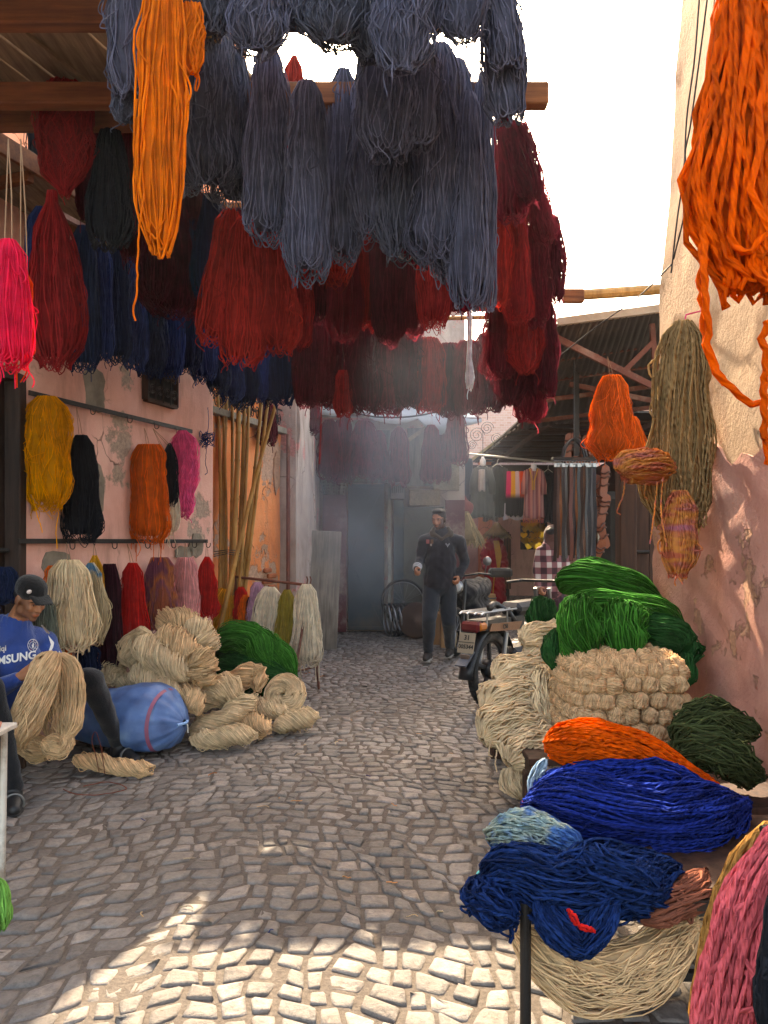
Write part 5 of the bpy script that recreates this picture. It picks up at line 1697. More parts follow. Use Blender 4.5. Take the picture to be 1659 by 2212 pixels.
# blue woven sack
def sack():
    a, b = P(150, 1545, 5.25), P(398, 1560, 5.0)
    a.z = b.z = .215
    ax = (b - a); L = ax.length; ax.normalize()
    up = Vector((0, 0, 1)); side = up.cross(ax).normalized()
    root = empty('blue_sack', (a.x, a.y, 0), 'full blue woven plastic sack lying on the cobbles behind the man', 'sack')
    nu, nv = 90, 72
    V, g = [], np.random.default_rng(3)
    for i in range(nu + 1):
        t = i / nu
        f = (1 - abs(2 * t - 1) ** 3.0) ** .55 * (1 - .12 * math.sin(5 * t + .5)) if 0 < t < 1 else .0
        f = max(f, .10)
        for j in range(nv):
            th = 2 * math.pi * j / nv
            en = abs(2 * t - 1)
            wr = 1 + (.05 * math.sin(11 * th + 2 * math.sin(9 * t)) + .035 * math.sin(19 * th + 5 * t)) * en ** 2.2 + .022 * math.sin(46 * t + 2.2 * math.sin(th * 2 + 1)) * (.35 + .65 * max(0, math.sin(th + 2.6))) + .035 * math.sin(2 * th + 6 * t) + .03 * math.sin(3 * th - 4 * t + 1)
            R = .225 * f * wr
            c, s_ = math.cos(th), math.sin(th)
            z = R * s_
            if z < -.16: z = -.16 + (z + .16) * .15
            p = a + ax * (L * t) + side * (R * 1.12 * c) + up * z
            V.append((p.x, p.y, max(p.z, .02)))
    V = np.array(V)
    i, j = np.meshgrid(np.arange(nu), np.arange(nv), indexing='ij')
    q = np.stack([i * nv + j, i * nv + (j + 1) % nv, (i + 1) * nv + (j + 1) % nv, (i + 1) * nv + j], -1).reshape(-1, 4)
    m, nt, bs = nmat('woven_plastic_blue')
    tc = node(nt, 'ShaderNodeTexCoord')
    w1 = node(nt, 'ShaderNodeTexWave', Scale=95.0, Distortion=.6); w2 = node(nt, 'ShaderNodeTexWave', Scale=95.0, Distortion=.6); w2.bands_direction = 'Z'
    nz = node(nt, 'ShaderNodeTexNoise', Scale=7.0, Detail=6.0)
    for n_ in (w1, w2, nz): nt.links.new(tc.outputs['Object'], n_.inputs['Vector'])
    rp = ramp(nt, [(.3, srgb('#34507c')), (.55, srgb('#4a6c9e')), (.75, srgb('#7290b4'))], nz.outputs['Fac'])
    nt.links.new(rp.outputs[0], bs.inputs['Base Color'])
    bs.inputs['Roughness'].default_value = .42
    ad = node(nt, 'ShaderNodeMath', operation='ADD'); nt.links.new(w1.outputs['Fac'], ad.inputs[0]); nt.links.new(w2.outputs['Fac'], ad.inputs[1])
    bp = node(nt, 'ShaderNodeBump', Strength=.25, Distance=.004); nt.links.new(ad.outputs[0], bp.inputs['Height']); nt.links.new(bp.outputs[0], bs.inputs['Normal'])
    body = link('body', np_mesh('body', V, quads=q), m, root)
    # red stripe woven round the bag near its mouth
    def ring_at(t, r_off):
        f = max((1 - abs(2 * t - 1) ** 3.0) ** .55 * (1 - .12 * math.sin(5 * t + .5)), .1) * (1 + 0)
        pts = []
        for j in range(33):
            th = 2 * math.pi * j / 32
            R = .225 * f + r_off
            z = R * math.sin(th)
            if z < -.16: z = -.16 + (z + .16) * .15
            p = a + ax * (L * t) + side * (R * 1.12 * math.cos(th)) + up * z
            pts.append(p)
        return pts
    vs_, fs = [], []
    rg = [ring_at(t, .012) for t in (.845, .856, .867)]
    for r_ in rg: vs_ += r_
    for k in range(2):
        for j in range(32): fs.append((k * 33 + j, k * 33 + j + 1, (k + 1) * 33 + j + 1, (k + 1) * 33 + j))
    MB().add(vs_, fs).build('stripe', paint('red_stripe', '#8a4a60', bump=0), root, smooth=True)
    e = a + ax * L
    MB().tube([e - ax * .012 + side * .06, e + ax * .01, e - ax * .01 - side * .07], .010, 6).build('seam', paint('sack_seam', '#7ea4d0', bump=0), root)
    MB().tube([e + side * .02, e + ax * .012 + Vector((0, 0, -.02)) + side * .022, e + ax * .01 + Vector((0, 0, -.07)) + side * .03], .004, 5).build('string_end', paint('white_string', '#cfc8b8', bump=0), root)
sack()

# wire and string round the man's feet
def scribble(label, pts_list, r, mat):
    o = yarn_obj('loose_string', loose(pts_list, r, 9, 5), mat)
    tag(o, label, 'string')
M_cord = yarn('rust_cord', '#7a3a2a')
scribble('thin rust-red cord trailing from the floor hank over the cobbles',
         [[Vector((P(180, 1700, 4.35).x, 4.35, .012)), Vector((P(230, 1690, 4.4).x, 4.42, .012)), Vector((P(280, 1705, 4.35).x, 4.3, .012)), Vector((P(225, 1720, 4.3).x, 4.2, .012)), Vector((P(165, 1722, 4.25).x, 4.22, .012)), Vector((P(120, 1715, 4.2).x, 4.3, .012))],
          [P(214, 1668, 4.5), P(206, 1630, 4.52), P(198, 1600, 4.54), P(206, 1580, 4.56), P(216, 1606, 4.55), P(222, 1640, 4.52), P(226, 1672, 4.48)]], .0024, M_cord)

# ------------------------------------------------------------ right: bale, cart, piles
def cart():
    root = empty('hand_cart', (1.1, 4.3, 0), 'low wooden hand cart under the bale and the cream wool', 'cart')
    x0, x1, y0, y1, z = .70, 1.62, 3.7, 5.05, .33
    for k in range(6):
        yy = y0 + (y1 - y0) * (k + .5) / 6
        MB().box(((x0 + x1) / 2, yy, z), (x1 - x0, (y1 - y0) / 6 - .012, .035), bev=.004).build('plank', M_darkwood, root)
    for xx in (x0 + .04, x1 - .04):
        MB().box((xx, (y0 + y1) / 2, z - .06), (.06, y1 - y0, .08), bev=.005).build('beam', M_darkwood, root)
    for xx in (x0 + .02, x1 - .08):
        for yy in (y0 + .08, y1 - .1):
            MB().box((xx, yy, .135), (.07, .07, .27), bev=.006).build('leg', M_darkwood, root)
cart()

def bun_mesh(seed, r=.0030):
    """one small hank of the bale: a puff of strands drawn in at both ends and cinched by its tie"""
    d = bundle([(-.050, 0, 0), (-.040, 0, 0), (-.020, 0, 0), (0.0, 0, 0), (.020, 0, 0), (.040, 0, 0), (.050, 0, 0)],
               [(.010, .012), (.032, .034), (.046, .046), (.042, .042), (.046, .046), (.032, .034), (.010, .012)], n=34, r=r, seed=seed, ref=(0, 1, 0), seg=11, strays=1, lump=.06, wob=.10, core=.9, sides=3, mess=.8, twist=.5)
    t = loose([[(.002 * math.sin(3 * a), .044 * math.cos(a), .044 * math.sin(a)) for a in [x * 6.2832 / 8 for x in range(9)]]], .0022, seed)
    V, Q, S_ = merge([d, t])
    return np_mesh('hank_bun', V, quads=Q, attrs={'shade': S_})

def bale():
    root = empty('wool_bale', (1.2, 3.9, .35), 'bulging bale of cream wool packed from small tied hanks', 'bale')
    cx, cy, cz, hx, hy, hz = 1.20, 3.95, .60, .285, .30, .235
    core_ = blob('packing', [('s', (cx + i * .13, cy + j * .14, cz + k * .10), .145) for i in (-1, 0, 1) for j in (-1, 0, 1) for k in (-1, 0, 1)], .02, Y_cream2, root)
    protos = [bun_mesh(s_) for s_ in (1, 2, 3, 4, 5, 6)]
    for p in protos: p.materials.append(Y_cream2)
    g = random.Random(2)
    def surf(n):
        """rounded-box surface point in direction n"""
        n = Vector(n)
        k = (abs(n.x / hx) ** 5 + abs(n.y / hy) ** 5 + abs(n.z / hz) ** 5) ** (-1 / 5)
        p = n * k
        nr = Vector((math.copysign(abs(p.x / hx) ** 4, p.x) / hx, math.copysign(abs(p.y / hy) ** 4, p.y) / hy, math.copysign(abs(p.z / hz) ** 4, p.z) / hz)).normalized()
        return Vector((cx, cy, cz)) + p, nr
    def bun(n):
        loc, nr = surf(n)
        o = bpy.data.objects.new('hank', protos[g.randrange(6)])
        C.objects.link(o)
        q = nr.to_track_quat('Y', 'Z').to_matrix() @ Matrix.Rotation(g.uniform(-.22, .22) + (math.pi / 2 if g.random() < .5 else 0), 3, 'Y')
        o.rotation_euler = q.to_euler()
        s_ = g.uniform(.82, .95)
        o.scale = (s_ * .90, s_ * 1.05, s_ * .98)
        o.location = loc - nr * .012
        o.parent = root
        o.matrix_parent_inverse = Matrix.Translation(root.location).inverted()
    for r_ in range(6):
        zz = (-1 + 2 * (r_ + .5) / 6) * hz * .98 + g.uniform(-.006, .006)
        for k in range(7):
            xx = (-1 + 2 * (k + (.75 if r_ % 2 else .25)) / 7) * hx
            bun((xx + g.uniform(-.008, .008), -hy, zz + g.uniform(-.008, .008)))
        for k in range(6):
            yy = (-1 + 2 * (k + .6) / 6) * hy
            bun((-hx, yy, zz))
    for k in range(7):
        for j in range(4):
            bun(((-1 + 2 * (k + .5) / 7) * hx, (-1 + 2 * (j + .4) / 6) * hy, hz))
bale()

GCR = 'cream hanks piled on the cart'
for (lab, pts, w, tw, fl) in [
    ('topmost folded cream hank on the cart', [(1130, 1385, 4.55), (1165, 1372, 4.6), (1215, 1372, 4.7)], 70, .5, .75),
    ('cream hank just under the topmost one on the cart', [(1135, 1430, 4.5), (1170, 1420, 4.55), (1215, 1418, 4.65)], 66, .4, .8),
    ('cream hank with curly ends left of the bale', [(1070, 1470, 4.35), (1110, 1455, 4.4), (1180, 1450, 4.5)], 80, .5, .9),
    ('cream hank bulging towards the alley on the cart', [(1050, 1535, 4.22), (1100, 1500, 4.3), (1170, 1490, 4.4)], 92, .6, .9),
    ('cream hank hanging lowest over the edge of the cart', [(1045, 1600, 4.1), (1090, 1560, 4.15), (1160, 1540, 4.25)], 96, .5, .9),
    ('cream hank below the bale at the cart edge', [(1100, 1650, 3.95), (1135, 1620, 4.0), (1190, 1600, 4.1)], 96, .4, .9),
    ('cream hank upright between the bale and the other hanks', [(1172, 1440, 4.35), (1168, 1490, 4.25), (1180, 1560, 4.15)], 56, .4, .9)]:
    hank('cream_hank', pts, w, Y_cream, lab, group=GCR, twist=tw, flat=fl, r=.0054, n=80, strays=10, tails=2, lump=.15, wob=.18, mess=1.6, prof=[.30, .86, 1.02, 1, .98, 1, 1, .9, .5])
o = yarn_obj('cream_hank', merge([loose([[P(1074, 1620, 4.0), P(1070, 1650, 3.99), P(1074, 1668, 3.98)], [P(1060, 1600, 4.02), P(1056, 1630, 4.0), P(1063, 1634, 4.0)], [P(1120, 1660, 3.9), P(1125, 1700, 3.9), P(1132, 1712, 3.9)]], .004, 2),
    bundle([P(1110, 1660, 4.0), P(1112, 1685, 3.98), P(1128, 1710, 3.96), P(1134, 1720, 3.96)], [(.05, .05), (.07, .06), (.05, .05), (.02, .02)], n=40, r=.0036, seed=9, seg=10)]), Y_cream)
tag(o, 'cream hank end dangling below the cart edge', 'yarn', GCR)

GGR = 'green skeins on the bale'
hank('green_skein', [(1215, 1275, 4.75), (1265, 1245, 4.6), (1340, 1262, 4.55), (1425, 1300, 4.6)], 84, Y_green, 'topmost green skein on the bale', group=GGR, r=.0034, n=100, strays=12, twist=.6, flat=.75)
hank('green_skein', [(1235, 1345, 4.35), (1290, 1312, 4.2), (1370, 1320, 4.2), (1470, 1355, 4.3)], 92, Y_green, 'large green skein in the middle of the green pile', group=GGR, r=.0034, n=100, strays=14, twist=.4)
hank('green_skein', [(1262, 1300, 4.08), (1250, 1350, 3.98), (1262, 1400, 3.92), (1285, 1420, 3.9)], 110, Y_green, 'green skein falling over the left front of the bale', group=GGR, r=.0034, n=85, strays=14, ref=(1, 0, 0))
hank('green_skein', [(1345, 1310, 4.1), (1340, 1360, 4.0), (1350, 1400, 3.95), (1365, 1420, 3.95)], 120, Y_green, 'green skein falling over the middle of the bale', group=GGR, r=.0034, n=85, strays=14, ref=(1, 0, 0))
hank('green_skein', [(1380, 1360, 4.1), (1430, 1365, 4.05), (1470, 1390, 4.05), (1474, 1440, 4.02)], 84, Y_dgreen, 'darker green skein at the wall end of the bale', group=GGR, r=.0034, n=120, strays=10)
hank('green_skein', [(1210, 1370, 4.2), (1196, 1400, 4.1), (1198, 1440, 4.05)], 56, Y_dgreen, 'narrow green skein hanging at the left corner of the bale', group=GGR, r=.0034, n=70, ref=(1, 0, 0), strays=6)
hank('green_skein', [(1178, 1300, 4.95), (1172, 1325, 4.9), (1180, 1352, 4.88)], 72, Y_dgreen, 'small green skein behind the moped tail', group=GGR, r=.0034, n=80, ref=(1, 0, 0), prof=[.3, .7, .9, 1, 1, 1, 1, .9, .6])
hank('green_skein', [(1475, 1420, 4.0), (1480, 1450, 3.9), (1478, 1480, 3.85)], 50, Y_dgreen, 'dark green skein end beside the right wall', group=GGR, r=.0034, n=60, ref=(1, 0, 0))

# crate and dark green tangle by the wall
def crate():
    root = empty('wooden_crate', (1.42, 3.15, 0), 'dark slatted crate in the shadow against the right wall', 'crate')
    for k in range(4):
        MB().box((1.42, 2.92, .06 + k * .095), (.48, .02, .08), bev=.003).build('slat', M_darkwood, root)
        MB().box((1.19, 3.15, .06 + k * .095), (.02, .44, .08), bev=.003).build('slat', M_darkwood, root)
    for x, y in ((1.19, 2.93), (1.64, 2.93), (1.19, 3.36), (1.64, 3.36)):
        MB().box((x, y, .2), (.04, .04, .40), bev=.003).build('post', M_darkwood, root)
    MB().box((1.42, 3.15, .385), (.46, .44, .02)).build('bottom', M_darkwood, root)
crate()
GF = 'dark olive green tangle by the wall'
hank('olive_skein', [(1462, 1600, 3.2), (1500, 1558, 3.15), (1560, 1550, 3.15), (1618, 1590, 3.2)], 80, Y_forest, 'upper dark olive green skein of the tangle by the wall', group=GF, r=0.004, n=85, wob=.35, strays=22, mess=2, lump=.25)
hank('olive_skein', [(1480, 1650, 3.1), (1530, 1610, 3.02), (1590, 1640, 3.02), (1610, 1690, 3.05)], 92, Y_forest, 'lower dark olive green skein of the tangle by the wall', group=GF, r=0.004, n=85, wob=.35, strays=22, mess=2, lump=.25)
hank('olive_skein', [(1440, 1610, 3.2), (1475, 1630, 3.1), (1520, 1660, 3.05)], 44, Y_forest, 'small end of dark olive green yarn left of the tangle', group=GF, r=.0034, n=60, strays=10)

# steel-legged table with the blues
def table():
    root = empty('yarn_table', (.9, 2.5, 0), 'low table on black steel legs under the blue yarn', 'table')
    for (x, y) in ((.392, 2.13), (.545, 2.62), (1.40, 2.13), (1.45, 2.72)):
        MB().tube([(x, y, 0), (x, y, .40)], .0155, 12).build('leg', M_iron, root)
    MB().bar((.40, 2.13, .395), (1.42, 2.13, .395), .03, .03).build('rail', M_iron, root)
    MB().bar((.55, 2.72, .395), (1.42, 2.72, .395), .03, .03).build('rail', M_iron, root)
    MB().bar((.40, 2.13, .395), (.55, 2.72, .395), .03, .03).build('rail', M_iron, root)
    MB().bar((1.40, 2.13, .395), (1.45, 2.72, .395), .03, .03).build('rail', M_iron, root)
    MB().prism([(.42, 2.15, .41), (1.40, 2.15, .41), (1.44, 2.72, .41), (.56, 2.72, .41)], (0, 0, .02)).build('top', M_darkwood, root)
    MB().bar((.45, 2.30, .10), (1.42, 2.30, .10), .025, .025).build('stretcher', M_iron, root)
    o = MB().bar(P(1370, 1875, 2.35), P(1570, 1755, 2.75), .03, .09, bev=.005).build('tray_edge', M_darkwood, root)
table()
PLY[0] = True; PLY[1].clear()
o = hank('orange_skein', [(1190, 1610, 3.0), (1260, 1605, 2.92), (1360, 1625, 2.88), (1450, 1660, 2.85), (1530, 1690, 2.85)], 110, Y_flame, 'thick orange skein lying above the blue yarn', r=0.0052, n=72, prof=[.45, .92, 1.02, 1.0, .95, .82, .62, .42, .2], flat=.85, strays=14, wob=0.1, lump=.05, twist=.4, sides=4, fuzz=2500, fuzz_l=.32, fuzz_r=.04, mess=1.2, rho=(.84, 1.14), core=.78)
GBL = 'blue skeins on the table'
hank('blue_skein', [(1160, 1735, 2.72), (1260, 1740, 2.55), (1390, 1775, 2.48), (1520, 1760, 2.58), (1590, 1735, 2.7)], 150, Y_royal, 'broad royal blue skein below the orange one', group=GBL, r=0.0042, n=120, flat=.75, strays=34, wob=0.12, lump=.14, mess=1.3, prof=[.5, .8, .95, 1, 1, 1, .9, .7, .4], sides=3, fuzz=2500, fuzz_l=.32, fuzz_r=.04, rho=(.80, 1.22), core=.74)
hank('blue_skein', [(1150, 1700, 2.85), (1260, 1690, 2.8), (1400, 1690, 2.75), (1540, 1720, 2.78)], 90, Y_royal, 'royal blue skein right under the orange one', group=GBL, r=0.0046, n=80, strays=34, wob=0.22, mess=1.8, lump=.18, sides=3)
hank('blue_skein', [(1060, 1925, 2.30), (1130, 1890, 2.2), (1220, 1920, 2.16), (1330, 1900, 2.2), (1450, 1880, 2.32)], 128, Y_cobalt, 'dark cobalt skein spread over the front of the table', group=GBL, r=0.0046, n=105, strays=44, tails=7, tail_len=.10, wob=0.26, lump=.18, mess=1.8, sides=3, rho=(.74, 1.28), core=.7)
hank('blue_skein', [(1050, 1905, 2.26), (1070, 1960, 2.14), (1110, 1985, 2.12)], 92, Y_cobalt, 'dark cobalt skein bunched at the left corner of the table', group=GBL, r=0.0046, n=64, strays=26, tails=8, tail_len=.07, wob=0.3, mess=1.8, sides=3, rho=(.74, 1.28), core=.7)
hank('blue_skein', [(1160, 1930, 2.12), (1205, 2000, 2.06), (1250, 2040, 2.05), (1290, 2000, 2.06), (1330, 1930, 2.1)], 66, Y_cobalt, 'dark cobalt loop drooping over the table edge', group=GBL, r=0.0046, n=54, strays=6, ref=(0, 1, 0), wob=0.14, mess=1.2, sides=3)
hank('blue_skein', [(1270, 1850, 2.24), (1320, 1890, 2.14), (1380, 1920, 2.14), (1425, 1900, 2.22)], 106, Y_cobalt, 'dark cobalt skein at the right of the table front', group=GBL, r=0.0046, n=90, strays=38, wob=0.26, mess=1.8, lump=.18, sides=3)
hank('blue_skein', [(1075, 1830, 2.48), (1110, 1795, 2.42), (1180, 1815, 2.36), (1262, 1850, 2.32)], 96, Y_sky, 'light blue variegated skein left of the royal blue one', group=GBL, r=0.0046, n=80, strays=24, wob=0.2, lump=.1, mess=1.5, sides=3)
o = hank('aqua_skein', [(1062, 1880, 2.36), (1040, 1905, 2.34), (1018, 1940, 2.32)], 34, Y_aqua, 'small aqua hank peeping out under the blue yarn', r=.0045, n=30)
o = hank('grey_blue_skein', [(1178, 1640, 2.9), (1160, 1670, 2.86), (1146, 1710, 2.82)], 22, yarn('grey_blue_wool', '#8fa6b6'), 'loose grey blue strands left of the orange skein', r=.0042, n=14, strays=8, core=0)
o = hank('red_skein', [(1130, 1735, 2.74), (1150, 1738, 2.7), (1165, 1742, 2.68)], 16, Y_scarlet, 'small red bit of yarn beside the blue skeins', r=.0042, n=12, strays=3)
o = hank('red_skein', [(1490, 1830, 2.5), (1520, 1838, 2.48), (1545, 1850, 2.48)], 56, Y_scarlet, 'red skein showing under the tray edge', r=.0045, n=40, strays=5)
o = hank('brown_skein', [(1385, 1985, 2.14), (1440, 1955, 2.14), (1498, 1930, 2.18), (1520, 1890, 2.24)], 74, Y_brown, 'brown skein at the right of the table under the blue', r=.005, n=60, strays=10)
o = hank('cream_skein', [(1110, 2010, 2.3), (1180, 2062, 2.2), (1290, 2105, 2.17), (1400, 2070, 2.2), (1505, 1995, 2.28)], 116, Y_cream2, 'sagging cream skein hanging under the front of the table', r=.0028, n=110, strays=16, droop=.05, wob=.3, lump=.12, ref=(0, 1, 0), flat=.6, mess=1.5)
hank('orange_skein', [(1396, 2100, 2.4), (1400, 2125, 2.38), (1402, 2135, 2.38)], 12, Y_flame, 'tiny orange loop under the table', r=.004, n=8, strays=0, ref=(1, 0, 0))
PLY[0] = False; PLY[1].clear()
yr = yarn_obj('red_thread', loose([[P(1228, 1965, 1.98), P(1235, 1985, 1.97), P(1248, 1998, 1.97), P(1262, 2008, 1.97), P(1285, 2012, 1.98)], [P(1228, 1965, 1.98), P(1242, 1978, 1.97), P(1252, 2000, 1.97), P(1270, 2003, 1.97), P(1285, 2012, 1.98)]], .0045, 4, 5), Y_scarlet)
tag(yr, 'short red thread lying on the dark cobalt yarn', 'thread')
PLY[0] = True; PLY[1].clear()
# pink, amber and black skeins close by at the lower right
hank('amber_skein', [(1700, 1785, 1.5), (1640, 1835, 1.47), (1590, 1945, 1.43), (1553, 2080, 1.4), (1520, 2260, 1.38)], 74, yarn('honey_wool', '#b98346', light=1.3, dark=.7, ply=True), 'amber skein behind the pink one at the lower right edge', r=0.0054, n=44, ref=(0, 1, 0), strays=3)
hank('pink_skein', [(1770, 1780, 1.36), (1706, 1870, 1.33), (1660, 1995, 1.3), (1628, 2120, 1.28), (1600, 2290, 1.26)], 184, Y_rosepink, 'big salmon pink skein of thick yarn at the lower right edge', r=0.0048, n=110, ref=(0, 1, 0), strays=16, wob=0.07, lump=.06, flat=.7, mess=1.0, prof=[.5, .7, .85, .95, 1, 1.05, 1.1, 1.1, 1.0], sides=4, fuzz=4000, fuzz_l=.3, fuzz_r=.035, rho=(.84, 1.14), core=.76)
hank('black_skein', [(1735, 1850, 1.2), (1712, 1960, 1.17), (1690, 2080, 1.15), (1680, 2290, 1.14)], 84, Y_black, 'black skein at the lower right corner', r=.0055, n=46, ref=(0, 1, 0), strays=8, wob=.2, mess=1.6)
PLY[0] = False; PLY[1].clear()
def stand():
    root = empty('yarn_stand', (1.1, 1.4, 0), 'steel stand holding the pink and amber skeins at the right edge', 'stand')
    MB().tube([(.70, 1.42, .86), (1.1, 1.42, .94), (1.6, 1.40, .95)], .014, 10).build('rail', M_iron, root)
    MB().tube([(1.55, 1.40, 0), (1.55, 1.40, .95)], .014, 10).build('leg', M_iron, root)
    MB().tube([(.98, 1.42, 0), (.98, 1.42, .92)], .014, 10).build('leg', M_iron, root)
stand()
hank('lime_skein', [(-6, 1900, 2.55), (0, 1960, 2.5), (4, 2005, 2.48)], 44, Y_lime, 'light green skein at the lower left edge', r=.004, n=30, ref=(1, 0, 0), strays=3)

# lint, thread ends and scraps trodden into the paving
def litter():
    g = np.random.default_rng(4)
    cols = ['#b02a28', '#2a3560', '#c8b08a', '#d0701c', '#3a3030', '#6a8a4a']
    parts = []
    for k in range(70):
        y = g.uniform(2.3, 8.5); x = g.uniform(-.42, .3) * y
        if x < LX(y) + .3: x = LX(y) + .4
        a = g.uniform(0, 6.28); L = g.uniform(.015, .07)
        pts = [Vector((x + L * t * math.cos(a + .8 * t), y + L * t * math.sin(a + .8 * t), .010 + .003 * math.sin(5 * t))) for t in (0, .35, .7, 1)]
        parts.append(loose([pts], g.uniform(.0012, .0028), k, 4))
    V, Q, S_ = merge(parts)
    m = yarn('lint', '#8a5a4a', other=cols, oscale=1.2, omix=(.25, .75), sheen=0, transl=0)
    o = yarn_obj('yarn_scraps', (V, Q, S_), m, origin=(0, 0, 0))
    tag(o, kind='stuff')
litter()

def skin_mat(name):
    m, nt, b = nmat(name)
    at = node(nt, 'ShaderNodeAttribute', attribute_name='col')
    tc = node(nt, 'ShaderNodeTexCoord')
    nz = node(nt, 'ShaderNodeTexNoise', Scale=30.0, Detail=4.0)
    nt.links.new(tc.outputs['Object'], nz.inputs['Vector'])
    k = ramp(nt, [(.3, (.85, .83, .82, 1)), (.7, (1.1, 1.1, 1.1, 1))], nz.outputs['Fac'])
    mx = node(nt, 'ShaderNodeMix', data_type='RGBA', blend_type='MULTIPLY'); mx.inputs[0].default_value = 1
    nt.links.new(at.outputs['Color'], mx.inputs[6]); nt.links.new(k.outputs[0], mx.inputs[7])
    nt.links.new(mx.outputs[2], b.inputs['Base Color'])
    b.inputs['Roughness'].default_value = .55
    b.inputs['Subsurface Weight'].default_value = .12
    b.inputs['Subsurface Radius'].default_value = (.012, .005, .003)
    b.inputs['Subsurface Scale'].default_value = .5
    return m

def cloth(name, col, var=.2, rough=.9, bump=.35, bscale=90, sheen=.2, scale=5):
    m = paint(name, col, rough=rough, var=var, scale=scale, bump=bump, bscale=bscale, spec=.15)
    m.node_tree.nodes['Principled BSDF'].inputs['Sheen Weight'].default_value = sheen
    return m

def head_prims(c, R, s=1.0):
    """head volumes; local +y face, +z up"""
    def q(x, y, z): return Vector(c) + R @ (Vector((x, y, z)) * s)
    S_ = lambda p, r: ('s', q(*p), tuple(k * s for k in r) if isinstance(r, tuple) else r * s, R)
    pr = [S_((0, -.012, .030), (.075, .096, .088)), S_((0, .028, -.052), (.056, .060, .056)), S_((0, .066, -.096), (.024, .022, .020)),
          S_((0, .042, -.008), (.062, .050, .078)), S_((.033, .060, -.026), (.026, .026, .024)), S_((-.033, .060, -.026), (.026, .026, .024)),
          S_((.028, .080, .022), (.026, .014, .011)), S_((-.028, .080, .022), (.026, .014, .011)),
          ('c', q(0, .090, .012), q(0, .112, -.026), .009 * s, .0125 * s), S_((.012, .100, -.031), .0085), S_((-.012, .100, -.031), .0085),
          S_((0, .090, -.057), (.024, .012, .0062)), S_((0, .088, -.069), (.020, .012, .0075)),
          S_((.078, -.004, -.008), (.010, .020, .031)), S_((-.078, -.004, -.008), (.010, .020, .031))]
    for k in (-1, 1):
        pr.append(S_((k * .048, .0, -.070), (.020, .035, .030)))
    return pr

def face_colour(c, R, base, beard, s=1.0, amount=.75, stubble_top=-.035):
    c = np.array(c); Ri = np.array(R.transposed())
    base, beard = np.array(srgb(base)), np.array(srgb(beard))
    lip = base * np.array([.78, .60, .58, 1])
    def f(co):
        l = ((co - c) @ Ri.T) / s
        near = np.linalg.norm(l - np.array([0, .02, -.02]), axis=1) < .16
        y, z, x = l[:, 1], l[:, 2], np.abs(l[:, 0])
        jaw = near & (z < stubble_top + .055 * (x > .045)) & (y > -.03) & (z > -.125)
        cheek = near & (z > -.062) & (x < .047) & (z > stubble_top - .008) 
        mou = near & (np.abs(z + .063) < .010) & (x < .026) & (y > .085)
        out = np.repeat(base[None, :], len(co), 0)
        k = (jaw & ~cheek).astype(float)[:, None] * amount
        out = out * (1 - k) + beard[None, :] * k
        out[mou] = lip
        return out
    return f

def face_parts(root, c, R, hair_mat, s=1.0, look=0.0):
    def q(x, y, z): return Vector(c) + R @ (Vector((x, y, z)) * s)
    eye = paint('eye_white', '#b8aaa0', rough=.3, var=.05, bump=0); iris = paint('eye_dark', '#1c100a', rough=.2, var=.05, bump=0)
    lid = paint('eyelid', '#7a4a36', rough=.6, var=.1, bump=0)
    for k in (-1, 1):
        e = blob('eye', [('s', q(k * .029, .0835, .002), (.0125 * s, .007 * s, .0058 * s), R)], .0025 * s, eye, root, smooth=1)
        blob('iris', [('s', q(k * .029 + .002, .0890, .0008), (.0056 * s, .003 * s, .0052 * s), R)], .002 * s, iris, e, smooth=0)
        blob('eyelid', [('c', q(k * .029 - .013, .086, .004), q(k * .029 + .013, .086, .004), .0042 * s, .0042 * s), ('s', q(k * .029, .0885, .0062), (.012 * s, .005 * s, .0038 * s), R)], .0028 * s, lid, root, smooth=1)
        blob('eyebrow', [('c', q(k * .014, .0945, .0205), q(k * .032, .0945, .0265), .0042 * s, .0046 * s), ('c', q(k * .032, .0945, .0265), q(k * .052, .084, .0215), .0046 * s, .0028 * s)], .003 * s, hair_mat, root, smooth=1)

def hand_prims(w, fwd, nrm, curl=.7, side=1, s=1.0, spread=.012):
    """palm and five bent fingers; fwd from the wrist, nrm out of the palm, side = +1 when the thumb lies on fwd x nrm"""
    f, n = Vector(fwd).normalized(), Vector(nrm).normalized()
    n = (n - f * n.dot(f)).normalized()
    sd = f.cross(n) * side
    w = Vector(w)
    pr = [('c', w, w + f * .03 * s, .026 * s, .03 * s, (n, .7))]
    for k, (o, L) in enumerate(((.030, .072), (.010, .080), (-.010, .076), (-.029, .060))):
        base = w + f * (.088 - .006 * abs(k - 1)) * s + sd * (o * s)
        pr.append(('c', w + f * .02 * s + sd * (o * .6 * s), base, .018 * s, .0115 * s))
        p, d = base, f.copy()
        ang = 0
        for j, frac in enumerate((.45, .32, .23)):
            ang += curl * (.75 if j == 0 else .9)
            d = (f * math.cos(ang) + n * math.sin(ang)).normalized()
            q = p + d * (L * frac * s)
            pr.append(('c', p, q, (.0100 - .0009 * j) * s, (.0092 - .0009 * j) * s))
            p = q
    t0 = w + f * .022 * s + sd * .024 * s
    t1 = t0 + (f * .55 + sd * .6 + n * .5).normalized() * .042 * s
    t2 = t1 + (f * .75 + sd * .1 + n * .7).normalized() * .032 * s
    pr += [('c', t0, t1, .015 * s, .0115 * s), ('c', t1, t2, .011 * s, .009 * s)]
    return pr

def frame_from(fwd, up=(0, 0, 1)):
    y = Vector(fwd).normalized()
    x = y.cross(Vector(up)).normalized()
    z = x.cross(y)
    return Matrix((x, y, z)).transposed()

HAIR = paint('dark_hair', '#15100d', rough=.6, var=.4, scale=40, bump=.8, bscale=220)

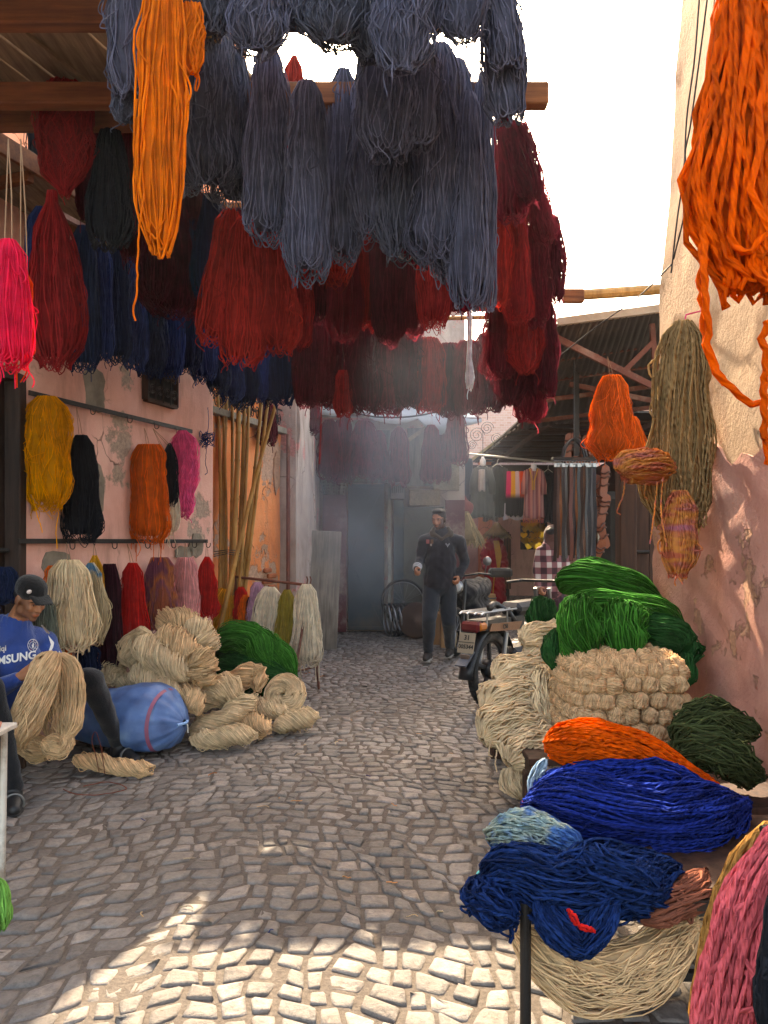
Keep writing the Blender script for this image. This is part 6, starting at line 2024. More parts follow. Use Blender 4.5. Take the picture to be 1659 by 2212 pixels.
# ------------------------------------------------------------ the seated man
def seated_man():
    root = empty('person', P(0, 1580, 4.55), 'seated man in a blue football sweatshirt and black cap winding cream yarn', 'person')
    hc = P(66, 1293, 4.48)
    R = frame_from((.74, -.50, -.40))
    neck = P(30, 1352, 4.56)
    sh_l, sh_r = P(92, 1388, 4.72), P(-40, 1402, 4.40)
    el_l, el_r = P(128, 1452, 4.66), P(-30, 1500, 4.28)
    wr_l, wr_r = P(124, 1466, 4.50), P(44, 1462, 4.24)
    chest, pelvis = P(26, 1430, 4.56), P(-20, 1560, 4.62)
    hip_l, hip_r = P(30, 1555, 4.72), P(-60, 1560, 4.50)
    kn_l, kn_r = P(196, 1468, 4.64), P(-22, 1490, 4.02)
    an_l, an_r = P(256, 1606, 4.90), P(28, 1700, 4.05)
    def P2(u, v, Y): return P(u, v, Y)
    hl = hand_prims(wr_l, P(140, 1448, 4.42) - wr_l, (.2, -.2, .9), curl=.55, side=-1)
    hr = hand_prims(wr_r, P(92, 1428, 4.22) - wr_r, (.3, .5, -.3), curl=.42, side=1)
    skin = skin_mat('olive_skin')
    body = head_prims(hc, R) + [('c', hc + R @ Vector((0, -.03, -.05)), neck, .052, .060),
            ('c', neck, chest, .06, .09), ('c', chest, pelvis, .10, .11), ('c', neck, sh_l, .05, .06), ('c', neck, sh_r, .05, .06),
            ('c', sh_l, el_l, .050, .040), ('c', el_l, wr_l, .038, .027), ('c', sh_r, el_r, .05, .04), ('c', el_r, wr_r, .040, .028),
            ('c', pelvis, hip_l, .12, .09), ('c', pelvis, hip_r, .12, .09), ('c', hip_l, kn_l, .082, .056), ('c', kn_l, an_l, .052, .036),
            ('c', hip_r, kn_r, .082, .056), ('c', kn_r, an_r, .052, .036)] + hl + hr
    col = face_colour(hc, R, '#a86c4a', '#3a261a', amount=.55)
    bo = blob('body', body, .0072, skin, root, smooth=1, colour=col)
    face_parts(root, hc, R, HAIR)
    blue = cloth('blue_sweatshirt', '#24407e', var=.18, sheen=.3)
    sw = [('c', neck + Vector((0, 0, -.035)), chest, .115, .165, ((.5, -.8, 0), .8)), ('c', chest, P(0, 1520, 4.6), .165, .185, ((.5, -.8, 0), .85)), ('c', P(0, 1520, 4.6), P(-12, 1550, 4.61), .185, .17),
          ('c', neck + Vector((0, 0, -.05)), sh_l, .085, .082), ('c', neck + Vector((0, 0, -.05)), sh_r, .085, .088),
          ('c', sh_l, el_l, .078, .060), ('c', el_l, el_l.lerp(wr_l, .75), .058, .046), ('c', sh_r, el_r, .086, .070), ('c', el_r, el_r.lerp(wr_r, .86), .068, .044)]
    sweat = blob('sweatshirt', sw, .009, blue, root, smooth=5, wrinkle=.008, seed=2)
    # tall zipped collar
    cl = []
    for k in range(16):
        a = 2 * math.pi * k / 16
        cl.append(('c', neck + Vector((.078 * math.cos(a), .075 * math.sin(a), -.05)), neck + Vector((.076 * math.cos(a) + .012, .072 * math.sin(a) - .006, .040 - .02 * math.cos(a - .5))), .022, .015))
    blob('collar', cl, .007, blue, root, smooth=3)
    black = cloth('black_trousers', '#17171a', var=.2)
    tr = [('c', pelvis, hip_l, .15, .105), ('c', pelvis, hip_r, .15, .105), ('c', hip_l, kn_l, .105, .078), ('c', kn_l, an_l + Vector((0, 0, .0)), .075, .050),
          ('c', hip_r, kn_r, .105, .078), ('c', kn_r, an_r + Vector((0, 0, .01)), .075, .052)]
    blob('trousers', tr, .010, black, root, smooth=5, wrinkle=.007, seed=5)
    shoe = paint('black_rubber', '#1a1a1b', rough=.5, var=.2)
    strap = paint('grey_strap', '#6a6a66', rough=.6, var=.2)
    for an, fw in ((an_l, Vector((.62, -.42, 0))), (an_r, Vector((.45, -.85, 0)))):
        fw.normalize()
        b = Vector((an.x, an.y, .045))
        sh = blob('shoe', [('c', b - fw * .05, b + fw * .10, .042, .044), ('c', b + fw * .10, b + fw * .165 - Vector((0, 0, .012)), .045, .032), ('c', an, b, .045, .05)], .007, shoe, root, smooth=3)
        sd = fw.cross(Vector((0, 0, 1)))
        blob('sole', [('s', b + fw * .06 - Vector((0, 0, .034)), (.150, .055, .012), Matrix((fw, sd, Vector((0, 0, 1)))).transposed())], .006, shoe, root, smooth=1)
        MB().ring(b + fw * .085 + Vector((0, 0, -.006)), fw, .048, .008, 20, 6).build('strap', strap, root, smooth=True)
    # cap
    capm = cloth('black_cap_cloth', '#131212', var=.2)
    def q(x, y, z): return hc + R @ Vector((x, y, z))
    cap = blob('cap', [('s', q(0, -.014, .052), (.086, .106, .078), R), ('s', q(0, -.014, .075), (.08, .10, .06), R)], .006, capm, root, smooth=2)
    br = []
    for i in range(9):
        a = -.85 + 1.7 * i / 8
        br.append(('c', q(.072 * math.sin(a), .060 + .02 * math.cos(a), .052), q(.068 * math.sin(a), .105 + .055 * math.cos(a), .038 - .010 * math.sin(a) ** 2), .007, .005))
    blob('brim', br, .005, capm, cap, smooth=2)
    blob('cap_badge', [('s', q(.062, .062, .078), (.016, .008, .014), R)], .004, paint('cap_badge', '#d8c8c0', var=.3, scale=120, bump=0), cap, smooth=0)
    blob('hair', [('s', q(0, -.035, .012), (.079, .078, .055), R)], .006, HAIR, root, smooth=2)
    # print on the shirt, laid on its surface
    me = sweat.data
    M = sweat.matrix_world
    vv = [v.co.copy() for v in me.vertices]
    tree = BVHTree.FromPolygons(vv, [tuple(p.vertices) for p in me.polygons])
    camv = Vector((0, 0, CAMZ))
    def lay(pts2, faces, name, mat, lift=.004, par=sweat):
        out = []
        last = Y0 = 4.4
        for (u, v) in pts2:
            d = (P(u, v, 1.0) - camv).normalized()
            hit = tree.ray_cast(camv, d)
            if hit[0] is None: p = camv + d * last
            else:
                last = hit[3]; p = hit[0] - d * lift
            out.append(p)
        return MB().add(out, faces).build(name, mat, par)
    def text_pts(body, u, v, h, slope=0.0, name='lettering', mat=None, bold=.0, squash=1.0):
        cu = bpy.data.curves.new('txt', 'FONT'); cu.body = body; cu.size = 1.0; cu.offset = bold; cu.resolution_u = 3
        to = bpy.data.objects.new('txt', cu); C.objects.link(to)
        dg = bpy.context.evaluated_depsgraph_get()
        tm = bpy.data.meshes.new_from_object(to.evaluated_get(dg))
        bpy.data.objects.remove(to)
        bm = bmesh.new(); bm.from_mesh(tm); bmesh.ops.triangulate(bm, faces=bm.faces)
        bmesh.ops.subdivide_edges(bm, edges=[e for e in bm.edges if e.calc_length() > .25], cuts=2)
        bmesh.ops.triangulate(bm, faces=bm.faces)
        bm.verts.index_update()
        pts2 = [(u + p.co.x * h * squash, v - p.co.y * h + slope * p.co.x * h * squash) for p in bm.verts]
        fs = [tuple(x.index for x in f.verts) for f in bm.faces]
        bm.free()
        return lay(pts2, fs, name, mat)
    white = paint('shirt_print_white', '#d6d2cc', rough=.7, var=.08, bump=0)
    text_pts('SAMSUNG', -34, 1441, 25, slope=-.17, mat=white, bold=.03, squash=.98)
    text_pts('iqi', -2, 1407, 17, slope=-.1, mat=white, bold=.02)
    # round crest: white ring, blue field, white lion-like mark and small studs
    def disc(u, v, r, n=24, a=0, b=6.2832):
        return [(u, v)] + [(u + r * .86 * math.cos(a + (b - a) * i / n), v + r * math.sin(a + (b - a) * i / n)) for i in range(n)], [(0, 1 + i, 1 + (i + 1) % n) for i in range(n)]
    cu_, cv_ = 71, 1394
    lay(*disc(cu_, cv_, 13.6), 'crest', white, .004)
    lay(*disc(cu_, cv_, 12.2), 'crest_field', paint('crest_blue', '#1c3470', bump=0, var=.05), .006)
    lay(*disc(cu_, cv_, 8.4), 'crest_ring', white, .008)
    lay(*disc(cu_, cv_, 7.5), 'crest_centre', paint('crest_blue', '#1c3470', bump=0, var=.05), .010)
    for k in range(9):
        a = 2 * math.pi * k / 9
        lay(*disc(cu_ + 9.0 * math.cos(a), cv_ + 10.3 * math.sin(a), 1.0, 8), 'crest_mark', white if k % 3 else paint('crest_red', '#b02a30', bump=0), .010)
    lion = [(-2.6, 5.5), (-1.6, 1.5), (-3.4, -1.5), (-1.2, -1.0), (.2, -5.5), (2.2, -5.0), (1.6, -2.5), (3.6, -1.8), (1.8, -.4), (2.2, 2.4), (3.4, 5.4), (1.4, 5.2), (.6, 2.6), (-.6, 5.6)]
    lay([(cu_, cv_)] + [(cu_ + x, cv_ + y) for x, y in lion], [(0, 1 + i, 1 + (i + 1) % len(lion)) for i in range(len(lion))], 'crest_figure', white, .013)
    # white shoulder flash and sleeve stripes
    lay([(104, 1372), (117, 1388), (115, 1398), (108, 1412), (106, 1404), (110, 1392)], [(0, 1, 5), (1, 2, 5), (2, 3, 4), (2, 4, 5)], 'shoulder_flash', white, .004)
    for k in range(2):
        lay([(88 + 4 * k, 1350 + 4 * k), (92 + 4 * k, 1350 + 4 * k), (104 + 4 * k, 1366 + 2 * k), (101 + 4 * k, 1368 + 2 * k)], [(0, 1, 2, 3)], 'sleeve_stripe', white, .004)
    lay([(127, 1406), (129, 1406), (134, 1446), (132, 1446)], [(0, 1, 2, 3)], 'sleeve_stripe', white, .004)
seated_man()
# the skein in his hands
o = hank('cream_skein', [(112, 1418, 4.24), (96, 1450, 4.16), (74, 1510, 4.12), (48, 1580, 4.12), (44, 1604, 4.14)], 58, Y_cream2, 'cream skein draped over the seated man\'s hands, left and right limbs hanging', ref=(0, 1, 0), r=.0030, n=110, twist=1.2, prof=[.7, .95, 1, 1, 1, 1, 1.02, .95, .5], parent=None)
d1 = hank('x', [(118, 1416, 4.30), (148, 1440, 4.34), (158, 1500, 4.34), (154, 1560, 4.32), (138, 1598, 4.28)], 46, None, '', ref=(0, 1, 0), n=80, r=.003, parent='data', twist=.8)
d2 = hank('x', [(150, 1585, 4.34), (128, 1612, 4.28), (92, 1602, 4.24)], 46, None, '', ref=(0, 1, 0), n=60, r=.003, parent='data')
d3 = hank('x', [(118, 1430, 4.36), (112, 1500, 4.36), (118, 1570, 4.34), (124, 1600, 4.32)], 52, None, '', ref=(0, 1, 0), n=40, r=.003, parent='data', core=0, strays=12, wob=.3)
yarn_obj('loop', merge([d1, d2, d3]), Y_cream2, o)
hank('cream_hank', [(28, 1590, 4.6), (70, 1612, 4.55), (110, 1625, 4.5)], 60, Y_cream2, 'frayed cream hank on the ground at the seated man\'s feet', r=.003, n=80, tails=12, tail_len=.06)
# stool he sits on, and the white table at the edge
st = empty('stool', (P(-20, 1600, 4.62).x, 4.62, 0), 'low wooden stool under the seated man', 'stool')
sx, sy = P(-20, 1600, 4.62).x, 4.62
MB().box((sx, sy, .20), (.34, .34, .035), bev=.008).build('seat', M_darkwood, st)
for k in (-1, 1):
    for j in (-1, 1): MB().box((sx + k * .13, sy + j * .13, .09), (.035, .035, .185), bev=.004).build('leg', M_darkwood, st)
wt = empty('white_table', (P(-60, 1900, 3.0).x, 3.1, 0), 'corner of a white metal table at the left edge', 'table')
mw = paint('white_metal', '#c8c0b4', rough=.45, var=.15, dirt='#8a7a6a')
cx_ = P(16, 1600, 2.9) - Vector((.090, 0, 0))
MB().box((cx_.x - .30, 2.95, cx_.z), (.62, .40, .022), bev=.004).build('top', mw, wt)
MB().tube([(cx_.x - .012, 2.77, cx_.z), (cx_.x - .022, 2.77, cx_.z / 2), (cx_.x - .035, 2.77, 0)], .013, 10).build('leg', mw, wt)
MB().tube([(cx_.x - .03, 3.12, cx_.z), (cx_.x - .04, 3.12, 0)], .013, 10).build('leg', mw, wt)
MB().bar((cx_.x - .6, 2.765, cx_.z - .022), (cx_.x, 2.765, cx_.z - .022), .012, .03).build('apron', mw, wt)
bw = MB().lathe((P(-36, 1560, 2.9).x, 2.9, cx_.z + .012), [(.02, 0), (.045, .012), (.06, .035), (.064, .05), (.058, .048), (.03, .012)], 24).build('clay_bowl', paint('terracotta', '#b8735a', rough=.6), smooth=True)
tag(bw, 'small clay bowl on the white table at the left edge', 'bowl')

# ------------------------------------------------------------ the walking man
def standing(root_label, Y, J, cols, name='person', voxel=.010, face=(0, -1, 0), hood=False, beard=.8, hair=True, hands=True, s=1.0, wr=.006, skin_c='#9a6448', detail=True):
    """J: dict of joints as (u, v, dY)"""
    q = {k: P(v[0], v[1], Y + (v[2] if len(v) > 2 else 0)) for k, v in J.items()}
    root = empty(name, (q['an_l'].x, Y, 0), root_label, 'person')
    R = frame_from(face)
    hc = q['head']
    pr = head_prims(hc, R, s)
    pr += [('c', hc + R @ Vector((0, -.025, -.05)) * s, q['neck'], .05 * s, .058 * s), ('c', q['neck'], q['belly'], .055, .075), ('c', q['belly'], q['pelvis'], .075, .09)]
    hp = []
    for k in ('l', 'r'):
        pr += [('c', q['neck'] + Vector((0, 0, -.05)), q['sh_' + k], .05, .055), ('c', q['sh_' + k], q['el_' + k], .048, .038), ('c', q['el_' + k], q['wr_' + k], .036, .026),
               ('c', q['pelvis'], q['hip_' + k], .085, .08), ('c', q['hip_' + k], q['kn_' + k], .08, .055), ('c', q['kn_' + k], q['an_' + k], .05, .034)]
        if hands:
            fw = (q['wr_' + k] - q['el_' + k]).normalized() + Vector((0, -.2, 0))
            pr += hand_prims(q['wr_' + k], fw, (1 if k == 'r' else -1, .2, 0), curl=1.15, side=1 if k == 'r' else -1)
    col = face_colour(hc, R, skin_c, '#17100d', s, amount=beard)
    blob('body', pr, voxel, skin_mat('skin_%d' % int(Y * 10)), root, smooth=1, colour=col)
    if detail: face_parts(root, hc, R, HAIR, s)
    if hair:
        def h(x, y, z): return hc + R @ (Vector((x, y, z)) * s)
        blob('hair', [('s', h(0, -.022, .048), (.083 * s, .098 * s, .082 * s), R), ('s', h(0, .035, .098), (.062 * s, .05 * s, .034 * s), R), ('s', h(0, -.05, .0), (.074 * s, .05 * s, .06 * s), R),
                      ('s', h(.074, -.01, .02), (.012 * s, .03 * s, .03 * s), R), ('s', h(-.074, -.01, .02), (.012 * s, .03 * s, .03 * s), R)], .007, HAIR, root, smooth=1, wrinkle=.004)
    jk = [('c', q['neck'] + Vector((0, 0, -.04)), q['belly'], .13, .185, ((0, 1, 0), .75)), ('c', q['belly'], q['hem'], .185, .195, ((0, 1, 0), .78))]
    for k in ('l', 'r'):
        jk += [('c', q['neck'] + Vector((0, 0, -.05)), q['sh_' + k], .085, .075), ('c', q['sh_' + k], q['el_' + k], .074, .060), ('c', q['el_' + k], q['wr_' + k], .058, .042)]
    jacket = blob('jacket', jk, max(voxel, .010), cols[0], root, smooth=4, wrinkle=wr, seed=int(Y * 3))
    if hood:
        hd = []
        for k in range(14):
            a = math.pi * (-.15 + 1.3 * k / 13)
            hd.append(('c', q['neck'] + Vector((.115 * math.cos(a), .095 * math.sin(a) - .01, -.03)), q['neck'] + Vector((.085 * math.cos(a), .085 * math.sin(a), .045)), .035, .026))
        hd += [('c', q['neck'] + Vector((-.11, -.05, .0)), q['neck'] + Vector((0, -.10, -.08)), .028, .02), ('c', q['neck'] + Vector((.11, -.05, .0)), q['neck'] + Vector((0, -.10, -.08)), .028, .02)]
        blob('hood', hd, .010, cols[2] if len(cols) > 2 else cols[0], root, smooth=3)
    tr = []
    for k in ('l', 'r'):
        tr += [('c', q['pelvis'], q['hip_' + k], .15, .115), ('c', q['hip_' + k], q['kn_' + k], .112, .085), ('c', q['kn_' + k], q['an_' + k] + Vector((0, 0, .03)), .082, .058)]
    blob('trousers', tr, max(voxel, .011), cols[1], root, smooth=4, wrinkle=wr, seed=int(Y * 5))
    shoe = paint('dark_sneaker', '#2a2624', rough=.6, var=.25); sole = paint('pale_sole', '#8f8a84', rough=.7)
    for k in ('l', 'r'):
        f = Vector((J['toe'][0] if 'toe' in J else 0, -1, 0)).normalized()
        b = Vector((q['an_' + k].x, q['an_' + k].y, max(.05, q['an_' + k].z - .045)))
        blob('shoe', [('c', b - f * .05, b + f * .09, .046, .042), ('c', b + f * .09, b + f * .17 - Vector((0, 0, .012)), .044, .034), ('c', q['an_' + k] + Vector((0, 0, .01)), b, .046, .05)], .009, shoe, root, smooth=2)
        sd = f.cross(Vector((0, 0, 1)))
        MB().box(b + f * .06 - Vector((0, 0, .037)), (.26, .085, .02), Matrix((f, sd, Vector((0, 0, 1)))).transposed(), bev=.008).build('sole', sole, root)
    return root, q, jacket
charcoal = cloth('charcoal_hoodie', '#24242a', var=.15)
JW = dict(head=(948, 1122, -.05), neck=(953, 1150), belly=(952, 1215), pelvis=(948, 1266), hem=(950, 1258), sh_r=(916, 1168), sh_l=(992, 1170), el_r=(908, 1206, .02), el_l=(1004, 1214, .06),
          wr_r=(900, 1229, -.16), wr_l=(992, 1246, -.05), hip_r=(934, 1272), hip_l=(966, 1272), kn_r=(927, 1336, -.22), kn_l=(970, 1340, -.05), an_r=(925, 1408, -.06), an_l=(972, 1400, .26), toe=(-.25, 0, 0))
wroot, wq, wj = standing('man in a charcoal hooded sweatshirt walking towards the camera down the alley', 8.85, JW, (charcoal, cloth('dark_jeans', '#1f242b', var=.2), cloth('brown_hood', '#4a4038', var=.2)), face=(-.42, -.88, -.2), hood=True)
def badge(u, v, w, h, name, col, dY=-.135):
    c = P(u, v, 8.85 + dY)
    MB().box(c, (px(w, 8.8), .006, px(h, 8.8)), bev=.002).build(name, paint(name + col, col, bump=0, var=.2, scale=60), wj)
badge(924, 1170, 7, 9, 'chest_badge', '#8a4a48'); badge(933, 1170, 6, 9, 'chest_badge', '#5a3c24'); badge(931, 1177, 4, 5, 'chest_badge', '#8a8480')
for (du, dv) in ((-5, -2), (5, -2), (0, 3), (-2, 0), (2, 0)):
    badge(967 + du * .7, 1177 + dv, 2, 4, 'chest_mark', '#80848c')
cu0, cu1 = wq['el_r'].lerp(wq['wr_r'], .62), wq['wr_r']
for k in range(3):
    p = cu0.lerp(cu1, .35 + .28 * k)
    MB().ring(p, (cu1 - cu0), .049 - .003 * k, .006, 20, 6).build('cuff_stripe', paint('cuff_white', '#b9bcc2', bump=0), wj)

# people farther back
JF = dict(head=(1137, 1160, -.05), neck=(1140, 1172), belly=(1144, 1197), pelvis=(1143, 1219), hem=(1144, 1214), sh_r=(1126, 1179), sh_l=(1159, 1180), el_r=(1122, 1200, -.1), el_l=(1164, 1203), wr_r=(1118, 1210, -.35), wr_l=(1163, 1222),
          hip_r=(1138, 1222), hip_l=(1151, 1222), kn_r=(1137, 1250), kn_l=(1154, 1250), an_r=(1135, 1271), an_l=(1156, 1270), toe=(-.5, 0, 0))
standing('man in a dark jacket and beige trousers beside the brass ornaments', 21.0, JF, (cloth('dark_jacket', '#1d242a'), cloth('beige_trousers', '#8c6a4c')), face=(-.7, -.7, -.1), voxel=.016, beard=.5, detail=False)
def plaid_mat():
    m, nt, b = nmat('plaid_cloth')
    tc = node(nt, 'ShaderNodeTexCoord')
    sp = node(nt, 'ShaderNodeSeparateXYZ'); nt.links.new(tc.outputs['Object'], sp.inputs[0])
    fs = []
    for ax, k in (('X', 8.0), ('Z', 7.0)):
        mu = node(nt, 'ShaderNodeMath', operation='MULTIPLY'); mu.inputs[1].default_value = k; nt.links.new(sp.outputs[ax], mu.inputs[0])
        fr = node(nt, 'ShaderNodeMath', operation='FRACT'); nt.links.new(mu.outputs[0], fr.inputs[0])
        gt = node(nt, 'ShaderNodeMath', operation='GREATER_THAN'); gt.inputs[1].default_value = .55; nt.links.new(fr.outputs[0], gt.inputs[0])
        fs.append(gt.outputs[0])
    ad = node(nt, 'ShaderNodeMath', operation='ADD'); nt.links.new(fs[0], ad.inputs[0]); nt.links.new(fs[1], ad.inputs[1])
    hf = node(nt, 'ShaderNodeMath', operation='MULTIPLY'); hf.inputs[1].default_value = .5; nt.links.new(ad.outputs[0], hf.inputs[0])
    r = ramp(nt, [(0, srgb('#3a1a20')), (.5, srgb('#7a4a4c')), (1, srgb('#b8a8a0'))], hf.outputs[0])
    nt.links.new(r.outputs[0], b.inputs['Base Color']); b.inputs['Roughness'].default_value = .9
    return m
JP = dict(head=(1192, 1160, 0), neck=(1190, 1180), belly=(1188, 1225), pelvis=(1188, 1275), hem=(1188, 1268), sh_r=(1170, 1192), sh_l=(1215, 1192), el_r=(1160, 1232, .0), el_l=(1222, 1232), wr_r=(1166, 1268, -.1), wr_l=(1218, 1262, -.1),
          hip_r=(1178, 1280), hip_l=(1200, 1280), kn_r=(1178, 1350), kn_l=(1200, 1350), an_r=(1178, 1412), an_l=(1200, 1412))
pr_, pq, pj = standing('person in a plaid hooded jacket seen from behind next to the belts', 9.3, JP, (plaid_mat(), cloth('plum_skirt', '#3a2028')), face=(.1, 1, 0), voxel=.012, beard=0, detail=False)
blob('hood', [('s', pq['head'] + Vector((0, .0, .02)), (.10, .12, .13)), ('c', pq['head'], pq['neck'] + Vector((0, 0, -.04)), .09, .10)], .011, cloth('hood_cloth', '#5a3a34'), pr_, smooth=3)

# ------------------------------------------------------------ the moped
def label_text(body, size, mat, name, parent, M, bold=.02, ext=.001):
    cu = bpy.data.curves.new('txt', 'FONT'); cu.body = body; cu.size = size; cu.offset = bold * size; cu.extrude = ext
    cu.align_x = 'CENTER'; cu.align_y = 'CENTER'; cu.resolution_u = 3
    to = bpy.data.objects.new('txt', cu); C.objects.link(to)
    tm = bpy.data.meshes.new_from_object(to.evaluated_get(bpy.context.evaluated_depsgraph_get()))
    bpy.data.objects.remove(to)
    tm.transform(M)
    tm.name = name
    return link(name, tm, mat, parent)

def moped():
    hub = P(1057, 1450, 6.5); hub.z = .318
    d = Vector((.6, .8, 0)); sd = Vector((-.8, .6, 0))       # heading, left side of the machine
    def w(x, y, z): return Vector((hub.x, hub.y, 0)) + d * x + sd * y + Vector((0, 0, z))
    root = empty('moped', (hub.x, hub.y, 0), 'black moped parked beside the cart, rear wheel and number plate in view', 'moped')
    rubber = paint('tyre_rubber', '#1b1a19', rough=.85, var=.3, dirt='#5a5048')
    blackp = paint('black_plastic', '#1c1d20', rough=.4, var=.2, dirt='#3a342e')
    alloy = paint('black_alloy', '#2a2a2c', rough=.45, metal=.6, var=.2)
    chrome = paint('chrome', '#8c8c8e', rough=.32, metal=1.0, var=.1, bump=.05)
    R = .318
    for (x0, nm) in ((0, 'rear'), (1.18, 'front')):
        c = w(x0, 0, R)
        ty = MB().lathe(c, [(R - .075, -.03), (R - .06, -.042), (R - .03, -.045), (R - .008, -.03), (R, -.01), (R, .01), (R - .008, .03), (R - .03, .045), (R - .06, .042), (R - .075, .03)], 48, sd).build('wheel', rubber, root, smooth=True)
        # the lathe closes its ends with discs: open them
        me = ty.data
        bm = bmesh.new(); bm.from_mesh(me)
        bmesh.ops.delete(bm, geom=[f for f in bm.faces if len(f.verts) > 10], context='FACES')
        bm.to_mesh(me); bm.free()
        for k in range(40):
            a = 2 * math.pi * k / 40
            pos = c + (d * math.cos(a) + Vector((0, 0, 1)) * math.sin(a)) * (R + .001)
            tn = (-d * math.sin(a) + Vector((0, 0, 1)) * math.cos(a))
            MB().bar(pos - sd * .022 - tn * .008, pos + sd * .022 + tn * .008, .012, .006, up=(pos - c)).build('tread', rubber, ty)
        MB().ring(c, sd, R - .082, .018, 40, 8).build('rim', alloy, ty, smooth=True)
        MB().lathe(c, [(.02, -.07), (.075, -.05), (.085, -.02), (.085, .03), (.05, .06), (.02, .07)], 24, sd).build('hub', alloy, ty, smooth=True)
        for k in range(5):
            a = 2 * math.pi * k / 5 + .35
            e = (d * math.cos(a) + Vector((0, 0, 1)) * math.sin(a))
            MB().bar(c + e * .05, c + e * (R - .07), .035, .03, up=sd, bev=.006).build('spoke', alloy, ty)
    # mudguard
    vs_, fs = [], []
    n = 16
    for i in range(n + 1):
        a = math.radians(25 + 160 * i / n)
        rr = R + .05 + (.05 if i > 13 else 0) * (i - 13) / 3
        p = w(-0, 0, R)
        e = d * math.cos(a) + Vector((0, 0, 1)) * math.sin(a)
        for k in (-1, -.6, 0, .6, 1):
            vs_.append(p + e * (rr - .02 * k * k) + sd * (.065 * k))
    for i in range(n):
        for k in range(4): fs.append((i * 5 + k, i * 5 + k + 1, (i + 1) * 5 + k + 1, (i + 1) * 5 + k))
    o = MB().add(vs_, fs).build('mudguard', blackp, root, smooth=True)
    md = o.modifiers.new('t', 'SOLIDIFY'); md.thickness = .006
    MB().bar(w(-.33, 0, .50), w(-.47, 0, .40), .10, .012, up=(0, 0, 1)).build('mud_flap', paint('grey_flap', '#3c4450', rough=.5), root)
    # tail with lamp, plate, side panels
    MB().prism([w(-.26, -.07, .665), w(.45, -.10, .62), w(.45, -.10, .74), w(-.22, -.07, .745)], sd * .16).build('tail_body', blackp, root)
    pan = MB().prism([w(-.16, -.086, .655), w(.30, -.115, .63), w(.36, -.118, .70), w(-.13, -.088, .715)], -sd * .010).build('side_panel', paint('copper_panel', '#7a5640', rough=.35, metal=.4, var=.1), root)
    Mt = Matrix((d.to_4d(), Vector((0, 0, 1, 0)), (-sd).to_4d(), Vector((0, 0, 0, 1)))).transposed()
    Mt.translation = w(.07, -.117, .677)
    label_text('C50', .052, paint('badge_black', '#141414', bump=0), 'lettering', pan, Mt, bold=.03)
    lamp = MB().box(w(-.29, 0, .70), (.10, .17, .085), Matrix((d, sd, Vector((0, 0, 1)))).transposed(), bev=.02).build('tail_lamp', paint('red_lens', '#5e1c20', rough=.2, var=.1, bump=0), root)
    for k in (-1, 1):
        MB().box(w(-.255, k * .082, .70), (.11, .035, .065), Matrix((d, sd, Vector((0, 0, 1)))).transposed(), bev=.015).build('indicator', paint('amber_lens', '#b0642a', rough=.2, var=.1, bump=0), lamp)
    # number plate, tilted
    pc = w(-.375, 0, .575)
    pup = (Vector((0, 0, 1)) + d * .28).normalized()
    pn = (-d + Vector((0, 0, .28))).normalized()
    px_ = pup.cross(pn).normalized()
    plate = MB().box(pc, (.15, .165, .006), Matrix((px_, pup, pn)).transposed(), bev=.002).build('number_plate', paint('plate_white', '#8f7f6a', rough=.5, var=.15, dirt='#8a7a68'), root)
    blk = paint('plate_black', '#1c1a18', bump=0)
    for (t, dv, sz) in (('31', .042, .056), ('005344', -.032, .046)):
        Mt = Matrix((px_.to_4d(), pup.to_4d(), pn.to_4d(), Vector((0, 0, 0, 1)))).transposed()
        Mt.translation = pc + pup * dv + pn * .0045
        label_text(t, sz, blk, 'plate_lettering', plate, Mt, bold=.025)
    MB().box(pc + pup * .005 + pn * .0045, (.15, .006, .002), Matrix((px_, pup, pn)).transposed()).build('plate_line', blk, plate)
    MB().box(w(-.40, 0, .455), (.02, .085, .06), Matrix((d, sd, Vector((0, 0, 1)))).transposed(), bev=.006).build('reflector', paint('dull_reflector', '#5c4a40', rough=.3), root)
    # carrier
    for y in (-.10, -.035, .035, .10):
        MB().tube([w(-.32, y, .80), w(-.28, y, .815), w(.30, y, .81)], .009, 8).build('carrier_rod', chrome, root)
    for x in (-.28, -.05, .2):
        MB().tube([w(x, -.11, .805), w(x, .11, .805)], .009, 8).build('carrier_rod', chrome, root)
    for x in (-.2, .15):
        for y in (-.09, .09): MB().tube([w(x, y, .80), w(x, y, .70)], .008, 8).build('carrier_stay', chrome, root)
    MB().tube([w(-.10, -.06, .84), w(.02, -.02, .86), w(.16, .02, .85), w(.24, -.06, .78), w(.26, -.1, .70)], .028, 8).build('bungee_hose', blackp, root, smooth=True)
    seat = MB().box(w(.62, 0, .80), (.55, .22, .11), Matrix((d, sd, Vector((0, 0, 1)))).transposed(), bev=.04).build('seat', blackp, root)
    for y in (-.11, .11):
        MB().tube([w(.02, y, R), w(.10, y, .62)], .020, 10).build('shock_absorber', chrome, root)
        MB().bar(w(0, y, R), w(.5, y, .33), .03, .05).build('swing_arm', blackp, root)
    MB().box(w(.5, 0, .36), (.36, .18, .2), Matrix((d, sd, Vector((0, 0, 1)))).transposed(), bev=.04).build('engine', alloy, root)
    MB().tube([w(.5, -.13, .22), w(.1, -.15, .24), w(-.15, -.15, .28)], [.02, .032, .034], 10).build('exhaust', chrome, root)
    MB().bar(w(.85, 0, .40), w(1.05, 0, .80), .16, .09, bev=.02).build('leg_shield', blackp, root)
    MB().tube([w(1.18, .07, R), w(1.02, .07, .95)], .02, 8).tube([w(1.18, -.07, R), w(1.02, -.07, .95)], .02, 8).build('fork', chrome, root)
    MB().tube([w(.92, .32, 1.0), w(1.0, .2, 1.02), w(1.0, -.2, 1.02), w(.92, -.32, 1.0)], .014, 8).build('handlebar', blackp, root)
moped()

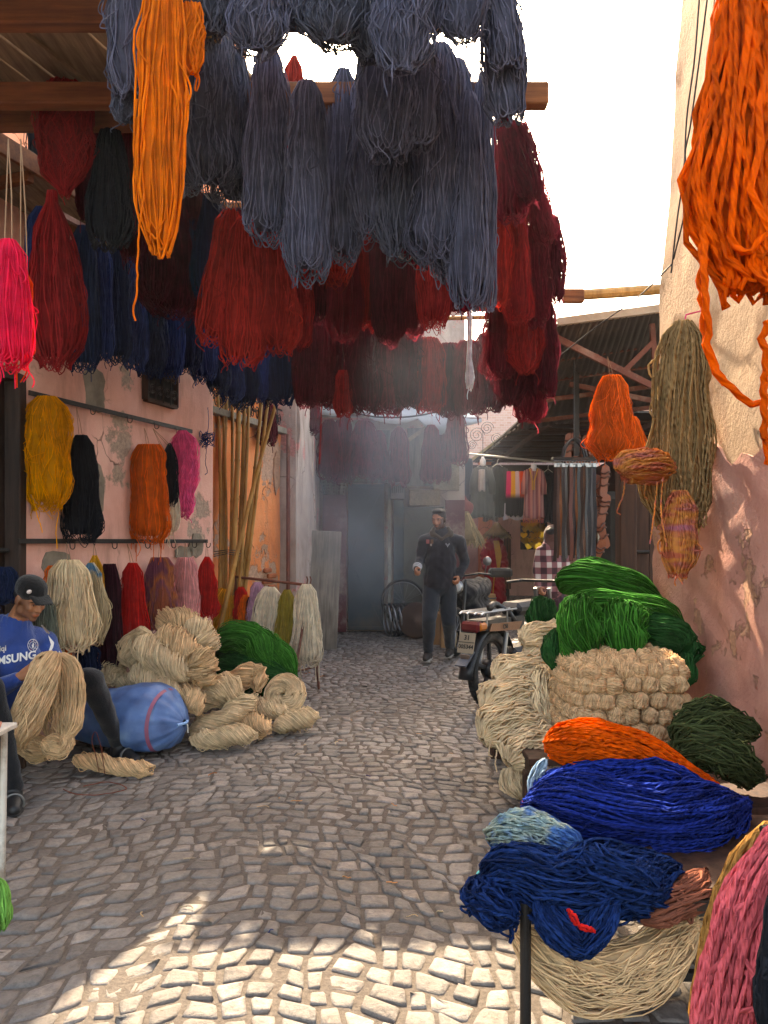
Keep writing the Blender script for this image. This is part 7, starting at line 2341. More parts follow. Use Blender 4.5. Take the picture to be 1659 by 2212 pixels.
# motorcycle half hidden behind the walking man, under a dark cover
def motorcycle():
    c = Vector((P(1012, 0, 9.9).x, 9.9, 0))
    root = empty('motorcycle', c, 'dark motorcycle parked behind the walking man, partly covered', 'motorcycle')
    d = Vector((-.35, -.94, 0)).normalized(); sd = Vector((-d.y, d.x, 0))
    def w(x, y, z): return c + d * x + sd * y + Vector((0, 0, z))
    rubber, chrome, blackp = MATS['tyre_rubber'], MATS['chrome'], MATS['black_plastic']
    for x in (-.6, .62):
        MB().ring(w(x, 0, .30), sd, .255, .045, 36, 8).build('tyre', rubber, root, smooth=True)
        MB().ring(w(x, 0, .30), sd, .20, .012, 36, 6).build('rim', chrome, root, smooth=True)
        for k in range(12):
            a = math.pi * k / 6
            MB().tube([w(x, 0, .30), w(x, 0, .30) + (d * math.cos(a) + Vector((0, 0, 1)) * math.sin(a)) * .2], .003, 4).build('spoke', chrome, root)
    for y in (-.08, .08):
        MB().tube([w(.62, y, .30), w(.45, y, .92)], .018, 8).build('fork', blackp, root)
    MB().lathe(w(.56, 0, .84), [(.03, -.06), (.075, -.02), (.085, .03), (.08, .045)], 20, d).build('headlamp', chrome, root, smooth=True)
    MB().lathe(w(.60, 0, .84), [(.07, .0), (.06, .012), (.02, .018)], 20, d).build('lens', paint('lamp_glass', '#c9ccce', rough=.1, bump=0), root, smooth=True)
    MB().tube([w(.32, .36, .98), w(.42, .24, 1.0), w(.45, 0, .96), w(.42, -.24, 1.0), w(.32, -.36, .98)], .013, 8).build('handlebar', blackp, root)
    for y in (-.3, .3):
        MB().tube([w(.38, y, 1.0), w(.40, y * 1.1, 1.12)], .006, 6).build('mirror_stem', chrome, root)
        MB().lathe(w(.40, y * 1.12, 1.15), [(.01, -.012), (.05, -.008), (.055, .0), (.045, .004)], 18, -d).build('mirror', chrome, root, smooth=True)
    blob('cover', [('c', w(.25, 0, .72), w(-.2, 0, .74), .17, .17), ('c', w(-.2, 0, .74), w(-.75, 0, .76), .17, .14), ('c', w(.1, 0, .5), w(-.6, 0, .45), .22, .22)], .014, cloth('black_cover', '#15171b', var=.2), root, smooth=4, wrinkle=.016, seed=4)
    MB().box(w(.1, 0, .36), (.34, .26, .26), bev=.05).build('engine', MATS['black_alloy'], root)
    MB().box(w(-.35, .34, .98), (.30, .20, .12), bev=.03).build('carrier_box', cloth('grey_box', '#3a3834'), root)
motorcycle()

# ------------------------------------------------------------ wheel rims and a bicycle wheel beside the doors
chrome = MATS['chrome']
GRM = 'wheel rims stacked by the shop doors'
for k in range(7):
    u = 836 + 9.5 * k
    c = P(u, 1330 + k * .8, 11.3); c.z = .235
    o = MB().ring(c, (1, .25 + .07 * k, .10), .235, .016, 40, 8).build('wheel_rim', chrome, smooth=True)
    tag(o, 'bright metal wheel rim standing by the shop doors, %s from the left' % ORD[k], 'wheel rim', GRM)
o = MB().lathe(Vector((P(897, 0, 11.1).x, 11.0, .26)), [(.26, -.02), (.265, 0), (.25, .02), (.22, .012), (.05, .03), (.03, .04)], 40, (-.45, -.85, .12)).build('metal_disc', paint('brown_disc', '#5c4a42', rough=.4, metal=.5), smooth=True)
tag(o, 'brown metal disc leaning at the right of the wheel rims', 'disc')
bwh = empty('bicycle_wheel', P(868, 1330, 11.5), 'bicycle wheel with black tyre leaning behind the wheel rims', 'wheel')
cb = Vector((P(872, 0, 11.55).x, 11.55, .48))
MB().ring(cb, (.25, 1, .1), .33, .02, 44, 8).build('tyre', MATS['tyre_rubber'], bwh, smooth=True)
MB().ring(cb, (.25, 1, .1), .305, .010, 44, 6).build('rim', chrome, bwh, smooth=True)
for k in range(14):
    a = 2 * math.pi * k / 14
    MB().tube([cb, cb + Vector((.3 * math.cos(a), -.02, .3 * math.sin(a)))], .002, 4).build('spoke', chrome, bwh)
card = paint('cardboard', '#9a7350', rough=.9, var=.15, scale=4, bump=.1)
tape = paint('parcel_tape', '#c0a88a', rough=.4, bump=0)
for k, (u, v, Y, sx, sz, lab) in enumerate([(985, 1330, 10.2, .42, .48, 'tall cardboard carton on the ground behind the walking man'), (1003, 1335, 10.6, .30, .42, 'second cardboard carton right of the taller one'), (990, 1262, 10.3, .34, .36, 'cardboard carton stacked on top behind the walking man'), (958, 1335, 10.5, .4, .42, 'cardboard carton showing between the walking man\'s legs')]):
    c = P(u, v, Y)
    z0 = 0.0 if k != 2 else .485
    r_ = empty('carton', (c.x, Y, z0), lab, 'carton', 'cartons behind the walking man')
    MB().box((c.x, Y, z0 + sz / 2), (sx, .32, sz), bev=.004).build('box', card, r_)
    MB().box((c.x, Y - .164, z0 + sz / 2), (.05, .004, sz)).build('tape', tape, r_)

# ------------------------------------------------------------ the clothes stalls at the bend
def brick_far():
    m, nt, b = nmat('pale_brick')
    tc = node(nt, 'ShaderNodeTexCoord')
    mp = node(nt, 'ShaderNodeMapping'); mp.inputs['Rotation'].default_value = (math.radians(90), 0, 0)
    nt.links.new(tc.outputs['Object'], mp.inputs[0])
    bk_ = node(nt, 'ShaderNodeTexBrick', Scale=4.0)
    bk_.inputs['Color1'].default_value = srgb('#c99a86'); bk_.inputs['Color2'].default_value = srgb('#d8b2a2'); bk_.inputs['Mortar'].default_value = srgb('#d8c4b8')
    nt.links.new(mp.outputs[0], bk_.inputs['Vector'])
    nt.links.new(bk_.outputs['Color'], b.inputs['Base Color']); b.inputs['Roughness'].default_value = .95
    return m
fwl = wall_sheet('far_wall', (9.5, 19.6), (1.0, 19.6), -.05, 5.6, M_far, seed=31, amp=.02, res=.4)
tag(fwl, 'pale pink house wall closing the lane at the bend', 'wall')
fwb = wall_sheet('brick_wall', (4.6, 19.2), (1.5, 19.2), 3.0, 4.7, brick_far(), seed=32, amp=.01, res=.3)
tag(fwb, 'pale brick wall above the clothes stall', 'wall')
lft = wall_sheet('lane_wall', (1.3, 19.5), (1.25, 11.95), -.05, 5.4, M_far, seed=33, amp=.02, res=.35)
tag(lft, 'pink lane wall receding behind the straw hats', 'wall')
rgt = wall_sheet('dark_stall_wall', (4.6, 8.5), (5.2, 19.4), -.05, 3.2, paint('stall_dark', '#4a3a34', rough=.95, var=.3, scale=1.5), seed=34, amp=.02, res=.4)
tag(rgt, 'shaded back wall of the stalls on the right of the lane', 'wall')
# stall canopy behind the clothes: reed ceiling
rc = empty('reed_canopy', (4, 15, 3.2), 'ceiling of wooden laths over the far stalls on the right', 'canopy')
for k in range(16):
    y = 12.2 + k * .42
    MB().box((4.6, y, 3.28 + .02 * (k % 2)), (4.8, .22, .025)).build('lath', M_darkwood, rc)
for k in range(3):
    MB().box((2.6 + k * 1.6, 15.4, 3.22), (.07, 6.8, .09)).build('joist', M_darkwood, rc)
MB().box((4.75, 15.4, 3.36), (5.1, 7.4, .03)).build('cover', M_tin, rc)  # solid sheet added over the laths to darken the stalls
o = MB().box((P(1095, 0, 14.75).x, 14.75, 2.35), (1.95, .03, 1.0)).build('shade_sheet', cloth('stall_shade', '#2c2622')); tag(o, 'dark sheet added for the shade behind the clothes rail', 'cloth')  # dark sheet stands in for the dimness behind the clothes
# clothes rail
CY = 14.2
ca, cb_ = P(985, 978, CY), P(1215, 1000, CY)
cr = empty('clothes_rail', (ca.x, CY, 0), 'long pale pole from which the clothes hang at the far stall', 'rail')
MB().tube([ca, cb_], .018, 8).build('rod', paint('pale_rod', '#b8b4a8', rough=.4, metal=.4), cr)
MB().tube([(ca.x, CY, 0), ca + Vector((0, 0, .05))], .02, 8).build('post', M_iron, cr)
MB().tube([(cb_.x, CY, 0), cb_ + Vector((0, 0, .05))], .02, 8).build('post', M_iron, cr)

def garment(u, vt, vb, wt, wb, Y, mat, label, name='garment', folds=5, split=False, sleeves=0.0, seed=0, hanger=True, bands=None, amp=.03, group='clothes at the far stall'):
    """hanging cloth: a thick folded sheet, optional sleeves"""
    g = random.Random(seed)
    n, m = 20, 14
    top, bot = P(u, vt, Y), P(u, vb, Y)
    Wt, Wb = px(wt, Y), px(wb, Y)
    ph = g.uniform(0, 6)
    vs_, fs = [], []
    for side in (0, 1):
        for j in range(m + 1):
            t = j / m
            W = Wt + (Wb - Wt) * t ** .8
            for i in range(n + 1):
                s_ = i / n - .5
                y = amp * (.4 + .8 * t) * math.sin(folds * 2 * math.pi * (s_ + .5) + ph + t) 
                th = .035 * math.cos(math.pi * s_) ** .5 if abs(s_) < .5 else 0
                x = W * s_
                if split and t > .55 and abs(s_) < .06: x = math.copysign(W * .06, s_ if s_ else 1)
                z = -abs(s_) ** 2 * .25 * Wt * (1 - t) + .02 * math.sin(9 * s_ + ph) * t
                vs_.append((top.x + (bot.x - top.x) * t + x, Y + y * .6 + (-th if side == 0 else th), top.z + (bot.z - top.z) * t + z))
    N = (n + 1) * (m + 1)
    for j in range(m):
        for i in range(n):
            if split and j > m * .55 and i == n // 2: continue
            a = j * (n + 1) + i
            fs.append((a, a + 1, a + n + 2, a + n + 1))
            fs.append((N + a, N + a + n + 1, N + a + n + 2, N + a + 1))
    for j in range(m):
        a = j * (n + 1); b = a + n
        fs.append((a, a + n + 1, N + a + n + 1, N + a)); fs.append((b, N + b, N + b + n + 1, b + n + 1))
    for i in range(n):
        fs.append((i, N + i, N + i + 1, i + 1))
        a = m * (n + 1) + i; fs.append((a, a + 1, N + a + 1, N + a))
    root = MB().add(vs_, fs).build(name, mat, smooth=True)
    tag(root, label, name.replace('_', ' ') if name != 'garment' else 'clothing', group)
    if sleeves:
        for k in (-1, 1):
            pts = [top + Vector((k * Wt * .42, 0, -.05)), top + Vector((k * Wt * (.55 + sleeves * .1), -.01, -.3)), top + Vector((k * Wt * (.55 + sleeves * .15), 0, -.3 - .35 * sleeves))]
            MB().tube(pts, [.06, .065, .055], 10).build('sleeve', mat, root, smooth=True)
    if hanger:
        MB().tube([top + Vector((-Wt * .4, 0, -.02)), top + Vector((0, 0, .06)), top + Vector((Wt * .4, 0, -.02))], .006, 5).tube([top + Vector((0, 0, .06)), top + Vector((0, 0, .12)), top + Vector((.02, 0, .14))], .005, 5).build('hanger', MATS['pale_rod'], root)
    return root

def stripes(name, cols, axis='X', k=9.0, grad=None):
    if name in MATS: return MATS[name]
    m, nt, b = nmat(name)
    tc = node(nt, 'ShaderNodeTexCoord')
    sp = node(nt, 'ShaderNodeSeparateXYZ'); nt.links.new(tc.outputs['Object'], sp.inputs[0])
    mu = node(nt, 'ShaderNodeMath', operation='MULTIPLY'); mu.inputs[1].default_value = k; nt.links.new(sp.outputs[axis], mu.inputs[0])
    fr = node(nt, 'ShaderNodeMath', operation='FRACT'); nt.links.new(mu.outputs[0], fr.inputs[0])
    st = [(i / len(cols), srgb(c)) for i, c in enumerate(cols)]
    r = ramp(nt, st, fr.outputs[0], 'CONSTANT' if len(cols) == 2 else 'LINEAR')
    out = r.outputs[0]
    if grad:
        z0, z1, cc = grad
        mr = node(nt, 'ShaderNodeMapRange'); mr.inputs['From Min'].default_value = z0; mr.inputs['From Max'].default_value = z1
        nt.links.new(sp.outputs['Z'], mr.inputs['Value'])
        mx = node(nt, 'ShaderNodeMix', data_type='RGBA'); nt.links.new(mr.outputs[0], mx.inputs[0]); mx.inputs[6].default_value = srgb(cc); nt.links.new(out, mx.inputs[7])
        out = mx.outputs[2]
    nt.links.new(out, b.inputs['Base Color']); b.inputs['Roughness'].default_value = .9
    MATS[name] = m
    return m
zb = lambda v: P(0, v, CY).z
garment(968, 985, 1115, 26, 40, CY - .1, stripes('bw_stripe', ['#b8b0a8', '#3a3840'], 'X', 14), 'striped black and white garment left on the clothes rail', seed=1, folds=4)
garment(988, 990, 1115, 30, 40, CY, cloth('dark_teal', '#26343c'), 'dark teal trousers on the clothes rail', seed=2, split=True)
garment(1010, 990, 1105, 22, 30, CY + .1, cloth('dark_slate_cloth', '#30363e'), 'dark slate garment on the clothes rail', seed=12, split=True)
garment(1042, 1008, 1118, 34, 58, CY - .05, cloth('grey_olive', '#5c5c54'), 'grey olive open cardigan on the clothes rail', seed=3, folds=6, sleeves=.6, split=True)
o = garment(1041, 1014, 1060, 14, 15, CY - .16, cloth('pale_cloth', '#b8aca0'), 'narrow pale top inside the grey cardigan', seed=4, folds=2, hanger=False)
garment(1075, 1008, 1116, 34, 40, CY - .02, cloth('dark_olive_cloth', '#3a3c34'), 'dark olive coat on the clothes rail', seed=5, sleeves=.7)
garment(1060, 1040, 1125, 22, 34, CY + .15, stripes('grey_stripe', ['#8a8680', '#5c5a58'], 'X', 16), 'grey striped garment behind the olive coat', seed=13, hanger=False)
for k, (u, c, nm) in enumerate([(1099, '#e02860', 'magenta'), (1108, '#e8a020', 'yellow'), (1117, '#d8b0a8', 'pale pink'), (1126, '#d84818', 'orange')]):
    garment(u, 1018, 1112 + 3 * (k % 2), 9, 15, CY - .12, stripes('dip_' + nm.replace(' ', '_'), [c, c], 'X', 3, grad=(zb(1078), zb(1066), '#121418')), '%s scarf with black dip-dyed end on the clothes rail' % nm, name='scarf', seed=20 + k, folds=3, hanger=False, amp=.02)
garment(1108, 1085, 1122, 40, 44, CY - .02, cloth('white_cotton', '#c8bcc0'), 'white cotton garment showing under the scarves', seed=9, hanger=False)
kf = garment(1153, 1012, 1120, 34, 46, CY - .14, stripes('kaftan_stripe', ['#6a2430', '#b08078', '#7a2c34', '#c88070'], 'X', 7.0), 'maroon and pink striped kaftan on a white bust', name='kaftan', seed=6, folds=3, sleeves=.5)
MB().lathe(P(1153, 1012, CY - .14), [(.05, -.05), (.055, .0), (.05, .07), (.045, .085)], 18).build('bust', paint('white_bust', '#d8d4d0', rough=.4), kf, smooth=True)
MB().tube([P(1144, 1012, CY - .22), P(1150, 1040, CY - .22), P(1150, 1058, CY - .22), P(1154, 1058, CY - .22), P(1154, 1040, CY - .22), P(1162, 1012, CY - .22)], .012, 6).build('braid', paint('gold_braid', '#c89030', rough=.5), kf)
for k in range(12):
    MB().tube([P(1131 + 3.8 * k, 1119, CY - .14), P(1131 + 3.8 * k, 1130, CY - .14)], .008, 5).build('fringe', paint('coral_fringe', '#c05a4a', bump=0), kf)
garment(1184, 1020, 1130, 30, 34, CY, cloth('black_dress', '#17151a'), 'black garment at the right end of the clothes rail', seed=7)
garment(968, 1040, 1110, 30, 34, 12.3, stripes('gold_cloth', ['#6a5a3c', '#8a7040', '#5a4a34'], 'X', 11), 'shimmering gold brown cloth hanging beside the shop', seed=8, hanger=False)
garment(948, 1045, 1115, 26, 28, 12.35, cloth('taupe_cloth', '#6c6058'), 'taupe cloth hanging beside the gold one', seed=10, hanger=False)
# mannequin in red
def mannequin():
    Y = 17.2
    c = P(1068, 1300, Y); c.z = 0
    root = empty('mannequin', c, 'mannequin in a long red kaftan with gold trim under a straw hat', 'mannequin')
    red = cloth('red_kaftan', '#a81e2c', var=.15)
    mid = P(1068, 1165, Y)
    body = blob('kaftan', [('c', P(1068, 1172, Y), P(1068, 1215, Y), .17, .19, ((0, 1, 0), .7)), ('c', P(1068, 1215, Y), P(1068, 1292, Y), .19, .27, ((0, 1, 0), .7)),
                ('c', P(1056, 1172, Y), P(1046, 1200, Y), .08, .09), ('c', P(1046, 1200, Y), P(1050, 1222, Y - .15), .09, .10), ('c', P(1080, 1172, Y), P(1088, 1200, Y), .08, .09), ('c', P(1088, 1200, Y), P(1088, 1220, Y - .1), .09, .1)],
                .018, red, root, smooth=4, wrinkle=.02, seed=3)
    skin_ = paint('mannequin_skin', '#9a7a68', rough=.5)
    blob('head', [('s', P(1068, 1150, Y), (.08, .095, .115)), ('c', P(1068, 1155, Y), P(1068, 1170, Y), .05, .06)], .012, skin_, root)
    for k in (-1, 1):
        blob('foot', [('c', P(1068 + 6 * k, 1290, Y), P(1066 + 9 * k, 1300, Y - .02), .045, .04), ('c', P(1066 + 9 * k, 1301, Y), P(1066 + 12 * k, 1303, Y - .16), .04, .03)], .012, skin_, root)
    MB().prism([P(1066, 1168, Y - .18), P(1078, 1168, Y - .18), P(1084, 1200, Y - .2), P(1080, 1226, Y - .2), P(1074, 1226, Y - .2), P(1070, 1198, Y - .2)], (0, .02, 0)).build('gold_trim', MATS['gold_braid'], root)
    MB().tube([P(1069, 1226, Y - .22), P(1064, 1292, Y - .24)], .012, 5).build('braid', MATS['gold_braid'], root)
mannequin()
def straw(label, cx, vt, vb, w, Y, tilt=0.0, n=80, seed=0):
    g = np.random.default_rng(seed)
    top = P(cx, vt, Y)
    L = px(vb - vt, Y); W = px(w, Y) / 2
    A = g.uniform(0, 6.28, n); rr = g.uniform(.55, 1.05, n)
    s_ = np.linspace(0, 1, 6)[None, :]
    Pp = np.zeros((n, 6, 3))
    Pp[..., 0] = top.x + (.04 + W * rr[:, None] * s_ ** 1.1) * np.cos(A)[:, None] + tilt * s_ * L + g.normal(0, .012, (n, 6)) * s_
    Pp[..., 1] = top.y + (.04 + W * .7 * rr[:, None] * s_ ** 1.1) * np.sin(A)[:, None]
    Pp[..., 2] = top.z - L * s_ * g.uniform(.85, 1.1, (n, 1))
    v, q, sh = tubes(Pp, .008, 3, g.random(n))
    cone = MB().lathe(top - Vector((0, 0, L * .85)), [(W * .9, 0), (W * .6, L * .35), (.05, L * .8), (.03, L * .9)], 16)
    cv = np.array([tuple(p) for p in cone.v]); 
    o = yarn_obj('straw_hat', (v, q, sh), yarn('straw', '#b39a72', sheen=.1, transl=.15))
    tag(o, label, 'straw hat')
    c_ = cone.build('crown', yarn('straw', '#b39a72'), o, smooth=True)
straw('frayed straw hat hanging beside the walking man\'s shoulder', 1008, 1108, 1178, 60, 12.6, .1, 110, 1)
straw('conical straw hat above the red kaftan', 1074, 1130, 1162, 56, 17.1, 0, 90, 2)
o = blob('red_bag', [('s', P(1003, 1098, 12.7), (.16, .10, .14)), ('c', P(995, 1085, 12.7), P(1000, 1068, 12.7), .02, .02), ('c', P(1000, 1068, 12.7), P(1010, 1085, 12.7), .02, .02)], .016, cloth('brick_red_leather', '#7a3a34'), None, smooth=2, wrinkle=.01)
tag(o, 'brick red leather bag hanging above the straw hat', 'bag')
# straw basket on the ground
bs_ = MB().lathe((P(1052, 0, 15.5).x, 15.5, .02), [(.10, 0), (.16, .05), (.19, .18), (.17, .30), (.16, .31), (.15, .29)], 24).build('straw_basket', paint('basket_straw', '#c09468', rough=.8, var=.2, scale=40, bump=.5), smooth=True)
tag(bs_, 'round straw basket with a blue band below the red kaftan', 'basket')
MB().ring((P(1052, 0, 15.5).x, 15.5, .25), (0, 0, 1), .187, .012, 24, 6).build('band', paint('blue_band', '#4a5a6a', bump=0), bs_)
MB().tube([(P(1052, 0, 15.5).x - .1, 15.42, .3), (P(1052, 0, 15.5).x - .03, 15.42, .42), (P(1052, 0, 15.5).x + .06, 15.42, .3)], .014, 6).build('handle', MATS['basket_straw'], bs_)
# brass ornaments
brass = paint('brass', '#c09030', rough=.3, metal=1.0, var=.15, bump=.1)
def orn_mesh():
    mb = MB()
    heart = []
    for i in range(24):
        a = 2 * math.pi * i / 24
        x = 16 * math.sin(a) ** 3; y = 13 * math.cos(a) - 5 * math.cos(2 * a) - 2 * math.cos(3 * a) - math.cos(4 * a)
        heart.append(Vector((x * .0052, 0, y * .0052)))
    mb.prism(heart, (0, .025, 0))
    mb.prism([p * .62 + Vector((0, -.012, 0)) for p in heart], (0, .02, 0))
    mb.lathe(Vector((0, .012, .095)), [(.02, -.02), (.022, 0), (.012, .02)], 10)
    return mb
om = orn_mesh().build('brass_ornament', brass)
om_me = om.data
bpy.data.objects.remove(om)
k_ = 0
g_ = random.Random(12)
for r_ in range(5):
    for c in range(5):
        if (r_, c) in ((4, 0), (4, 4), (2, 1)): continue
        o = bpy.data.objects.new('brass_ornament', om_me); C.objects.link(o)
        o.location = P(1133 + 9.6 * c + g_.uniform(-1.5, 1.5) + (3 if r_ % 2 else 0), 1132 + 11.5 * r_ + g_.uniform(-2, 2), 16.0)
        o.rotation_euler = (g_.uniform(-.3, .3), g_.uniform(-.3, .3), g_.uniform(-.5, .5))
        s_ = g_.uniform(.75, 1.15); o.scale = (s_, s_, s_)
        tag(o, 'brass heart ornament on the dark board, %s row, %s from the left' % (['top', 'second', 'third', 'fourth', 'bottom'][r_], ORD[c]), 'ornament', 'brass ornaments')
o = MB().box(P(1153, 1155, 16.06), (.56, .03, .62), bev=.01).build('display_board', paint('dark_board', '#2a2320', rough=.9)); tag(o, 'dark board behind the brass ornaments', 'board')
MB().tube([P(1153, 1120, 16.06), P(1153, 1010, 16.06)], .006, 5).build('hanger_wire', M_wire, o)
# red crate and small shelf of goods by the far man
o = MB().box((P(1118, 0, 20).x, 20.0, .2), (.5, .4, .4), bev=.02).build('red_crate', paint('red_plastic', '#8a2a28', rough=.5)); tag(o, 'red plastic crate on the ground left of the man in the dark jacket', 'crate')
o = MB().box((P(1095, 0, 17.6).x, 17.6, .8), (.10, .10, 1.6), bev=.01).build('belt_stand', M_darkwood); tag(o, 'narrow dark stand of belts right of the red kaftan', 'stand')
for k in range(5):
    MB().bar((P(1090 + 3 * k, 0, 17.5).x, 17.5, 1.55), (P(1090 + 3 * k, 0, 17.5).x, 17.5, .3), .035, .008, up=(0, 1, 0)).build('belt', cloth('tan_belt' if k % 2 else 'brown_belt', '#7a4a34' if k % 2 else '#4a2a22'), o)
# pillar between the hats, iron scroll work above the clothes
o = wall_sheet('lane_pillar', (P(1064, 0, 18.4).x, 18.4), (P(1036, 0, 18.4).x, 18.4), -.05, 3.4, M_upper, thick=.3, seed=41, amp=.01, res=.2)
tag(o, 'salmon painted pillar behind the grey cardigan', 'pillar')
sc_ = empty('iron_scrollwork', P(1060, 950, 15.5), 'thin iron scrollwork bracket above the clothes rail', 'bracket')
MB().bar(P(1010, 1000, 15.5), P(1108, 925, 15.5), .05, .05).build('arm', paint('dull_brass', '#8a7a50', rough=.5), sc_)
MB().bar(P(1100, 928, 15.5), P(1200, 935, 15.5), .05, .05).build('arm', MATS['dull_brass'], sc_)
for k, (u, v, r_) in enumerate([(1030, 940, .16), (1052, 925, .14), (1072, 948, .12), (1020, 962, .1), (1125, 945, .12), (1150, 955, .12), (1090, 955, .08)]):
    pts = []
    for i in range(28):
        a = i / 27 * 4.6 * math.pi
        rr = r_ * (1 - i / 32)
        pts.append(P(u, v, 15.5) + Vector((math.cos(a) * rr, 0, math.sin(a) * rr)))
    MB().tube(pts, .006, 5).build('scroll', M_iron, sc_)
bl = MB().lathe(P(1043, 1000, 13.6), [(.02, .11), (.03, .08), (.05, .05), (.055, 0), (.045, -.04), (.02, -.055)], 18).build('light_bulb', paint('bulb_glass', '#e0d8cc', rough=.3, bump=0), smooth=True)
tag(bl, 'unlit white bulb hanging by the clothes rail', 'bulb')
MB().tube([P(1043, 988, 13.6), P(1043, 930, 13.6)], .006, 5).build('flex', M_wire, bl)

# ------------------------------------------------------------ belts and sandals under the tin roof
BY = 7.4
bcol = ['#2a1c18', '#4a2a1c', '#8a4e24', '#241a1a', '#4c4844', '#3a221c', '#5c2c20', '#2a1e22', '#9a5628', '#1a1616', '#3c241c', '#6a3c22', '#1c1a20', '#15141a', '#2c2024', '#181820']
rackb = empty('belt_rack', P(1240, 990, BY), 'metal rack with a hooped handle that carries the leather belts', 'rack')
tp = P(1240, 992, BY)
MB().box((tp.x, BY, tp.z), (.42, .10, .03), bev=.004).build('plate', M_iron, rackb)
for y in (-.04, .04):
    pts = [Vector((tp.x - .11 + .22 * t, BY + y, tp.z + .02 + .17 * math.sin(math.pi * t) ** .6)) for t in [i / 12 for i in range(13)]]
    MB().tube(pts, .012, 8).build('hoop', paint('black_leather', '#141214', rough=.5), rackb)
for k in range(14):
    MB().ring((tp.x - .19 + .029 * k, BY - .055, tp.z - .035), (0, 1, .2), .016, .004, 12, 5).build('ring', chrome, rackb)
MB().tube([tp + Vector((0, 0, .18)), tp + Vector((0, 0, .95))], .006, 5).build('hanging_wire', M_wire, rackb)
for k, c in enumerate(bcol):
    u = 1200 + 5.6 * k
    o_y = BY - .05 + .03 * (k % 3)
    a = P(u, 1006, o_y); b = P(u + (k % 4 - 1.5) * .8, 1212 - 6 * (k % 3), o_y)
    n = 12
    vs_, fs = [], []
    yaw = (k * 1.7) % 1.2 - .6
    wv = Vector((math.cos(yaw), math.sin(yaw), 0)) * .0165
    for side in (0, 1):
        for i in range(n + 1):
            p = a.lerp(b, i / n) + Vector((.006 * math.sin(i * .8 + k), .010 * math.sin(i * .6 + k), 0))
            off = wv.cross(Vector((0, 0, 1))).normalized() * (.0025 if side else -.0025)
            vs_ += [p - wv + off, p + wv + off]
    N = 2 * (n + 1)
    for i in range(n):
        fs += [(2 * i, 2 * i + 1, 2 * i + 3, 2 * i + 2), (N + 2 * i, N + 2 * i + 2, N + 2 * i + 3, N + 2 * i + 1), (2 * i, 2 * i + 2, N + 2 * i + 2, N + 2 * i), (2 * i + 1, N + 2 * i + 1, N + 2 * i + 3, 2 * i + 3)]
    o = MB().add(vs_, fs).build('leather_belt', paint('belt_leather_' + c[1:], c, rough=.45, var=.2, scale=20, bump=.2))
    tag(o, 'leather belt hanging from the belt rack, %s from the left' % (ORD + ['sixteenth'])[k], 'belt', 'leather belts on the rack')
    MB().box(a + Vector((0, -.006, .005)), (.036, .008, .04), bev=.003).build('buckle', chrome, o)
def sandal(u, v, Y, rot, label, s=1.0, mat='#7a3c20'):
    c = P(u, v, Y)
    root = empty('sandal', c, label, 'sandal', 'leather sandals strung up beside the belts')
    M = Matrix.Rotation(rot[2], 3, 'Z') @ Matrix.Rotation(rot[1], 3, 'Y') @ Matrix.Rotation(rot[0], 3, 'X')
    out = [(0, -.135), (.030, -.12), (.036, -.07), (.030, -.01), (.040, .05), (.044, .09), (.030, .13), (0, .14), (-.030, .125), (-.038, .08), (-.034, .03), (-.028, -.02), (-.034, -.08), (-.028, -.12)]
    poly = [c + M @ Vector((x * s, 0, z * s)) for x, z in out]
    MB().prism(poly, M @ Vector((0, .018, 0))).build('sole', paint('sandal_leather', mat, rough=.55, var=.2), root)
    for zz in (.07, .035, -.03):
        pts = [c + M @ Vector((x * s, -.035 * math.sqrt(max(0, 1 - (x / .042) ** 2)), (zz + .012 * math.sin(x * 70)) * s)) for x in (-.042, -.028, -.012, .012, .028, .042)]
        MB().tube(pts, .008, 6).build('strap', paint('sandal_strap', '#4a2416', rough=.5), root)
SL = [(1306, 1040, 7.9, (0, .1, .3)), (1296, 1060, 7.95, (0, -.3, 0)), (1304, 1102, 7.9, (0, .25, .2)), (1290, 1110, 7.95, (0, 0, .6)), (1302, 1152, 7.9, (.1, -.35, .1)), (1292, 1200, 7.9, (.3, .15, .4)), (1260, 972, 8.6, (0, .3, 0)), (1246, 965, 8.6, (0, -.1, 0)), (1278, 975, 8.6, (0, -.3, .4)), (1228, 968, 8.6, (0, .1, .2))]
for k, s_ in enumerate(SL):
    sandal(s_[0], s_[1], s_[2], s_[3], 'brown leather sandal %s' % ['top right of the strung pairs beside the belts', 'second down beside the belts, soles out', 'third down beside the belts', 'half hidden behind the third sandal', 'fourth down, tilted, beside the belts', 'lowest of those beside the belts', 'hanging behind the belt rack hoop', 'hanging left of the hoop under the roof', 'hanging right of the hoop under the roof', 'leftmost of those hanging under the roof'][k], 1.25)
o = MB().tube([P(1308, 985, 7.92), P(1298, 1130, 7.92), P(1292, 1215, 7.92)], .004, 5).build('sandal_string', M_rope); tag(o, 'string that the sandals beside the belts are tied to', 'string')
o = garment(1300, 1088, 1135, 36, 38, 10.5, cloth('saffron_cloth', '#e0902c'), 'bright saffron cloth hanging in the light behind the sandals', name='cloth', seed=31, hanger=False, folds=2)
o = MB().box((P(1342, 0, 9.0).x, 9.4, 1.05), (.30, .3, 1.9), bev=.1).build('hanging_coat', cloth('dark_coat', '#26231f')); tag(o, 'dark coat hanging in the shade beside the wooden post', 'coat')

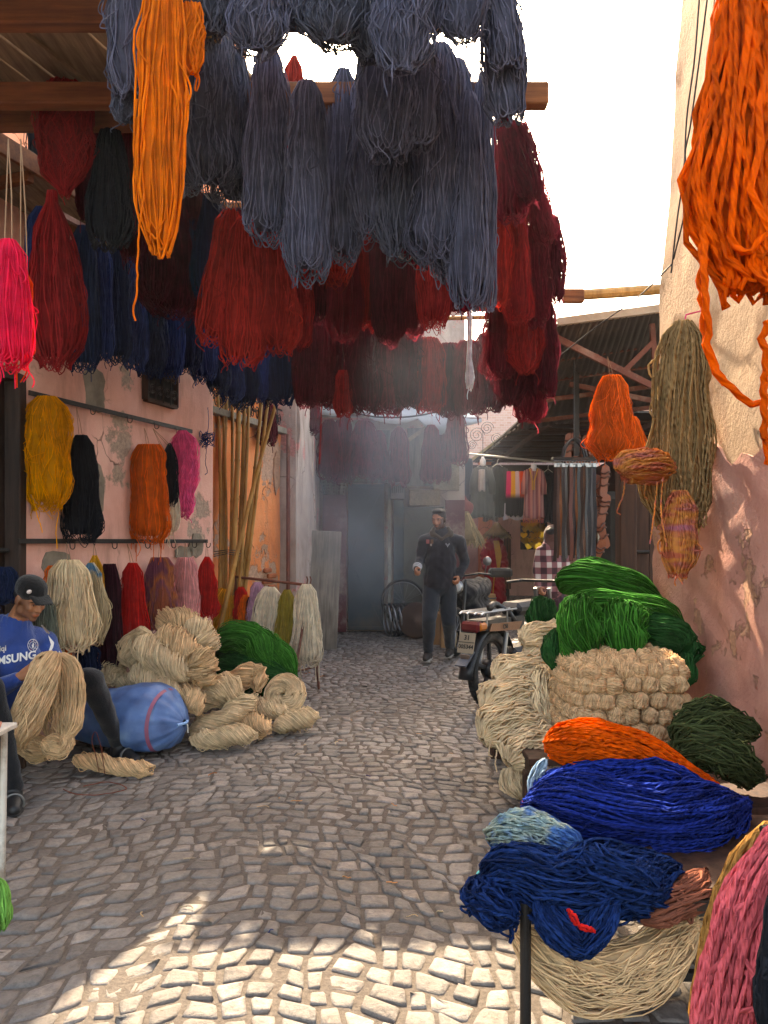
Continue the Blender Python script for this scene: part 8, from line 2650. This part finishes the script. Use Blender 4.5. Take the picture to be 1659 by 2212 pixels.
# ------------------------------------------------------------ cables
def cable(label, pts, r=.006, mat=None):
    c, _ = spline(pts, [[0]] * len(pts), 40)
    o = MB().tube([Vector(p) for p in c], r, 6).build('cable', mat or M_wire, smooth=True)
    tag(o, label, 'cable')
rw_pt = lambda u, v: P(u, v, (RX - .035) / ((u - U0) / FPX))
cable('black cable hanging down the end of the right wall', [rw_pt(1512, -20), rw_pt(1500, 130), rw_pt(1484, 250), rw_pt(1476, 380), rw_pt(1462, 480), rw_pt(1450, 590)], .005)
cable('second black cable beside it on the right wall', [rw_pt(1530, -20), rw_pt(1508, 150), rw_pt(1490, 280), rw_pt(1480, 330), rw_pt(1486, 420), rw_pt(1455, 560)], .005)
cable('thin pale cable on the right wall', [rw_pt(1545, -20), rw_pt(1530, 140), rw_pt(1510, 250), rw_pt(1500, 330)], .003, M_rope)
cable('cable slanting from the right wall to the maroon skeins', [rw_pt(1452, 570), P(1380, 640, 5.2), P(1290, 705, 5.6), P(1205, 772, 6.0)], .005)
cable('cable slung across the alley below the dark red skeins', [P(640, 865, 8.2), P(730, 882, 8.3), P(810, 900, 8.4), P(900, 898, 8.4), P(1000, 872, 8.5), P(1090, 830, 8.6)], .010)
cable('pink thread hanging straight down in front of the shop', [P(695, 850, 6.5), P(694, 900, 6.5), P(692, 960, 6.5), P(690, 1003, 6.5)], .005, Y_scarlet)

# ------------------------------------------------------------ smoky air
def haze():
    o = MB().box((1.0, 17.0, 3.5), (50.0, 62.0, 9.0)).build('haze', None)
    m = bpy.data.materials.new('smoky_air')
    m.use_nodes = True
    nt = m.node_tree
    for n_ in list(nt.nodes):
        if n_.type == 'BSDF_PRINCIPLED': nt.nodes.remove(n_)
    v = node(nt, 'ShaderNodeVolumePrincipled')
    v.inputs['Color'].default_value = (.86, .90, .96, 1)
    v.inputs['Density'].default_value = HAZE
    v.inputs['Anisotropy'].default_value = .35
    nt.links.new(v.outputs[0], nt.nodes['Material Output'].inputs['Volume'])
    o.data.materials.append(m)
    tag(o, kind='stuff')
HAZE = .0007
haze()
def smoke(label_, loc, rad, dens, seed):
    """a bank of smoke drifting through the light"""
    o = MB().lathe((0, 0, 0), [(.05, -1), (.45, -.9), (.8, -.6), (.97, -.25), (1, 0), (.97, .25), (.8, .6), (.45, .9), (.05, 1)], 24).build('smoke', None)
    o.location, o.scale = loc, rad
    m = bpy.data.materials.new('drifting_smoke'); m.use_nodes = True
    nt = m.node_tree
    for n_ in list(nt.nodes):
        if n_.type == 'BSDF_PRINCIPLED': nt.nodes.remove(n_)
    tc = node(nt, 'ShaderNodeTexCoord')
    ln = node(nt, 'ShaderNodeVectorMath', operation='LENGTH'); nt.links.new(tc.outputs['Object'], ln.inputs[0])
    mr = node(nt, 'ShaderNodeMapRange', interpolation_type='SMOOTHSTEP'); nt.links.new(ln.outputs['Value'], mr.inputs['Value'])
    mr.inputs['From Min'].default_value = 1.0; mr.inputs['From Max'].default_value = .15; mr.inputs['To Min'].default_value = 0; mr.inputs['To Max'].default_value = 1
    geo = node(nt, 'ShaderNodeNewGeometry')
    mp = node(nt, 'ShaderNodeMapping'); mp.inputs['Location'].default_value = (seed, seed * .7, 0); nt.links.new(geo.outputs['Position'], mp.inputs[0])
    nz = node(nt, 'ShaderNodeTexNoise', Scale=.9, Detail=3.0, Roughness=.5); nt.links.new(mp.outputs[0], nz.inputs['Vector'])
    m2 = node(nt, 'ShaderNodeMapRange'); nt.links.new(nz.outputs['Fac'], m2.inputs['Value']); m2.inputs['From Min'].default_value = .36; m2.inputs['From Max'].default_value = .66
    mu = node(nt, 'ShaderNodeMath', operation='MULTIPLY'); nt.links.new(mr.outputs[0], mu.inputs[0]); nt.links.new(m2.outputs[0], mu.inputs[1])
    mk = node(nt, 'ShaderNodeMath', operation='MULTIPLY'); nt.links.new(mu.outputs[0], mk.inputs[0]); mk.inputs[1].default_value = dens
    v = node(nt, 'ShaderNodeVolumePrincipled'); v.inputs['Color'].default_value = (.66, .80, 1.0, 1); v.inputs['Anisotropy'].default_value = .3
    nt.links.new(mk.outputs[0], v.inputs['Density'])
    nt.links.new(v.outputs[0], nt.nodes['Material Output'].inputs['Volume'])
    o.data.materials.append(m)
    tag(o, label_, 'smoke', kind='stuff')
smoke('blue-grey smoke drifting round the walking man', (-.1, 8.7, 1.9), (1.8, 2.3, 1.8), .12, 2.0)
smoke('sunlit smoke drifting under the dark red skeins', (.42, 5.75, 2.3), (.8, 1.1, 1.0), .08, 5.0)
print('TRIS yarn+cobbles', TRI_COUNT[0])
